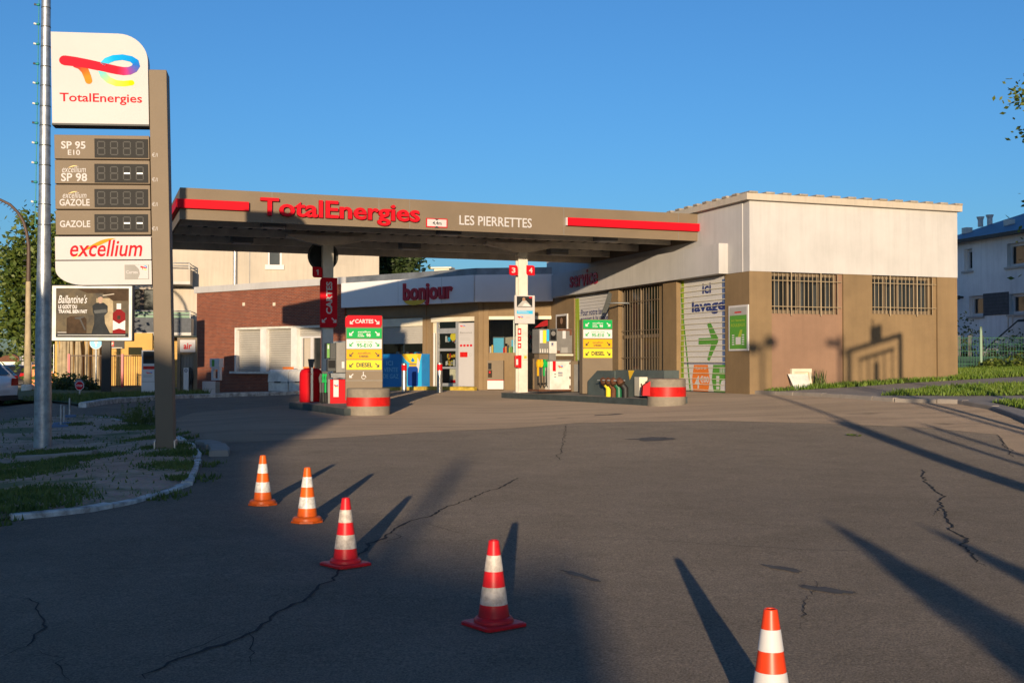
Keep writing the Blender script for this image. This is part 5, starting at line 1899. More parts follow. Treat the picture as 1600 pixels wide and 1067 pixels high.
# round red bin on the island end
q = at(486, 630, 28.6); g = gz(q.x, q.y) + .155
sc_ = 28.6 / FPX
t = thing('litter_bin', (q.x, q.y, g), 'round red domed bin with a steel strap at the end of the pump island', 'bin')
r = 18 * sc_; h = (630 - 577) * sc_
m = MB(); m.lathe((q.x, q.y, g), [(r * .96, 0), (r, .03), (r, h * .78), (r * .97, h * .86), (r * .84, h * .94), (r * .55, h * .985), (.01, h)], M['red'], 32); m.build('body', t)
m = MB()
fbin = Fr(q.xy, (1, .15))
m.box(fbin, .0, .055, g + .02, g + h * .8, r * .9, r + .025, M['steel']); m.box(fbin, 0, .055, g + h * .8, g + h + .01, r * .4, r * .98, M['steel']); m.build('strap', t)
m = MB(); m.poly(fbin, [(-.05, g + h - .02), (.05, g + h - .02), (.08, g + h + .22), (-.08, g + h + .22)], -.05, .05, M['dark_grey']); m.build('handle', t)

# filling-pipe wall on the sunny island
wa0, wa1 = I2.a(918, -.35), I2.a(1036, -.35)
zt = lambda px, y: I2.z(px, y, -.35)
gm_ = gz(*I2.pt((wa0 + wa1) / 2, 0, -.5).xy)
t = thing('filling_wall', I2.pt((wa0 + wa1) / 2, gm_ + .15, -.6), 'low dark grey-green wall behind the row of tank filling pipes', 'wall')
m = MB()
ztop = zt(985, 579.5)
am = I2.a(960, -.35)
m.poly(I2, [(wa0, gm_ + .1), (am, gm_ + .1), (am, ztop), (wa0 + .5, ztop), (wa0, ztop - .28)], -.8, -.35, M['box_green'])
m.box(I2, am + .001, wa1, gm_ + .1, ztop + .02, -.8, -.38, M['box_green'])
m.build('body', t)
m = MB()
a, z = I2.az(986, 585, -.379); m.plate(I2, [(a - .13, z + .10), (a + .16, z + .10), (a - .06, z - .14)], -.377, M['gold']); m.build('label', t)
for k, (px, c) in enumerate(((951, 'yellow'), (959, 'rust'), (967, 'fence_green'), (977, 'black'))):
    a = I2.a(px, -.12); p = I2.pt(a, 0, -.12); g = gz(p.x, p.y) + .16
    t = thing('filling_pipe', (p.x, p.y, g), ['yellow filling pipe with a brass cap on the sunny island', 'rusty brown filling pipe between the yellow and the green one', 'green filling pipe between the brown and the black one', 'black filling pipe next to the cream cabinet'][k], 'pipe')
    m = MB(); m.tube([(p.x, p.y, g), (p.x, p.y, g + .22), I2.pt(a - .08, g + .34, -.06)], [.075, .075, .07], M[c], 12); m.build('pipe', t)
    m = MB(); e = I2.pt(a - .08, g + .34, -.06); dr = Vector((-.35, -.25, .45)).normalized()
    m.tube([e, e + dr * .05], .10, M['poster_barrel'], 12); m.tube([e + dr * .05, e + dr * .15], [.085, .06], M['rust'], 12); m.tube([e + dr * .1 - Vector((.14, 0, 0)), e + dr * .1 + Vector((.14, 0, 0))], .014, M['zinc'], 6); m.build('cap', t)
t = thing('cabinet', I2.pt(I2.a(1008, -.3), gm_, -.3), 'small cream metal cabinet beside the round bumper', 'cabinet')
FC = Fr(I2.pt(I2.a(1009, -.4), 0, -.4).xy, (.97, .24))
m = MB(); m.pxbox(FC, 999, 589, 1019, 619, -.25, .1, M['cream_box']); m.build('body', t, .008)
m = MB(); m.pxrect(FC, 1001, 603, 1003, 599, .102, M['black']); m.pxrect(FC, 1001.5, 616, 1017, 591, .1015, M['cream_box']); m.build('door', t)

# things on the canopy columns
def colfr(c):
    return Fr((c.x, c.y), UD)


C1, C2 = colfr(COL1), colfr(COL2)


def number_sign(fr, x0, y0, x1, y1, digit, label, mir):
    o = .16
    t = thing('number_sign', fr.pt(fr.a((x0 + x1) / 2, o, y1), fr.z((x0 + x1) / 2, y1, o), o), label, 'sign')
    A0, A1 = fr.a(x0, o, y0), fr.a(x1, o, y0); z0, z1 = fr.z(x0, y1, o), fr.z(x0, y0, o)
    c = .06
    pts = [(A0, z0 + c), (A0 + c * .3, z0 + c * .3), (A0 + c, z0), (A1, z0), (A1, z1 - c), (A1 - c * .3, z1 - c * .3), (A1 - c, z1), (A0, z1)]
    m = MB(); m.poly(fr, pts, o - .04, o, M['red_sign']); m.build('plate', t)
    w = A1 - A0; h = z1 - z0
    f = .28
    m = MB()
    if digit == '1':
        q_ = lambda x, y: (A0 + w * x, z0 + h * y)
        m.plate(fr, [q_(.47, .24), q_(.60, .24), q_(.60, .76), q_(.50, .76), q_(.36, .66), q_(.36, .57), q_(.47, .62)], o + .003, M['white_sign'])
    else:
        m.text(digit, fr, A0 + w * f, A1 - w * f, z0 + h * .24, z0 + h * .76, o + .003, M['white_sign'], bold=.03)
    m.build('digit', t)
    return t


number_sign(C1, 488.5, 417, 504, 433.5, '1', 'red sign with white number 1 on the shaded canopy column', 1)
number_sign(C2, 796, 414.3, 809, 430, '3', 'red sign with white number 3 on the sunlit canopy column', 1)
number_sign(C2, 823, 414.5, 835.5, 430, '4', 'red plate with a white four beside the three on the sunlit column', 0)
t = thing('mirror_disc', C1.pt(C1.a(505, -.2, 400), C1.z(505, 424, -.2), -.2), 'round dark disc behind the head of the shaded column', 'disc')
m = MB(); m.disc(C1, C1.a(505, -.2, 400), C1.z(505, 400, -.2), 24 * 31.9 / FPX, -.26, -.2, M['dark_grey'], 32); m.build('disc', t)
m = MB(); m.disc(C1, C1.a(505, -.2, 400), C1.z(505, 400, -.2), 21 * 31.9 / FPX, -.199, -.19, M['poster_dark'], 32); m.build('face', t)

o = .22
t = thing('cards_sign', C1.pt(C1.a(514, o, 510), C1.z(514, 511, o), o), 'upright red CARTES sign with two arrows on the shaded column', 'sign')
A0, A1 = C1.a(500.5, o, 470), C1.a(527, o, 470); z0, z1 = C1.z(514, 511.5, o), C1.z(514, 434, o)
m = MB(); m.poly(C1, [(A0, z0), (A1 - .08, z0), (A1 - .02, z0 + .03), (A1, z0 + .1), (A1, z1), (A0 + .08, z1), (A0 + .02, z1 - .03), (A0, z1 - .1)], o - .08, o, M['red_sign']); m.build('plate', t)
m = MB(); w = A1 - A0; H = z1 - z0
m.text('CARTES', C1, A0 + w * .34, A0 + w * .70, z0 + H * .27, z0 + H * .92, o + .003, M['white_sign'], bold=.03, rot=90)
arrow(m, C1, A0 + w * .24, z0 + H * .145, w * .30, o + .003, M['white_sign'], 'dl'); arrow(m, C1, A0 + w * .80, z0 + H * .145, w * .30, o + .003, M['white_sign'], 'dr'); m.build('lettering', t)

o = .2
t = thing('column_poster', C2.pt(C2.a(820, o, 505), C2.z(820, 506, o), o), 'white notice with a photo and blue band on the sunlit column', 'poster')
A0, A1 = C2.a(804.3, o, 480), C2.a(835.5, o, 480); z0, z1 = C2.z(820, 505.5, o), C2.z(820, 461.5, o); w = A1 - A0; H = z1 - z0
m = MB(); m.box(C2, A0, A1, z0, z1, o - .06, o, M['white_sign']); m.build('board', t)
m = MB()
m.rect(C2, A0 + .1 * w, A0 + .88 * w, z0 + .58 * H, z0 + .96 * H, o + .002, M['poster_dark'])
m.plate(C2, [(A0 + .12 * w, z0 + .60 * H), (A0 + .40 * w, z0 + .82 * H), (A0 + .56 * w, z0 + .82 * H), (A0 + .86 * w, z0 + .60 * H)], o + .004, M['grey_panel'])
m.plate(C2, [(A0 + .38 * w, z0 + .62 * H), (A0 + .50 * w, z0 + .74 * H), (A0 + .70 * w, z0 + .68 * H), (A0 + .8 * w, z0 + .6 * H)], o + .005, M['white'])
m.disc(C2, A0 + .45 * w, z0 + .86 * H, .05, o + .004, o + .006, M['skin'], 10)
m.rect(C2, A0 + .72 * w, A0 + .86 * w, z0 + .9 * H, z0 + .95 * H, o + .004, M['red'])
m.rect(C2, A0 + .10 * w, A0 + .90 * w, z0 + .34 * H, z0 + .46 * H, o + .002, M['cyan_print'])
lines(m, C2, A0 + .14 * w, A0 + .84 * w, z0 + .36 * H, z0 + .44 * H, 2, o + .004, M['white'], 3, .35)
lines(m, C2, A0 + .14 * w, A0 + .84 * w, z0 + .49 * H, z0 + .55 * H, 1, o + .004, M['grey_panel'], 3, .35)
lines(m, C2, A0 + .56 * w, A0 + .88 * w, z0 + .19 * H, z0 + .23 * H, 1, o + .004, M['grey_panel'], 3, .6)
m.build('print', t)
logo(C2, A0 + .14 * w, A0 + .42 * w, z0 + .16 * H, z0 + .26 * H, o + .003, t, 1.1)
SIDE = Fr(C2.pt(-.16, 0, .1).xy, (.6, -.8))
t = thing('safety_stickers', C2.pt(-.17, C2.z(811, 548), .1), 'three small red safety stickers on the side of the sunlit column', 'sticker')
o = .13
for y0, y1 in ((513, 523), (526, 533), (536, 544)):
    m = MB(); m.pxbox(C2, 809, y0, 814.5, y1, o - .003, o, M['red_worn']); p = m.build('sticker', t)
    m = MB(); m.pxrect(C2, 810.3, y1 - 2.5, 813, y0 + 2.5, o + .003, M['white']); m.build('symbol', p)
o = .2
t = thing('extinguisher_box', C2.pt(C2.a(811, o, 575), C2.z(811, 576, o), o), 'red fire extinguisher box hanging on the sunlit column', 'box')
m = MB(); m.pxbox(C2, 810, 555, 815, 575, .127, o, M['red']); m.pxbox(C2, 805.5, 555.5, 809.9, 574, .06, o - .02, M['red_worn']); m.build('body', t, .01)
m = MB(); m.pxbox(C2, 806.5, 561, 809.5, 570, o - .019, o - .012, M['white']); m.build('label', t)
o = .16
t = thing('switch_box', C2.pt(C2.a(822, o, 562), C2.z(822, 562, o), o), 'small cream switch box on the front of the sunlit column', 'box')
m = MB(); m.pxbox(C2, 817.5, 553.5, 824.5, 562.5, .1255, o, M['cream_box']); m.build('body', t, .006)
m = MB(); m.pxbox(C2, 819, 556, 823, 560, o + .0005, o + .008, M['gold']); m.build('button', t)

# ---------------------------------------------------------------- bollards by the shop kerb
def bollard(p):
    t = thing('bollard', p, '', 'bollard', 'steel bollards at the shop kerb')
    m = MB(); m.lathe(p, [(.095, -.05), (.095, 1.0)], M['steel'], 20); m.lathe(p, [(.095, 1.0), (.085, 1.03), (.01, 1.04)], M['steel'], 20); m.build('post', t)
    m = MB(); m.lathe(p, [(.0975, .76), (.0975, .97)], M['red'], 20); m.build('red_band', t)
    return t


bp = ground(631.5, 612); b = bollard(bp)
b['label'] = 'steel bollard with red band in front of the blue gas locker'
c_ = copy_tree(b); c_.location = ground(687, 613); c_['label'] = 'steel bollard with red band in front of the shop door'

# ice chests by the brick wing
def chest(x0, x1):
    o = 1.0
    A0, A1 = la(x0, o, 600), la(x1, o, 600); xm = (x0 + x1) / 2
    z = lambda y: SHL.z(xm, y, o)
    t = thing('ice_chest', SHL.pt((A0 + A1) / 2, z(611), .6), '', 'chest', 'pale ice chests by the brick wall')
    m = MB(); m.box(SHL, A0 + .02, A1 - .02, z(611), z(597.6), .2, o, M['white_dirty']); m.box(SHL, A0 + .06, A1 - .06, z(614), z(611.1), .25, o - .05, M['dark_grey']); m.build('body', t)
    m = MB()
    P = SHL.pt
    zt_, zm_ = z(577), z(597)
    vs = [P(A0, zm_, o + .02), P(A1, zm_, o + .02), P(A1, zt_ - .1, o - .02), P(A0, zt_ - .1, o - .02), P(A0 + .02, zt_, o - .12), P(A1 - .02, zt_, o - .12), P(A1 - .02, zt_, .2), P(A0 + .02, zt_, .2), P(A0, zm_, .2), P(A1, zm_, .2)]
    m.add(vs, [(0, 1, 2, 3), (3, 2, 5, 4), (4, 5, 6, 7), (0, 3, 4, 7, 8), (1, 9, 6, 5, 2), (0, 8, 9, 1)], M['white_dirty'])
    l = m.build('lid', t)
    m = MB(); m.box(SHL, A0 + (A1 - A0) * .35, A0 + (A1 - A0) * .65, zm_ - .02, zm_ + .03, o + .021, o + .05, M['dark_grey']); m.build('handle', l)
    m = MB(); m.box(SHL, A0 + .5, A1 - .1, zt_ + .001, zt_ + .10, .6, .63, M['orange_print']); m.build('price_board', t)
    return t


chest(419, 450)['label'] = 'pale ice chest under the second shuttered window of the brick wing'
chest(451, 482)['label'] = 'pale ice chest right behind the round red bin'.replace('right ', '')

# ---------------------------------------------------------------- air point, ad panel, boxes before the brick wing
AF = Fr(at(292, 621, 45.5).xy, (.98, .2))
z = lambda y: AF.z(292, y)
x = lambda px: AF.a(px, 0, 580)
t = thing('air_station', AF.pt(x(292), z(622), -.2), 'brown air point shelter with white air sign before the brick wing', 'air point')
m = MB()
for x0, x1 in ((276.5, 281.5), (302, 307.5)): m.box(AF, x(x0), x(x1), z(622), z(527.5), -.35, -.05, M['taupe'])
m.box(AF, x(281.6), x(301.9), z(552.5), z(527.5), -.35, -.05, M['taupe']); m.build('frame', t)
m = MB(); m.box(AF, x(281), x(305), z(550), z(531), -.049, .0, M['white_sign']); s_ = m.build('sign', t)
m = MB(); m.text('air', AF, x(286.5), x(299.5), z(545.5), z(536), .003, M['red'], bold=.03); m.build('lettering', s_)
m = MB(); k = x(281.7); m.box(AF, x(281.6), x(301.9), z(616), z(552.6), -.34, -.301, M['mid_grey'])
while k < x(301.5):
    m.box(AF, k, k + .09, z(614), z(552.6), -.3, -.27, M['mid_grey']); k += .12
m.build('back_panel', t)
m = MB(); m.box(AF, x(287), x(295), z(622), z(574.5), -.15, .12, M['white']); u = m.build('compressor', t)
m = MB(); m.disc(AF, x(291), z(579), .07, .121, .125, M['navy'], 14); m.disc(AF, x(291), z(579), .05, .1255, .128, M['grey_panel'], 14); m.build('dial', u)
m = MB(); m.tube([AF.pt(x(297), z(574), 0), AF.pt(x(300), z(580), .1), AF.pt(x(301), z(592), .1), AF.pt(x(298), z(600), .1), AF.pt(x(299), z(588), .12), AF.pt(x(297), z(580), .1)], .03, M['rubber'], 6); m.box(AF, x(296), x(300), z(618), z(575), -.1, 0, M['dark_grey']); m.build('hose', t)

PFm = Fr(at(232, 621, 44.5).xy, (.98, .2))
z = lambda y: PFm.z(232, y); x = lambda px: PFm.a(px, 0, 580)
t = thing('info_column', PFm.pt(x(236), z(622), -.1), 'white advertising column partly hidden behind the price sign post', 'sign')
m = MB(); m.box(PFm, x(221), x(250), z(621), z(547), -.3, 0, M['white']); m.build('body', t, .01)
m = MB(); m.rect(PFm, x(223.5), x(248), z(568), z(549), .003, M['poster_dark']); m.rect(PFm, x(225), x(240), z(562), z(556), .004, M['poster_barrel']); m.rect(PFm, x(223.5), x(248), z(577), z(572), .003, M['red_worn'])
lines(m, PFm, x(224), x(246), z(590), z(586), 2, .003, M['grey_panel'], 4); m.rect(PFm, x(221), x(250), z(596.6), z(596), .002, M['mid_grey']); m.build('print', t)
logo(PFm, x(228), x(238), z(585), z(581), .004, t, 1.1)

BX = Fr(at(330, 618, 47.5).xy, (.97, .23))
z = lambda y: BX.z(330, y); x = lambda px: BX.a(px, 0, 605)
t = thing('utility_box', BX.pt(x(330), z(619), -.2), 'white utility chest on the ground before the brick wing', 'box')
m = MB(); m.box(BX, x(316), x(336.5), z(618.5), z(596), -.6, 0, M['white']); m.box(BX, x(336.6), x(343), z(618), z(597), -.58, -.02, M['mid_grey']); m.build('body', t, .01)
m = MB(); m.rect(BX, x(317), x(336), z(607.5), z(607), .002, M['grey_panel']); m.build('seam', t)
MT = Fr(at(334, 600, 49.3).xy, (.8, -.6))
z = lambda y: MT.z(334, y); x = lambda px: MT.a(px, 0, 585)
t = thing('meter_box', MT.pt(x(334), z(594), -.1), 'white meter box on a white frame against the brick wall', 'box')
m = MB(); m.box(MT, x(327.5), x(342), z(574), z(560), -.25, 0, M['white']); m.build('body', t, .01)
m = MB(); m.rect(MT, x(331), x(335), z(572.5), z(562), .003, M['leaf_print']); m.build('label', t)
m = MB()
for x0, x1, y0, y1 in ((329.5, 332.5, 574.2, 594), (339.5, 342.5, 574.2, 594), (332.6, 339.4, 574.2, 577), (332.6, 339.4, 591, 594)):
    m.box(MT, x(x0), x(x1), z(y1), z(y0), -.15, -.02, M['white'])
m.build('frame', t)

# ---------------------------------------------------------------- price sign
TB = at(258, 711, 17.1)
TF = Fr((TB.x, TB.y), (math.cos(math.radians(11)), math.sin(math.radians(11))))
LEAN = .0245
tx = lambda px, py: px + (712 - py) * LEAN
def taz(px, py, o=0.0):
    return TF.az(tx(px, py), py, o)


root = thing('price_sign', TB, 'tall leaning brown price sign with white logo panel and dark price displays', 'sign')
cA0, cA1 = TF.a(243.5, 0, 710), TF.a(271.5, 0, 710)
cz1 = taz(246, 109)[1]
m = MB(); m.box(TF, cA0, cA1, TB.z - .2, cz1, -.42, 0, M['taupe'])
m.box(TF, cA0 - .03, cA0 - .001, TB.z - .1, TB.z + .22, -.3, .03, M['steel']); m.box(TF, cA1 + .001, cA1 + .03, TB.z - .1, TB.z + .22, -.3, .03, M['steel']); m.build('column', root, .008)
m = MB()
for y in (242, 280.5, 319, 357):
    a0, z0 = taz(237.5, y + 3); a1, z1 = taz(246, y - 3)
    m.text('€/l', TF, a0, a1, z0, z1, .003, M['white_sign'])
m.build('lettering', root)
# logo panel with a rounded corner
pA0 = taz(80.5, 120)[0]; pA1 = cA0 - .012
z0, z1 = taz(150, 191)[1], taz(100, 47)[1]
r = .42
arc = [(pA1 - r + r * math.cos(k * math.pi / 20), z1 - r * .95 + r * .95 * math.sin(k * math.pi / 20)) for k in range(11)]
m = MB(); m.poly(TF, [(pA0, z0), (pA1, z0)] + arc + [(pA0, z1)], -.26, 0, M['white_sign']); m.box(TF, pA0 - .006, pA1 + .004, z0 - .028, z0 - .001, -.265, .004, M['dark_grey']); pn = m.build('logo_panel', root)
a0, zt = taz(92, 79, .004); a1, zb = taz(220.5, 136.5, .004)
logo(TF, a0, a1, zb, zt, .004, pn)
m = MB(); a0, zt = taz(93, 141.5, .004); a1, zb = taz(222, 164.5, .004); m.text('TotalEnergies', TF, a0, a1, zb, zt, .004, M['red_sign'], bold=.012); m.build('lettering', pn)
# price rows
SEG = {'a': (.12, .90, .88, .98), 'g': (.12, .45, .88, .55), 'd': (.12, .02, .88, .10), 'f': (.0, .54, .13, .92), 'b': (.87, .54, 1, .92), 'e': (.0, .08, .13, .46), 'c': (.87, .08, 1, .46)}
rows = ((209, 247, 217.5, 244), (248, 285.5, 256.5, 283), (286.5, 325, 295.5, 321.5), (326, 365, 334.5, 360.5))
for k, (y0, y1, d0, d1) in enumerate(rows):
    rA0 = taz(86, 290)[0]
    z0, z1 = taz(160, y1)[1], taz(160, y0)[1]
    m = MB(); m.box(TF, rA0, pA1, z0 + .004, z1 - .004, -.24, 0, M['taupe']); rp = m.build('price_row', root, .004)
    b0, zb = taz(148, d1, .003); b1, zt = taz(231, d0, .003)
    m = MB(); m.box(TF, b0, b1, zb, zt, .001, .012, M['display']); dp = m.build('display', rp)
    m = MB(); W = b1 - b0; H = zt - zb
    for dgt in range(4):
        x0 = b0 + W * (.05 + .24 * dgt); w = W * .15; h = H * .78; zb_ = zb + H * .11
        for s_, (u0, v0, u1, v1) in SEG.items():
            lit = s_ == 'g' and k in (1, 3) and dgt >= 2
            th = M['air_led'] if lit else M['segment']
            m.rect(TF, x0 + w * u0, x0 + w * u1, zb_ + h * v0, zb_ + h * v1, .0135, th)
    m.build('digits', dp)
    m = MB()
    def put(s, x0, x1, ya, yb, mat='white_sign', **kw):
        a0, zb = taz(x0, yb, .003); a1, zt = taz(x1, ya, .003)
        m.text(s, TF, a0, a1, zb, zt, .003, M[mat], **kw)
    if k == 0:
        put('SP 95', 95.5, 133.5, 218.5, 229, bold=.02); put('E10', 106, 125, 231.5, 239, bold=.012)
    elif k == 1:
        put('excellium', 97, 134, 257, 266, shear=.25); put('SP 98', 95.5, 136, 268, 280, bold=.02)
    elif k == 2:
        put('excellium', 98, 135, 297.5, 306, shear=.25); put('GAZOLE', 93, 140, 308.5, 318, bold=.02)
    else:
        put('GAZOLE', 93.5, 141, 342, 351.5, bold=.02)
    if k in (1, 2):
        yy = (257, 297.5)[k - 1]
        a0, zc = taz(106, yy + 3.5, .004); a1, _ = taz(121, yy, .004)
        n = 8
        up = [(a0 + (a1 - a0) * j / n, zc + .05 * math.sin(math.pi * (.08 + .55 * j / n))) for j in range(n + 1)]
        dn = [(p, q_ - .012 * math.sin(math.pi * j / n)) for j, (p, q_) in enumerate(up)]
        m.plate(TF, up + dn[::-1][1:-1], .004, M['gold'])
    m.build('lettering', rp)
rA0 = taz(86, 385)[0]
m = MB(); z0, z1 = taz(160, 404)[1], taz(160, 367)[1]; m.box(TF, rA0, pA1, z0 + .003, z1 - .003, -.24, 0, M['white_sign']); xp = m.build('name_panel', root, .004)
m = MB(); a0, zb = taz(109.5, 398, .003); a1, zt = taz(222, 374, .003); m.text('excellium', TF, a0, a1, zb, zt, .003, M['red_sign'], bold=.012, shear=.22); m.build('lettering', xp)
m = MB(); n = 16
a0, zc = taz(128, 390, .003); a1, zd = taz(181, 371.0, .003)
up = []; dn = []
for j in range(n + 1):
    f = j / n
    up.append((a0 + (a1 - a0) * f, zc + (zd - zc) * math.sin(f * 1.75) * 1.02)); dn.append((a0 + (a1 - a0) * f + .03 * math.sin(math.pi * f), zc + (zd - zc) * math.sin(f * 1.75) * 1.02 - .05 * math.sin(math.pi * f)))
m.plate(TF, up + dn[::-1][1:-1], .0025, M['deep_gold'])
a0, zc = taz(112, 401, .003); a1, zd = taz(130, 389, .003); m.plate(TF, [(a0, zc), (a0 + .05, zc), (a1, zd), (a1 - .02, zd)], .0022, M['gold'])
m.build('swoosh', xp)
z0, z1 = taz(160, 443)[1], taz(160, 405)[1]
arc = [(rA0 + .40 - .40 * math.cos(j * math.pi / 20), z1 - .12 - (z1 - z0 - .12) * math.sin(j * math.pi / 20)) for j in range(11)]
m = MB(); m.poly(TF, [(rA0, z1 - .003)] + arc + [(pA1, z0), (pA1, z1 - .003)], -.24, 0, M['white_sign']); lp = m.build('foot_panel', root)
b0, zb = taz(195, 435, .003); b1, zt = taz(232, 413, .003)
m = MB(); m.box(TF, b0, b1, zb, zt, .001, .012, M['mid_grey']); bd = m.build('badge', lp)
m = MB(); W = b1 - b0; H = zt - zb
m.plate(TF, [(b0 + W * .55, zb + H * .02), (b1 - .004, zb + H * .02), (b1 - .004, zt - .004), (b0 + W * .42, zt - .004), (b0 + W * .6, zb + H * .7), (b0 + W * .64, zb + H * .35)], .0135, M['white_sign'])
m.text('Cartes', TF, b0 + W * .06, b0 + W * .55, zb + H * .38, zb + H * .60, .0145, M['white_sign'], bold=.02); m.build('lettering', bd)
logo(TF, b0 + W * .66, b0 + W * .94, zb + H * .62, zb + H * .92, .0155, bd, 1.1)
root.rotation_euler = (0, -math.atan(LEAN), 0)

# ---------------------------------------------------------------- galvanised pole
PB = ground(66.5, 704)
sp_ = FPX / PB.y
t = thing('flag_pole', PB, 'tall galvanised pole with clipped lamp cable beside the price sign', 'pole')
m = MB(); m.lathe(PB, [(.150, -.1), (.130, 2.3), (.098, 4.4), (.072, 8.6)], M['galv'], 24); m.build('pole', t)
for k, y in enumerate((13, 43, 74, 105, 135, 167, 197, 228, 259, 289, 320, 352)):
    z = CZ + (568 - y) / FPX * PB.y - (y - 533) * 0
    z = at(66, y, PB.y).z
    r = .132 - (z - PB.z) * .0074 + .004
    m = MB(); m.lathe((PB.x, PB.y, z), [(r + .002, -.007), (r + .002, .007)], M['dark_grey'], 20); m.build('clip', t)
    if k < 11:
        m = MB(); b = Vector((PB.x - r - .01, PB.y - .05, z + .04))
        m.tube([b, b + Vector((-.05, 0, .0))], .022, M['teal_socket'], 8); m.tube([b + Vector((-.05, 0, 0)), b + Vector((-.095, 0, .01))], [.015, .02], M['cone_white'] if k % 3 else M['dark_grey'], 8); m.build('lamp_socket', t)
m = MB(); m.tube([(PB.x - .145 + .0, PB.y - .04, at(55, 355, PB.y).z), (PB.x - .14, PB.y - .04, at(55, 322, PB.y).z), (PB.x - .105, PB.y - .04, at(55, -20, PB.y).z)], .008, M['teal_socket'], 6); m.build('cable', t)

# ---------------------------------------------------------------- billboard
BY = 44
M['bottle_red'] = paint('bottle_red', (.20, .006, .008), .6, .1, spec=.1)
BF = Fr(at(143, 600, BY).xy, (.998, .05))
bx = lambda px: BF.a(px, .12, 490)
bz = lambda y: BF.z(143, y, .12)
t = thing('billboard', BF.pt(bx(164), gz(-17, 44) + .3, 0), 'lit-box billboard advertising whisky on a dark post', 'billboard')
m = MB(); m.box(BF, bx(157.5), bx(172), bz(612), bz(533), -.12, .02, M['black']); m.build('post', t, .01)
m = MB(); m.box(BF, bx(80), bx(207.5), bz(533), bz(445), -.16, .09, M['dark_grey']); m.build('case', t, .03)
m = MB(); m.wall(BF, bx(81.5), bx(206), bz(532), bz(447), [(bx(87.5), bx(201.5), bz(527), bz(450.5))], .092, .13, M['white_dirty']); m.build('frame', t)
m = MB(); m.rect(BF, bx(87.4), bx(201.6), bz(527.1), bz(450.4), .1, M['poster_haze']); po = m.build('poster', t)
m = MB()
R_ = lambda pts, o, mat: m.plate(BF, [(bx(a), bz(b)) for a, b in pts], o, M[mat])
R_([(87.5, 521), (201.5, 521), (201.5, 527), (87.5, 527)], .103, 'poster_dark')
R_([(176, 470), (200, 470), (200, 451), (120, 451), (135, 458), (160, 458)], .1015, 'poster_barrel')
R_([(150, 466), (176, 466), (178, 520), (150, 520)], .1012, 'timber')
R_([(104, 497), (110, 494), (131, 494), (135, 499), (135, 521), (104, 521)], .104, 'poster_barrel')      # cask
R_([(116, 496), (131, 494), (132, 496), (126, 497.5), (134, 515), (132, 516), (124, 499), (117, 498)], .1045, 'black')
R_([(144, 478), (150, 473), (162, 473), (168, 478), (168, 488), (163, 493), (164, 505), (172, 521), (143, 521), (147, 505), (147, 492), (145, 488)], .106, 'poster_dark')   # man
R_([(153, 464.5), (156, 462), (160, 464.5), (160, 470), (158, 474), (155, 474), (153, 470)], .107, 'skin')
R_([(152.6, 465), (154, 461.5), (158, 461), (160.4, 465), (157, 463.5)], .108, 'black')
R_([(146, 485), (166, 483), (167, 488), (148, 490)], .1075, 'dark_grey')
R_([(160, 461), (178, 458.5), (178, 460), (160, 462.5)], .104, 'cream_wall')
R_([(182, 474), (189, 474), (189, 484), (195.5, 489), (196, 521), (176, 521), (176, 489), (182, 484)], .106, 'bottle_red')       # bottle
R_([(182, 474), (189, 474), (189, 483), (182, 483)], .107, 'white')
R_([(176.2, 500), (186, 506), (195.6, 500), (195.6, 516), (186, 513), (176.2, 516)], .107, 'white')
R_([(183, 493), (188, 493), (188, 499), (183, 499)], .107, 'poster_barrel')
m.build('print', po)
m = MB()
def bput(s, x0, x1, y0, y1, **kw):
    m.text(s, BF, bx(x0), bx(x1), bz(y1), bz(y0), .109, M['white'], **kw)
bput("Ballantine's", 90.5, 136, 461, 474, shear=.35, bold=.008)
bput('LE GOÛT DU', 91, 120, 475, 482.5, bold=.035)
bput('TRAVAIL BIEN FAIT', 91, 136, 484, 489.5, bold=.035)
m.build('lettering', po)
m = MB(); lines(m, BF, bx(90), bx(198), bz(525.5), bz(523), 1, .106, M['grey_panel'], 2, .5); lines(m, BF, bx(90), bx(104), bz(520.5), bz(519), 1, .106, M['white'], 2, .5); m.build('small_print', po)

# blue round road sign and the small shop sign behind the billboard
RS = Fr(at(149, 600, 50).xy, (1, .1))
t = thing('road_sign', RS.pt(RS.a(149), gz(-18, 50), 0), 'round blue road sign half hidden behind the billboard', 'road sign')
m = MB(); m.tube([RS.pt(RS.a(150), gz(-18, 50), -.03), RS.pt(RS.a(150), RS.z(150, 531), -.03)], .035, M['galv'], 8); m.build('post', t)
m = MB(); m.disc(RS, RS.a(150), RS.z(150, 536), .27, .0, .02, M['white'], 24); m.disc(RS, RS.a(150), RS.z(150, 536), .245, .0201, .024, M['cyan_print'], 24); m.build('disc', t)
m = MB(); a, z = RS.az(150, 536, .03); m.plate(RS, [(a - .03, z - .16), (a + .03, z - .16), (a + .03, z), (a + .1, z), (a, z + .14), (a - .1, z), (a - .03, z)], .027, M['white']); m.build('arrow', t)
SG = Fr(at(183, 540, 58).xy, (1, .1))
t = thing('shop_sign', SG.pt(SG.a(183), SG.z(183, 546), 0), 'small black hanging sign with red square behind the billboard post', 'sign')
m = MB(); m.pxbox(SG, 172, 533, 194, 545, -.1, 0, M['black']); m.build('board', t)
m = MB(); m.pxrect(SG, 172.5, 541, 178, 533.5, .003, M['red_worn']); m.pxrect(SG, 174, 543.8, 191, 542.8, .003, M['cream_box']); m.pxtext('F', SG, 174, 535, 177, 540, .005, M['cream_box'], bold=.03); m.build('print', t)

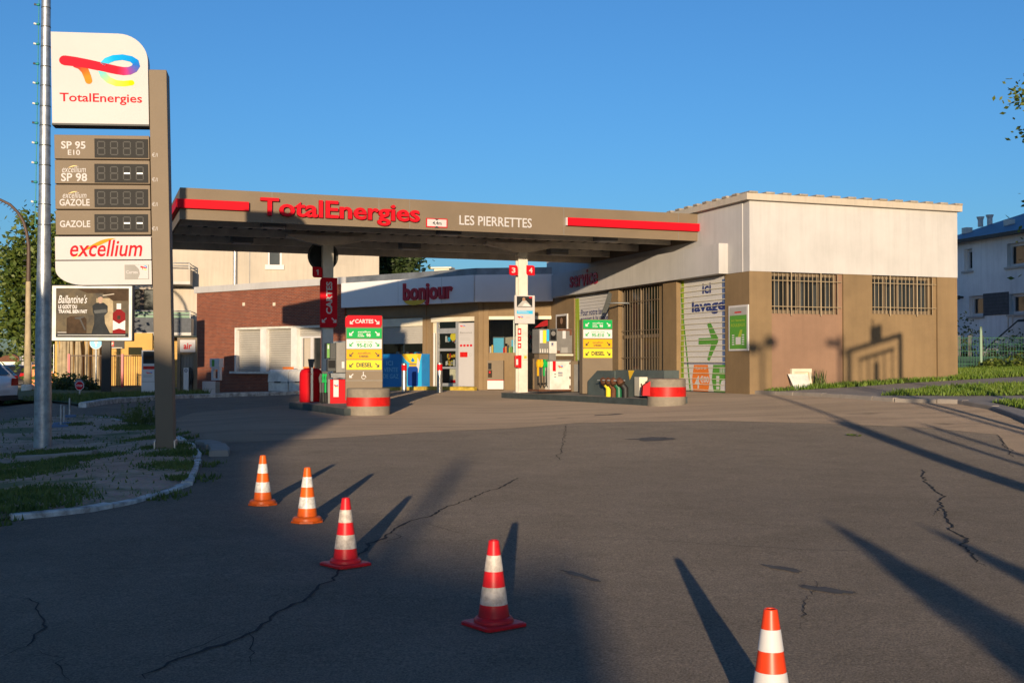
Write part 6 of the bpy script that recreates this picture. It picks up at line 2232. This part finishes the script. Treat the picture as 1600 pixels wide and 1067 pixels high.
# small stop sign
SP = ground(124, 626)
SS = Fr(SP.xy, (1, -.1))
t = thing('stop_sign', SP, 'small octagonal red stop sign on a short grey post', 'stop sign')
a, z = SS.az(124, 602.5, .03); rr = 7.6 * SP.y / FPX
octo = lambda k: [(a + k * math.cos(math.pi * (j + .5) / 4), z + k * math.sin(math.pi * (j + .5) / 4)) for j in range(8)]
m = MB(); m.tube([SP - Vector((0, 0, .1)), SS.pt(a, z + .05, -.03)], .03, M['galv'], 8); m.build('post', t)
m = MB(); m.poly(SS, octo(rr), .0, .02, M['white']); m.poly(SS, octo(rr * .88), .0201, .024, M['red_sign']); m.build('plate', t)
m = MB(); m.text('STOP', SS, a - rr * .66, a + rr * .66, z - rr * .24, z + rr * .24, .026, M['white'], bold=.03); m.build('lettering', t)
t = thing('round_sign', SS.pt(a - .1, SP.z, -.2), 'grey rounded back of a sign behind the small stop sign', 'sign')
m = MB(); m.disc(SS, a - .09, z + .06, rr * .98, -.14, -.12, M['zinc'], 20); m.build('disc', t)
m = MB(); m.tube([SS.pt(a - .09, SP.z - .1, -.16), SS.pt(a - .09, z, -.16)], .025, M['galv'], 6); m.build('post', t)

# thin metal bars on blue feet (left-over barrier) in the verge
for k, (px, y0, y1) in enumerate(((95, 632, 672), (100, 634, 668), (108.5, 622, 656))):
    p = ground(px, y1)
    t = thing('barrier_bar', p, ['thin steel bar on a blue foot nearest the galvanised pole', 'thin steel bar just behind another one in the verge', 'thin steel bar on a blue foot at the far kerb of the verge'][k], 'bar')
    m = MB(); m.tube([p, (p.x, p.y, at(px, y0, p.y).z)], .022, M['galv'], 8); m.build('bar', t)
    f_ = Fr(p.xy, (.9, .45)); m = MB(); m.box(f_, -.22 if k != 2 else -.1, .14, p.z + .01, p.z + .12, -.07, .07, M['blue_steel']); m.build('foot', t, .02)

# ---------------------------------------------------------------- street lamp and poles on the far left
LB = at(43, 614, 50)
ly = LB.y
t = thing('street_lamp', LB, 'curved brown street lamp with a string of small lights', 'street lamp')
zc = at(43, 385, ly).z
pts = [LB - Vector((0, 0, .1))] + [Vector((LB.x, ly, at(43, y, ly).z)) for y in (560, 500, 440, 385)]
m = MB(); m.tube(pts[:4], [.17, .15, .12, .11], M['timber'], 10); m.lathe(LB, [(.26, -.05), (.26, .35), (.17, .38)], M['white_dirty'], 14); m.build('post', t)
arm = [pts[3], pts[4]] + [at(px, y, ly) for px, y in ((42, 365), (37, 347), (28, 332), (16, 320), (0, 312), (-20, 307))]
m = MB(); m.tube(arm, [.10, .08, .075, .07, .065, .06, .055, .05], M['brown_steel'], 8); m.build('arm', t)
for i in range(1, len(arm) - 1):
    for f in (0, .33, .66):
        b = arm[i].lerp(arm[i + 1], f); m = MB(); m.tube([b, b + Vector((-.14, 0, -.1))], .018, M['dark_grey'], 4); m.build('string_light', t)
for y in range(380, 540, 9):
    b = Vector((LB.x - .08, ly, at(43, y, ly).z)); m = MB(); m.tube([b, b + Vector((-.16, 0, 0))], .018, M['dark_grey'], 4); m.build('string_light', t)
hp = arm[-1]
m = MB(); m.box(Fr((hp.x, hp.y), (1, 0)), -.7, .1, hp.z - .12, hp.z + .06, -.15, .15, M['zinc']); m.build('lamp_head', t)
p = ground(36, 598)
t = thing('street_lamp', p, 'slim pale street lamp with a straight arm behind the curved one', 'street lamp')
m = MB(); m.tube([p, (p.x, p.y, at(36, 393, p.y).z)], [.16, .07], M['grey_panel'], 8); m.build('post', t)
m = MB(); m.tube([(p.x, p.y, at(36, 395, p.y).z), at(12, 390, p.y)], [.05, .04], M['zinc'], 6); m.tube([at(12, 390, p.y), at(0, 391, p.y)], [.13, .09], M['zinc'], 6); m.build('arm', t)
p = ground(31.5, 594)
m = MB(); m.tube([p, (p.x, p.y, at(31.5, 535, p.y).z)], [.12, .09], M['zinc'], 8)
tag(m.build('street_pole'), 'short grey pole behind the two street lamps', 'pole')
p = ground(83.5, 616)
m = MB(); m.tube([p, (p.x, p.y, at(83.5, 538, p.y).z)], .03, M['galv'], 8)
tag(m.build('sign_post'), 'thin bare steel post between the big pole and the billboard', 'post')
# red brick garden wall and dark roof far down the street
p = at(57, 575, 80)
t = thing('garden_wall', (p.x, p.y, gz(p.x, p.y)), 'low orange brick garden wall with a gate down the street', 'wall')
fw = Fr(p.xy, (1, .1)); m = MB(); m.box(fw, -.6, 2.2, 0, fw.z(57, 570), -.2, 0, M['orange_print']); m.build('wall', t)
m = MB(); m.box(fw, -.7, -.3, 0, fw.z(57, 566), -.3, .1, M['white_dirty']); m.build('pillar', t)
p = at(52, 560, 95)
t = thing('house', (p.x, p.y, .2), 'dark house front down the street behind the leafy tree', 'house')
fw = Fr(p.xy, (1, .1)); m = MB(); m.box(fw, -.9, 5, 0, fw.z(52, 548), -6, 0, M['brown_steel']); m.build('wall', t)
m = MB(); z_ = fw.z(52, 548); m.poly(fw, [(-1.2, z_ + .01), (5.3, z_ + .01), (3.5, z_ + 1.6), (.5, z_ + 1.6)], -6.2, .3, M['slate_grey']); m.build('roof', t)
for k, (px, y0, y1, yy, mat) in enumerate(((19, 565, 576, 230, 'white_dirty'), (9, 566, 574, 260, 'mid_grey'))):
    p = at(px, 570, yy); t = thing('house', (p.x, p.y, 0.2), ['pale house far down the street above the parked cars', 'grey house farthest down the street'][k], 'house')
    fw = Fr(p.xy, (1, .1)); m = MB(); m.box(fw, -3, 3, 0, fw.z(px, y0), -6, 0, M[mat]); m.build('wall', t)
    m = MB(); z_ = fw.z(px, y0); m.poly(fw, [(-3.4, z_ + .01), (3.4, z_ + .01), (0, z_ + 1.6)], -6.2, .2, M['rust']); m.build('roof', t)


# ---------------------------------------------------------------- parked cars
def car(p, heading, paint_, label):
    """hatchback; heading = direction of its nose"""
    d = Vector((math.cos(heading), math.sin(heading)))
    F_ = Fr((p.x, p.y), d)
    g = p.z
    t = thing('parked_car', p, label, 'car', 'cars parked along the street')
    prof = [(-2.05, .32), (-2.1, .62), (-2.04, .92), (-1.92, 1.02), (-1.55, 1.42), (-1.0, 1.50), (.2, 1.50), (.75, 1.38), (1.25, 1.02), (1.9, .90), (2.1, .66), (2.08, .30), (1.65, .22), (-1.6, .22)]
    m = MB(); n = len(prof)
    secs = []
    for o, k, dz in ((-.86, .93, .0), (-.80, 1, 0), (.80, 1, 0), (.86, .93, 0)):
        P = []
        for a, z in prof:
            ins = 1.0 if z < .95 else 1 - .22 * (z - .95) / .55
            P.append(F_.pt(a * (1 if abs(o) < .85 else .985), g + (z if z > .5 else z + (0 if abs(o) < .85 else .03)), o * ins))
        secs.append(P)
    vs = sum(secs, []); fs = []
    for s_ in range(3):
        for i in range(n):
            fs.append((s_ * n + i, s_ * n + (i + 1) % n, (s_ + 1) * n + (i + 1) % n, (s_ + 1) * n + i))
    fs += [tuple(range(n))[::-1], tuple(3 * n + i for i in range(n))]
    m.add(vs, fs, paint_, True)
    m.build('body', t)
    m = MB()
    for sgn in (-1, 1):
        o = lambda z: sgn * (.868 * (1 - .22 * max(0, z - .95) / .55) + .004)
        for pts in ([(-1.66, 1.02), (-1.40, 1.36), (-.95, 1.43), (-.72, 1.43), (-.72, 1.0)], [(-.66, 1.0), (-.66, 1.43), (.15, 1.43), (.62, 1.34), (1.02, 1.0)]):
            P = [F_.pt(a, g + z, o(z)) for a, z in pts]
            m.add(P, [tuple(range(len(P)))], M['car_glass'])
    m.add([F_.pt(-1.935, g + 1.04, .62), F_.pt(-1.935, g + 1.04, -.62), F_.pt(-1.60, g + 1.395, -.52), F_.pt(-1.60, g + 1.395, .52)], [(0, 1, 2, 3)], M['window_dark'])
    m.add([F_.pt(1.235, g + 1.06, .66), F_.pt(1.235, g + 1.06, -.66), F_.pt(.80, g + 1.38, -.58), F_.pt(.80, g + 1.38, .58)], [(3, 2, 1, 0)], M['window_dark'])
    m.build('windows', t)
    for sgn in (-1, 1):
        m = MB(); o = sgn * .62
        m.add([F_.pt(-2.09, g + .70, o - .2), F_.pt(-2.09, g + .70, o + .22), F_.pt(-2.055, g + .93, o + .24), F_.pt(-2.055, g + .93, o - .12)], [(0, 1, 2, 3)], M['lens_red'])
        s2_ = sgn * .872
        m.add([F_.pt(-2.06, g + .72, s2_), F_.pt(-1.62, g + .82, s2_), F_.pt(-1.66, g + .92, s2_), F_.pt(-2.03, g + .93, s2_)], [(0, 1, 2, 3)], M['lens_red'])
        m.build('tail_light', t)
    m = MB(); m.box(F_, -2.13, -2.06, g + .40, g + .58, -.7, .7, paint_); m.box(F_, -2.135, -2.10, g + .24, g + .39, -.75, .75, M['rubber']); m.build('bumper', t)
    m = MB(); m.box(F_, -2.14, -2.131, g + .46, g + .57, -.26, .26, M['white']); m.build('number_plate', t)
    for a in (-1.3, 1.3):
        for sgn in (-1, 1):
            m = MB(); o0, o1 = sorted((sgn * .68, sgn * .885)); m.disc(F_, a, g + .31, .31, o0, o1, M['rubber'], 22); w = m.build('wheel', t)
            m = MB(); e = sgn * .888; m.disc(F_, a, g + .31, .2, min(e, e - sgn * .02), max(e, e - sgn * .02), M['alu'], 18); m.build('rim', w)
    return t


p = ground(-9, 639)
h0 = math.radians(172)
dv = Vector((math.cos(h0), math.sin(h0)))
car(Vector((p.x + dv.x * 2.15, p.y + dv.y * 2.15 + .75, p.z)), h0, M['car_white'], 'white hatchback with red tail light nearest the galvanised pole')
for k, (px, py, mt, lb) in enumerate(((17, 612, 'car_green', 'dark green car parked behind the white hatchback'), (20, 603, 'car_black', 'black estate car third in the parked row'), (17, 596, 'car_silver', 'silver car fourth in the parked row'), (27, 592, 'car_black', 'dark car parked farthest down the street'), (14, 590, 'car_white', 'small white car far down the parked row'))):
    p = ground(px, py)
    h_ = math.radians(172 if k == 0 else 112)
    dv = Vector((math.cos(h_), math.sin(h_)))
    car(Vector((p.x + dv.x * 2.15, p.y + dv.y * 2.15, p.z)), h_, M[mt], lb)

# ---------------------------------------------------------------- pale house on the right, fence and things before it
q = at(1540, 500, 47)
HF = Fr(q.xy, (.275, -.961))
hz = lambda px, y, o=0.0: HF.z(px, y, o)
ha = lambda px, o=0.0, py=450: HF.a(px, o, py)
H0, H1 = ha(1470), ha(1600) + 9
root = thing('pale_house', HF.pt((H0 + H1) / 2, 1.2, -4), 'pale shaded house with blue sheet roof behind the green fence', 'house')
ez = hz(1540, 370.5)
wu = [(ha(1507), ha(1519.5), hz(1513, 423.5), hz(1513, 389)), (ha(1574), ha(1574) + 2.9, hz(1590, 416), hz(1590, 379)), (ha(1514), ha(1536), hz(1525, 494), hz(1525, 462)), (ha(1577), ha(1577) + 3, hz(1585, 491), hz(1585, 459))]
m = MB(); m.wall(HF, H0, H1, .3, ez, wu, -.35, 0, M['house_wall']); m.box(HF, H0, H0 + .3, .3, ez, -9, -.351, M['house_wall']); m.box(HF, H1 - .3, H1, .3, ez, -9, -.351, M['house_wall']); m.build('wall', root)
m = MB()
P = HF.pt; rz_ = ez + 1.55
m.quad(P(H0 - .2, ez + .02, .35), P(H1 + .2, ez + .02, .35), P(H1 + .2, rz_, -4.6), P(H0 - .2, rz_, -4.6), M['roof_blue'])
m.quad(P(H1 + .2, ez + .02, -9.4), P(H0 - .2, ez + .02, -9.4), P(H0 - .2, rz_, -4.6), P(H1 + .2, rz_, -4.6), M['roof_blue'])
a = H0
while a < H1:
    m.add([P(a, ez + .05, .35), P(a + .06, ez + .05, .35), P(a + .06, rz_ + .03, -4.6), P(a, rz_ + .03, -4.6)], [(0, 1, 2, 3)], M['roof_blue']); a += .45
m.box(HF, H0 - .2, H1 + .2, ez - .12, ez + .015, .2, .42, M['dark_grey'])
rf = m.build('roof', root)
for px, y0, y1 in ((1532, 339, 347), (1546.5, 336, 344)):
    a = ha(px, -3.0, 345); z0 = ez + 1.0; zt_ = HF.z(px, y0, -3.0)
    m = MB(); m.tube([P(a, z0, -3), P(a, zt_ - .15, -3)], .12, M['white'], 10); m.tube([P(a, zt_ - .15, -3), P(a, zt_, -3)], [.12, .18], M['white'], 10); m.build('roof_vent', rf)
for px, o in ((1511, -1.2), (1577, -1.5)):
    a = ha(px, o, 352); z0 = ez + .3 + .31 * -o
    m = MB(); m.box(HF, a - .16, a + .16, z0 - .2, z0 + .06, o - .16, o + .16, M['white_dirty']); m.build('roof_hatch', rf)
for w in wu:
    m = MB(); m.rect(HF, w[0] + .05, w[1] - .05, w[2] + .05, w[3] - .05, -.22, M['window_dark']); w_ = m.build('window', root)
    m = MB()
    f = .12
    m.box(HF, w[0] + .002, w[0] + f, w[2], w[3] - .002, -.24, -.16, M['white']); m.box(HF, w[1] - f, w[1] - .002, w[2], w[3] - .002, -.24, -.16, M['white'])
    m.box(HF, w[0] + f + .001, w[1] - f - .001, w[2], w[2] + f, -.24, -.161, M['white']); m.box(HF, w[0] + f + .001, w[1] - f - .001, w[3] - f, w[3] - .002, -.24, -.161, M['white']); m.build('frame', w_)
    m = MB(); m.box(HF, w[0] - .08, w[1] + .08, w[2] - .08, w[2] - .002, -.2, .1, M['grey_panel']); m.build('sill', w_)
m = MB(); m.box(HF, wu[2][1] + .02, wu[3][0] - .02, wu[2][2], wu[2][3] + .05, .001, .02, M['slate_grey'])
z = wu[2][2]
while z < wu[2][3]:
    m.box(HF, wu[2][1] + .03, wu[3][0] - .03, z, z + .012, .021, .03, M['black']); z += .14
m.build('slate_cladding', root)
m = MB(); a = ha(1500, .15, 465); m.tube([P(a, hz(1500, 465), 0), P(a, hz(1500, 465), .2)], .05, M['dark_grey'], 8); m.box(HF, a - .08, a + .08, hz(1500, 468, .2), hz(1500, 462, .2), .2, .3, M['dark_grey']); m.build('wall_lamp', root)
ST = Fr(at(1560, 540, 43.5).xy, (.60, -.8))
m = MB(); sz = lambda px, y: ST.az(px, y)
pts = [sz(1527, 558), sz(1590, 503), sz(1640, 500), sz(1660, 590), sz(1527, 590)]
t = thing('stair_wall', ST.pt(sz(1560, 540)[0], 1.2, -.2), 'sloping pale stair wall in front of the pale house', 'wall')
m.poly(ST, pts, -.3, 0, M['house_wall']); m.build('wall', t)
m = MB(); m.tube([ST.pt(*sz(1527, 556), -.1), ST.pt(*sz(1590, 501), -.1), ST.pt(*sz(1640, 497), -.1)], .06, M['dark_grey'], 6)
for px, y0, y1 in ((1573, 516, 493), (1580, 510, 491), (1598, 501, 488)):
    a_, z_ = sz(px, y0); m.tube([ST.pt(a_, z_, -.1), ST.pt(a_, sz(px, y1)[1], -.1)], .025, M['alu'], 5)
m.build('handrail', t)

GF = Fr(at(1533, 590, 38.5).xy, (.98, -.2))
gzf = gz(*at(1533, 590, 38.5).xy)
t = thing('mesh_fence', (GF.p.x, GF.p.y, gzf), 'green wire mesh fence on steel posts beside the long brown wall', 'fence')
zf = lambda y: GF.z(1533, y)
for px, y0 in ((1533, 510), (1616, 512), (1470, 512)):
    m = MB(); a = GF.a(px, 0, 550); m.box(GF, a - .035, a + .035, gzf - .1, zf(y0), -.03, .03, M['fence_green']); m.build('fence_post', t)
m = MB()
a = GF.a(1486, 0, 550)
while a < GF.a(1640, 0, 550):
    m.tube([GF.pt(a, gzf, 0), GF.pt(a, zf(526), 0)], .0075, M['fence_green'], 4, False); a += .09
z = gzf + .05
while z < zf(526):
    m.tube([GF.pt(GF.a(1486, 0, 550), z, .01), GF.pt(GF.a(1640, 0, 550), z, .01)], .009, M['fence_green'], 4, False); z += .22
o_ = m.build('mesh_panel', t); o_['kind'] = 'stuff'
G2 = Fr(at(1520, 590, 41.5).xy, (.99, -.12))
g2z = gz(*at(1520, 590, 41.5).xy)
t = thing('hedge_screen', (G2.p.x, G2.p.y, g2z), 'dark green fabric screen behind the wire mesh fence', 'screen')
m = MB(); m.box(G2, G2.a(1480), G2.a(1660), g2z, G2.z(1540, 557), -.04, 0, M['cloth_blue']); m.build('cloth', t)
m = MB()
for px in (1499, 1516, 1535): m.box(G2, G2.a(px) - .06, G2.a(px) + .06, g2z, G2.z(px, 524), -.14, -.05, M['dark_grey'])
m.build('screen_post', t)
p = at(1551, 556, 43); f_ = Fr(p.xy, (.95, -.3))
t = thing('wheelie_bin', (p.x, p.y, g2z), 'dark green wheelie bin behind the fabric screen', 'bin')
m = MB(); zz_ = f_.z(1551, 553); m.poly(f_, [(-.24, g2z), (.24, g2z), (.3, zz_ - .03), (-.3, zz_ - .03)], -.6, 0, M['bin_green']); m.build('body', t)
m = MB(); m.box(f_, -.33, .33, zz_ - .029, zz_ + .04, -.63, .04, M['bin_green']); m.build('lid', t)
for k, (px, py, y, w, h) in enumerate(((1503, 560, 42.8, .9, 1.9), (1590, 560, 42.2, 1.4, 1.2), (1551, 588, 38.2, .5, .35), (1598, 583, 37.8, .9, .45))):
    p = at(px, py, y); shrub((p.x, p.y), w, h, 800, .07, M['leaf_dark'] if k < 2 else M['leaf'], ['tall dark shrub behind the fence at the wall corner', 'broad dark shrub below the stair wall', 'small pale weed clump at the foot of the mesh fence', 'low weeds along the mesh fence by the bushy tree'][k], seed=40 + k)

# ---------------------------------------------------------------- traffic cones
def cone(p, kind, label, rot, s=1.0):
    t = thing('traffic_cone', p, label, 'traffic cone', 'traffic cones across the forecourt entrance')
    c = M['orange_cone'] if kind == 'orange' else M['red_cone'] if kind == 'red' else M['fresh_cone']
    w = M['white'] if kind == 'fresh' else M['cone_dirty'] if kind == 'red' else M['cone_white']
    O = Vector(p)
    m = MB()
    if kind == 'orange':
        n = 8
        ring_ = [(.155 * math.cos(2 * math.pi * (k + .5) / n + rot), .155 * math.sin(2 * math.pi * (k + .5) / n + rot)) for k in range(n)]
        m.add([O + Vector((x, y, .0)) for x, y in ring_] + [O + Vector((x, y, .016)) for x, y in ring_], [tuple(range(n, 2 * n))] + [(k, (k + 1) % n, n + (k + 1) % n, n + k) for k in range(n)], c)
        m.lathe(O, [(.135, .0165), (.132, .04), (.118, .052), (.098, .056)], c, 28)
    else:
        h = .145
        def sq(r, cr, z):
            out = []
            for k in range(4):
                cx, cy = [(1, 1), (-1, 1), (-1, -1), (1, -1)][k]
                for j in range(4):
                    w_ = math.pi / 2 * k + math.pi / 6 * j
                    x, y = cx * (r - cr) + cr * math.cos(w_), cy * (r - cr) + cr * math.sin(w_)
                    out.append(O + Vector((x * math.cos(rot) - y * math.sin(rot), x * math.sin(rot) + y * math.cos(rot), z)))
            return out
        A, B_, C_ = sq(h, .03, .004), sq(h, .03, .02), sq(h - .012, .03, .027)
        n = len(A)
        m.add(A + B_ + C_, [(k, (k + 1) % n, n + (k + 1) % n, n + k) for k in range(n)] + [(n + k, n + (k + 1) % n, 2 * n + (k + 1) % n, 2 * n + k) for k in range(n)] + [tuple(range(2 * n, 3 * n))], c)
        m.lathe(O, [(.118, .0275), (.115, .043), (.105, .055), (.095, .058)], c, 28)
    m.build('base', t)
    m = MB()
    R = lambda z: .092 + (.030 - .092) * (z - .055) / .445
    zs = [.055, .13, .232, .322, .415, .497]
    cols = [c, w, c, w, c]
    for k in range(5):
        z0, z1 = zs[k], zs[k + 1]
        e = .0015 if k % 2 else 0
        m.lathe(O, [(R(z0) + e, z0), (R(z1) + e, z1)], cols[k], 32)
    m.lathe(O, [(R(.497), .497), (R(.497) - .004, .501), (R(.497) - .010, .499), (R(.497) - .012, .45)], c, 32)
    m.lathe(O, [(R(.497) - .012, .45), (.002, .449)], M['black'], 16)
    m.build('body', t)
    return t


M['fresh_cone'] = paint('fresh_orange_red_pvc', (.74, .05, .008), .4, .06, 14.0)
g_ = ground
cone(g_(410.5, 788), 'orange', 'orange cone with a red smudge, nearest the white kerb', .2)
cone(g_(480, 815), 'orange', 'orange cone with scuffed lower white band, second from the kerb', .1)
cone(g_(540, 883), 'red', 'red cone with greyed white bands and square base in the row middle', .75)
cone(g_(771.5, 977), 'red', 'red cone with dirty beige bands alone near the picture centre', .65)
for _y in range(400, 700):
    q_ = at(1204, 951, _y / 100)
    if q_.z - gz(q_.x, q_.y) <= .5:
        break
cone(Vector((q_.x, q_.y, gz(q_.x, q_.y))), 'fresh', 'clean orange-red cone cut off by the bottom edge', .6)

# ---------------------------------------------------------------- what stands behind the camera and throws the long shadows
TAN = math.tan(SUN_EL) / math.cos(0)
YC = -30.0
def sil(u, y_eq=None, h=None):
    return u + math.tan(SUN_AZ) * YC, h


hx = lambda u: u + math.tan(SUN_AZ) * YC
HB = Fr((0, YC), (1, 0))
t = thing('street_house', (hx(-20), YC - 5, 0), 'gabled house across the street whose shadow covers the verge', 'house')
m = MB()
prof = [(-4.6, 0), (-4.6, 6.75), (-5.64, 7.05), (-7.72, 7.9), (-11.8, 10.5), (-13.5, 11.0), (-17.5, 10.4), (-27, 9.7), (-60, 9.7), (-60, 0)]
m.poly(HB, [(hx(u), z) for u, z in prof], 0, 9, M['cream_wall']); m.build('wall', t)
t = thing('street_annex', (hx(-2), YC - 5, 0), 'low annex with chimney across the street, seen only by its shadow', 'house')
prof = [(.2, 0), (.2, 4.5), (-.35, 4.49), (-1.54, 4.63), (-2.27, 4.8), (-2.99, 4.98), (-4.59, 5.75), (-4.59, 0)]
m = MB(); m.poly(HB, [(hx(u), z) for u, z in prof], 0, 9, M['cream_wall']); m.build('wall', t)
m = MB(); m.box(HB, hx(-1.36), hx(-1.20), 4.5, 5.5, .3, .5, M['brick']); m.build('chimney', t)


def conifer(u, y, h, r, label, seed):
    X = u + math.tan(SUN_AZ) * y
    rr = random.Random(seed); m = MB(); vs = []; fs = []
    for _ in range(3800):
        z = h * (1 - math.sqrt(rr.random())) ; k = r * (1 - (z / h)) ** .8 * math.sqrt(rr.random()); w = rr.uniform(0, 6.283)
        p = Vector((X + k * math.cos(w), y + k * math.sin(w), z)); b = len(vs); s = .05
        a = Vector((rr.uniform(-1, 1), rr.uniform(-1, 1), 1)).normalized(); c = a.cross(Vector((rr.uniform(-1, 1), rr.uniform(-1, 1), .2))).normalized()
        vs += [p - a * s, p + c * s * .5, p + a * s, p - c * s * .5]; fs.append((b, b + 1, b + 2, b + 3))
    m.add(vs, fs, M['leaf_dark']); m.tube([(X, y, 0), (X, y, h * .8)], [.05, .02], M['bark'], 6)
    tag(m.build('conifer'), label, 'tree')


conifer(2.55, -4, 1.85, .62, 'clipped conifer whose pointed shadow falls across the asphalt', 1)
conifer(3.35, -4.3, 1.85, .45, 'second clipped conifer, throwing the shadow near the right crack'.replace('right ', 'long '), 2)
conifer(4.0, -4.1, 1.6, .55, 'third clipped conifer standing past the two that throw pointed shadows', 3)
for k, (u, y, h, r) in enumerate(((5.3, 2.0, 2.75, .11), (6.62, 2.2, 2.6, .05), (6.2, 2.1, 2.55, .05))):
    X = u + math.tan(SUN_AZ) * y; m = MB(); m.tube([(X, y, -.1), (X, y, h)], r, M['zinc'], 10); m.tube([(X, y, h), (X, y, h + .04)], [r * 1.2, r * .3], M['zinc'], 10)
    tag(m.build('post'), ['thick grey steel post beyond the picture edge, casting the widest bar shadow', 'thin grey post casting the outermost thin bar shadow', 'thin grey post standing between the thick post and the outermost one'][k], 'post')
X = 5.45; t = thing('street_lamp', (X, 0, 0), 'two-headed street lamp beyond the edge, shadowed on the long wall', 'street lamp')
m = MB(); m.tube([(X, 0, -.1), (X, 0, 5.5)], [.06, .045], M['zinc'], 10); m.build('post', t)
m = MB(); m.tube([(X - .25, 0, 5.42), (X, 0, 5.5), (X + .22, 0, 5.55)], .03, M['zinc'], 6)
for dx, dz in ((-.27, 5.4), (.23, 5.58)): m.lathe((X + dx, 0, dz), [(.02, .18), (.17, .10), (.20, 0), (.13, -.13), (.01, -.17)], M['dark_grey'], 14)
m.build('lamp_head', t)
X = 7.75; t = thing('street_lamp', (X, 1, 0), 'single-arm street lamp beyond the edge, shadowed between the barred windows', 'street lamp')
m = MB(); m.tube([(X, 1, -.1), (X, 1, 5.75)], [.07, .05], M['zinc'], 10); m.build('post', t)
m = MB(); m.box(Fr((X, 1), (1, 0)), -.42, .04, 5.45, 5.62, -.08, .08, M['dark_grey']); m.box(Fr((X, 1), (1, 0)), -.06, .14, 5.2, 5.4, -.08, .08, M['dark_grey']); m.build('lamp_head', t)
# height barrier beyond the right edge
gl, gr = Vector((8.28, 9.3)), Vector((10.07, 14.0))
GB = Fr(gl, gr - gl); W = (gr - gl).length; hb = 4.46
t = thing('height_gantry', (gl.x, gl.y, .2), 'steel height gantry with hanging bars, shadowed on the long brown wall', 'gantry')
m = MB(); m.box(GB, 0, .12, 0, hb, -.05, .05, M['zinc']); m.box(GB, W - .12, W, 0, hb, -.05, .05, M['zinc']); m.box(GB, .121, W - .121, hb - .11, hb, -.05, .05, M['zinc']); m.build('frame', t)
m = MB(); m.box(GB, W * .2, W * .86, hb - .42, hb - .34, -.03, .03, M['zinc'])
for k in range(5):
    a = W * (.215 + .155 * k); m.tube([GB.pt(a, hb - .42), GB.pt(a, hb - 1.15 - .04 * k)], .02, M['zinc'], 6)
m.box(GB, W * .5, W * .56, hb - 1.15, hb - .6, -.03, .03, M['dark_grey']); m.build('hanging_bars', t)
m = MB(); m.box(GB, W * .42, W * .62, hb + .001, hb + .40, -.03, .03, M['zinc']); m.tube([GB.pt(W * .46, hb), GB.pt(W * .46, hb + .6)], .03, M['zinc'], 6); m.build('sign_plate', t)
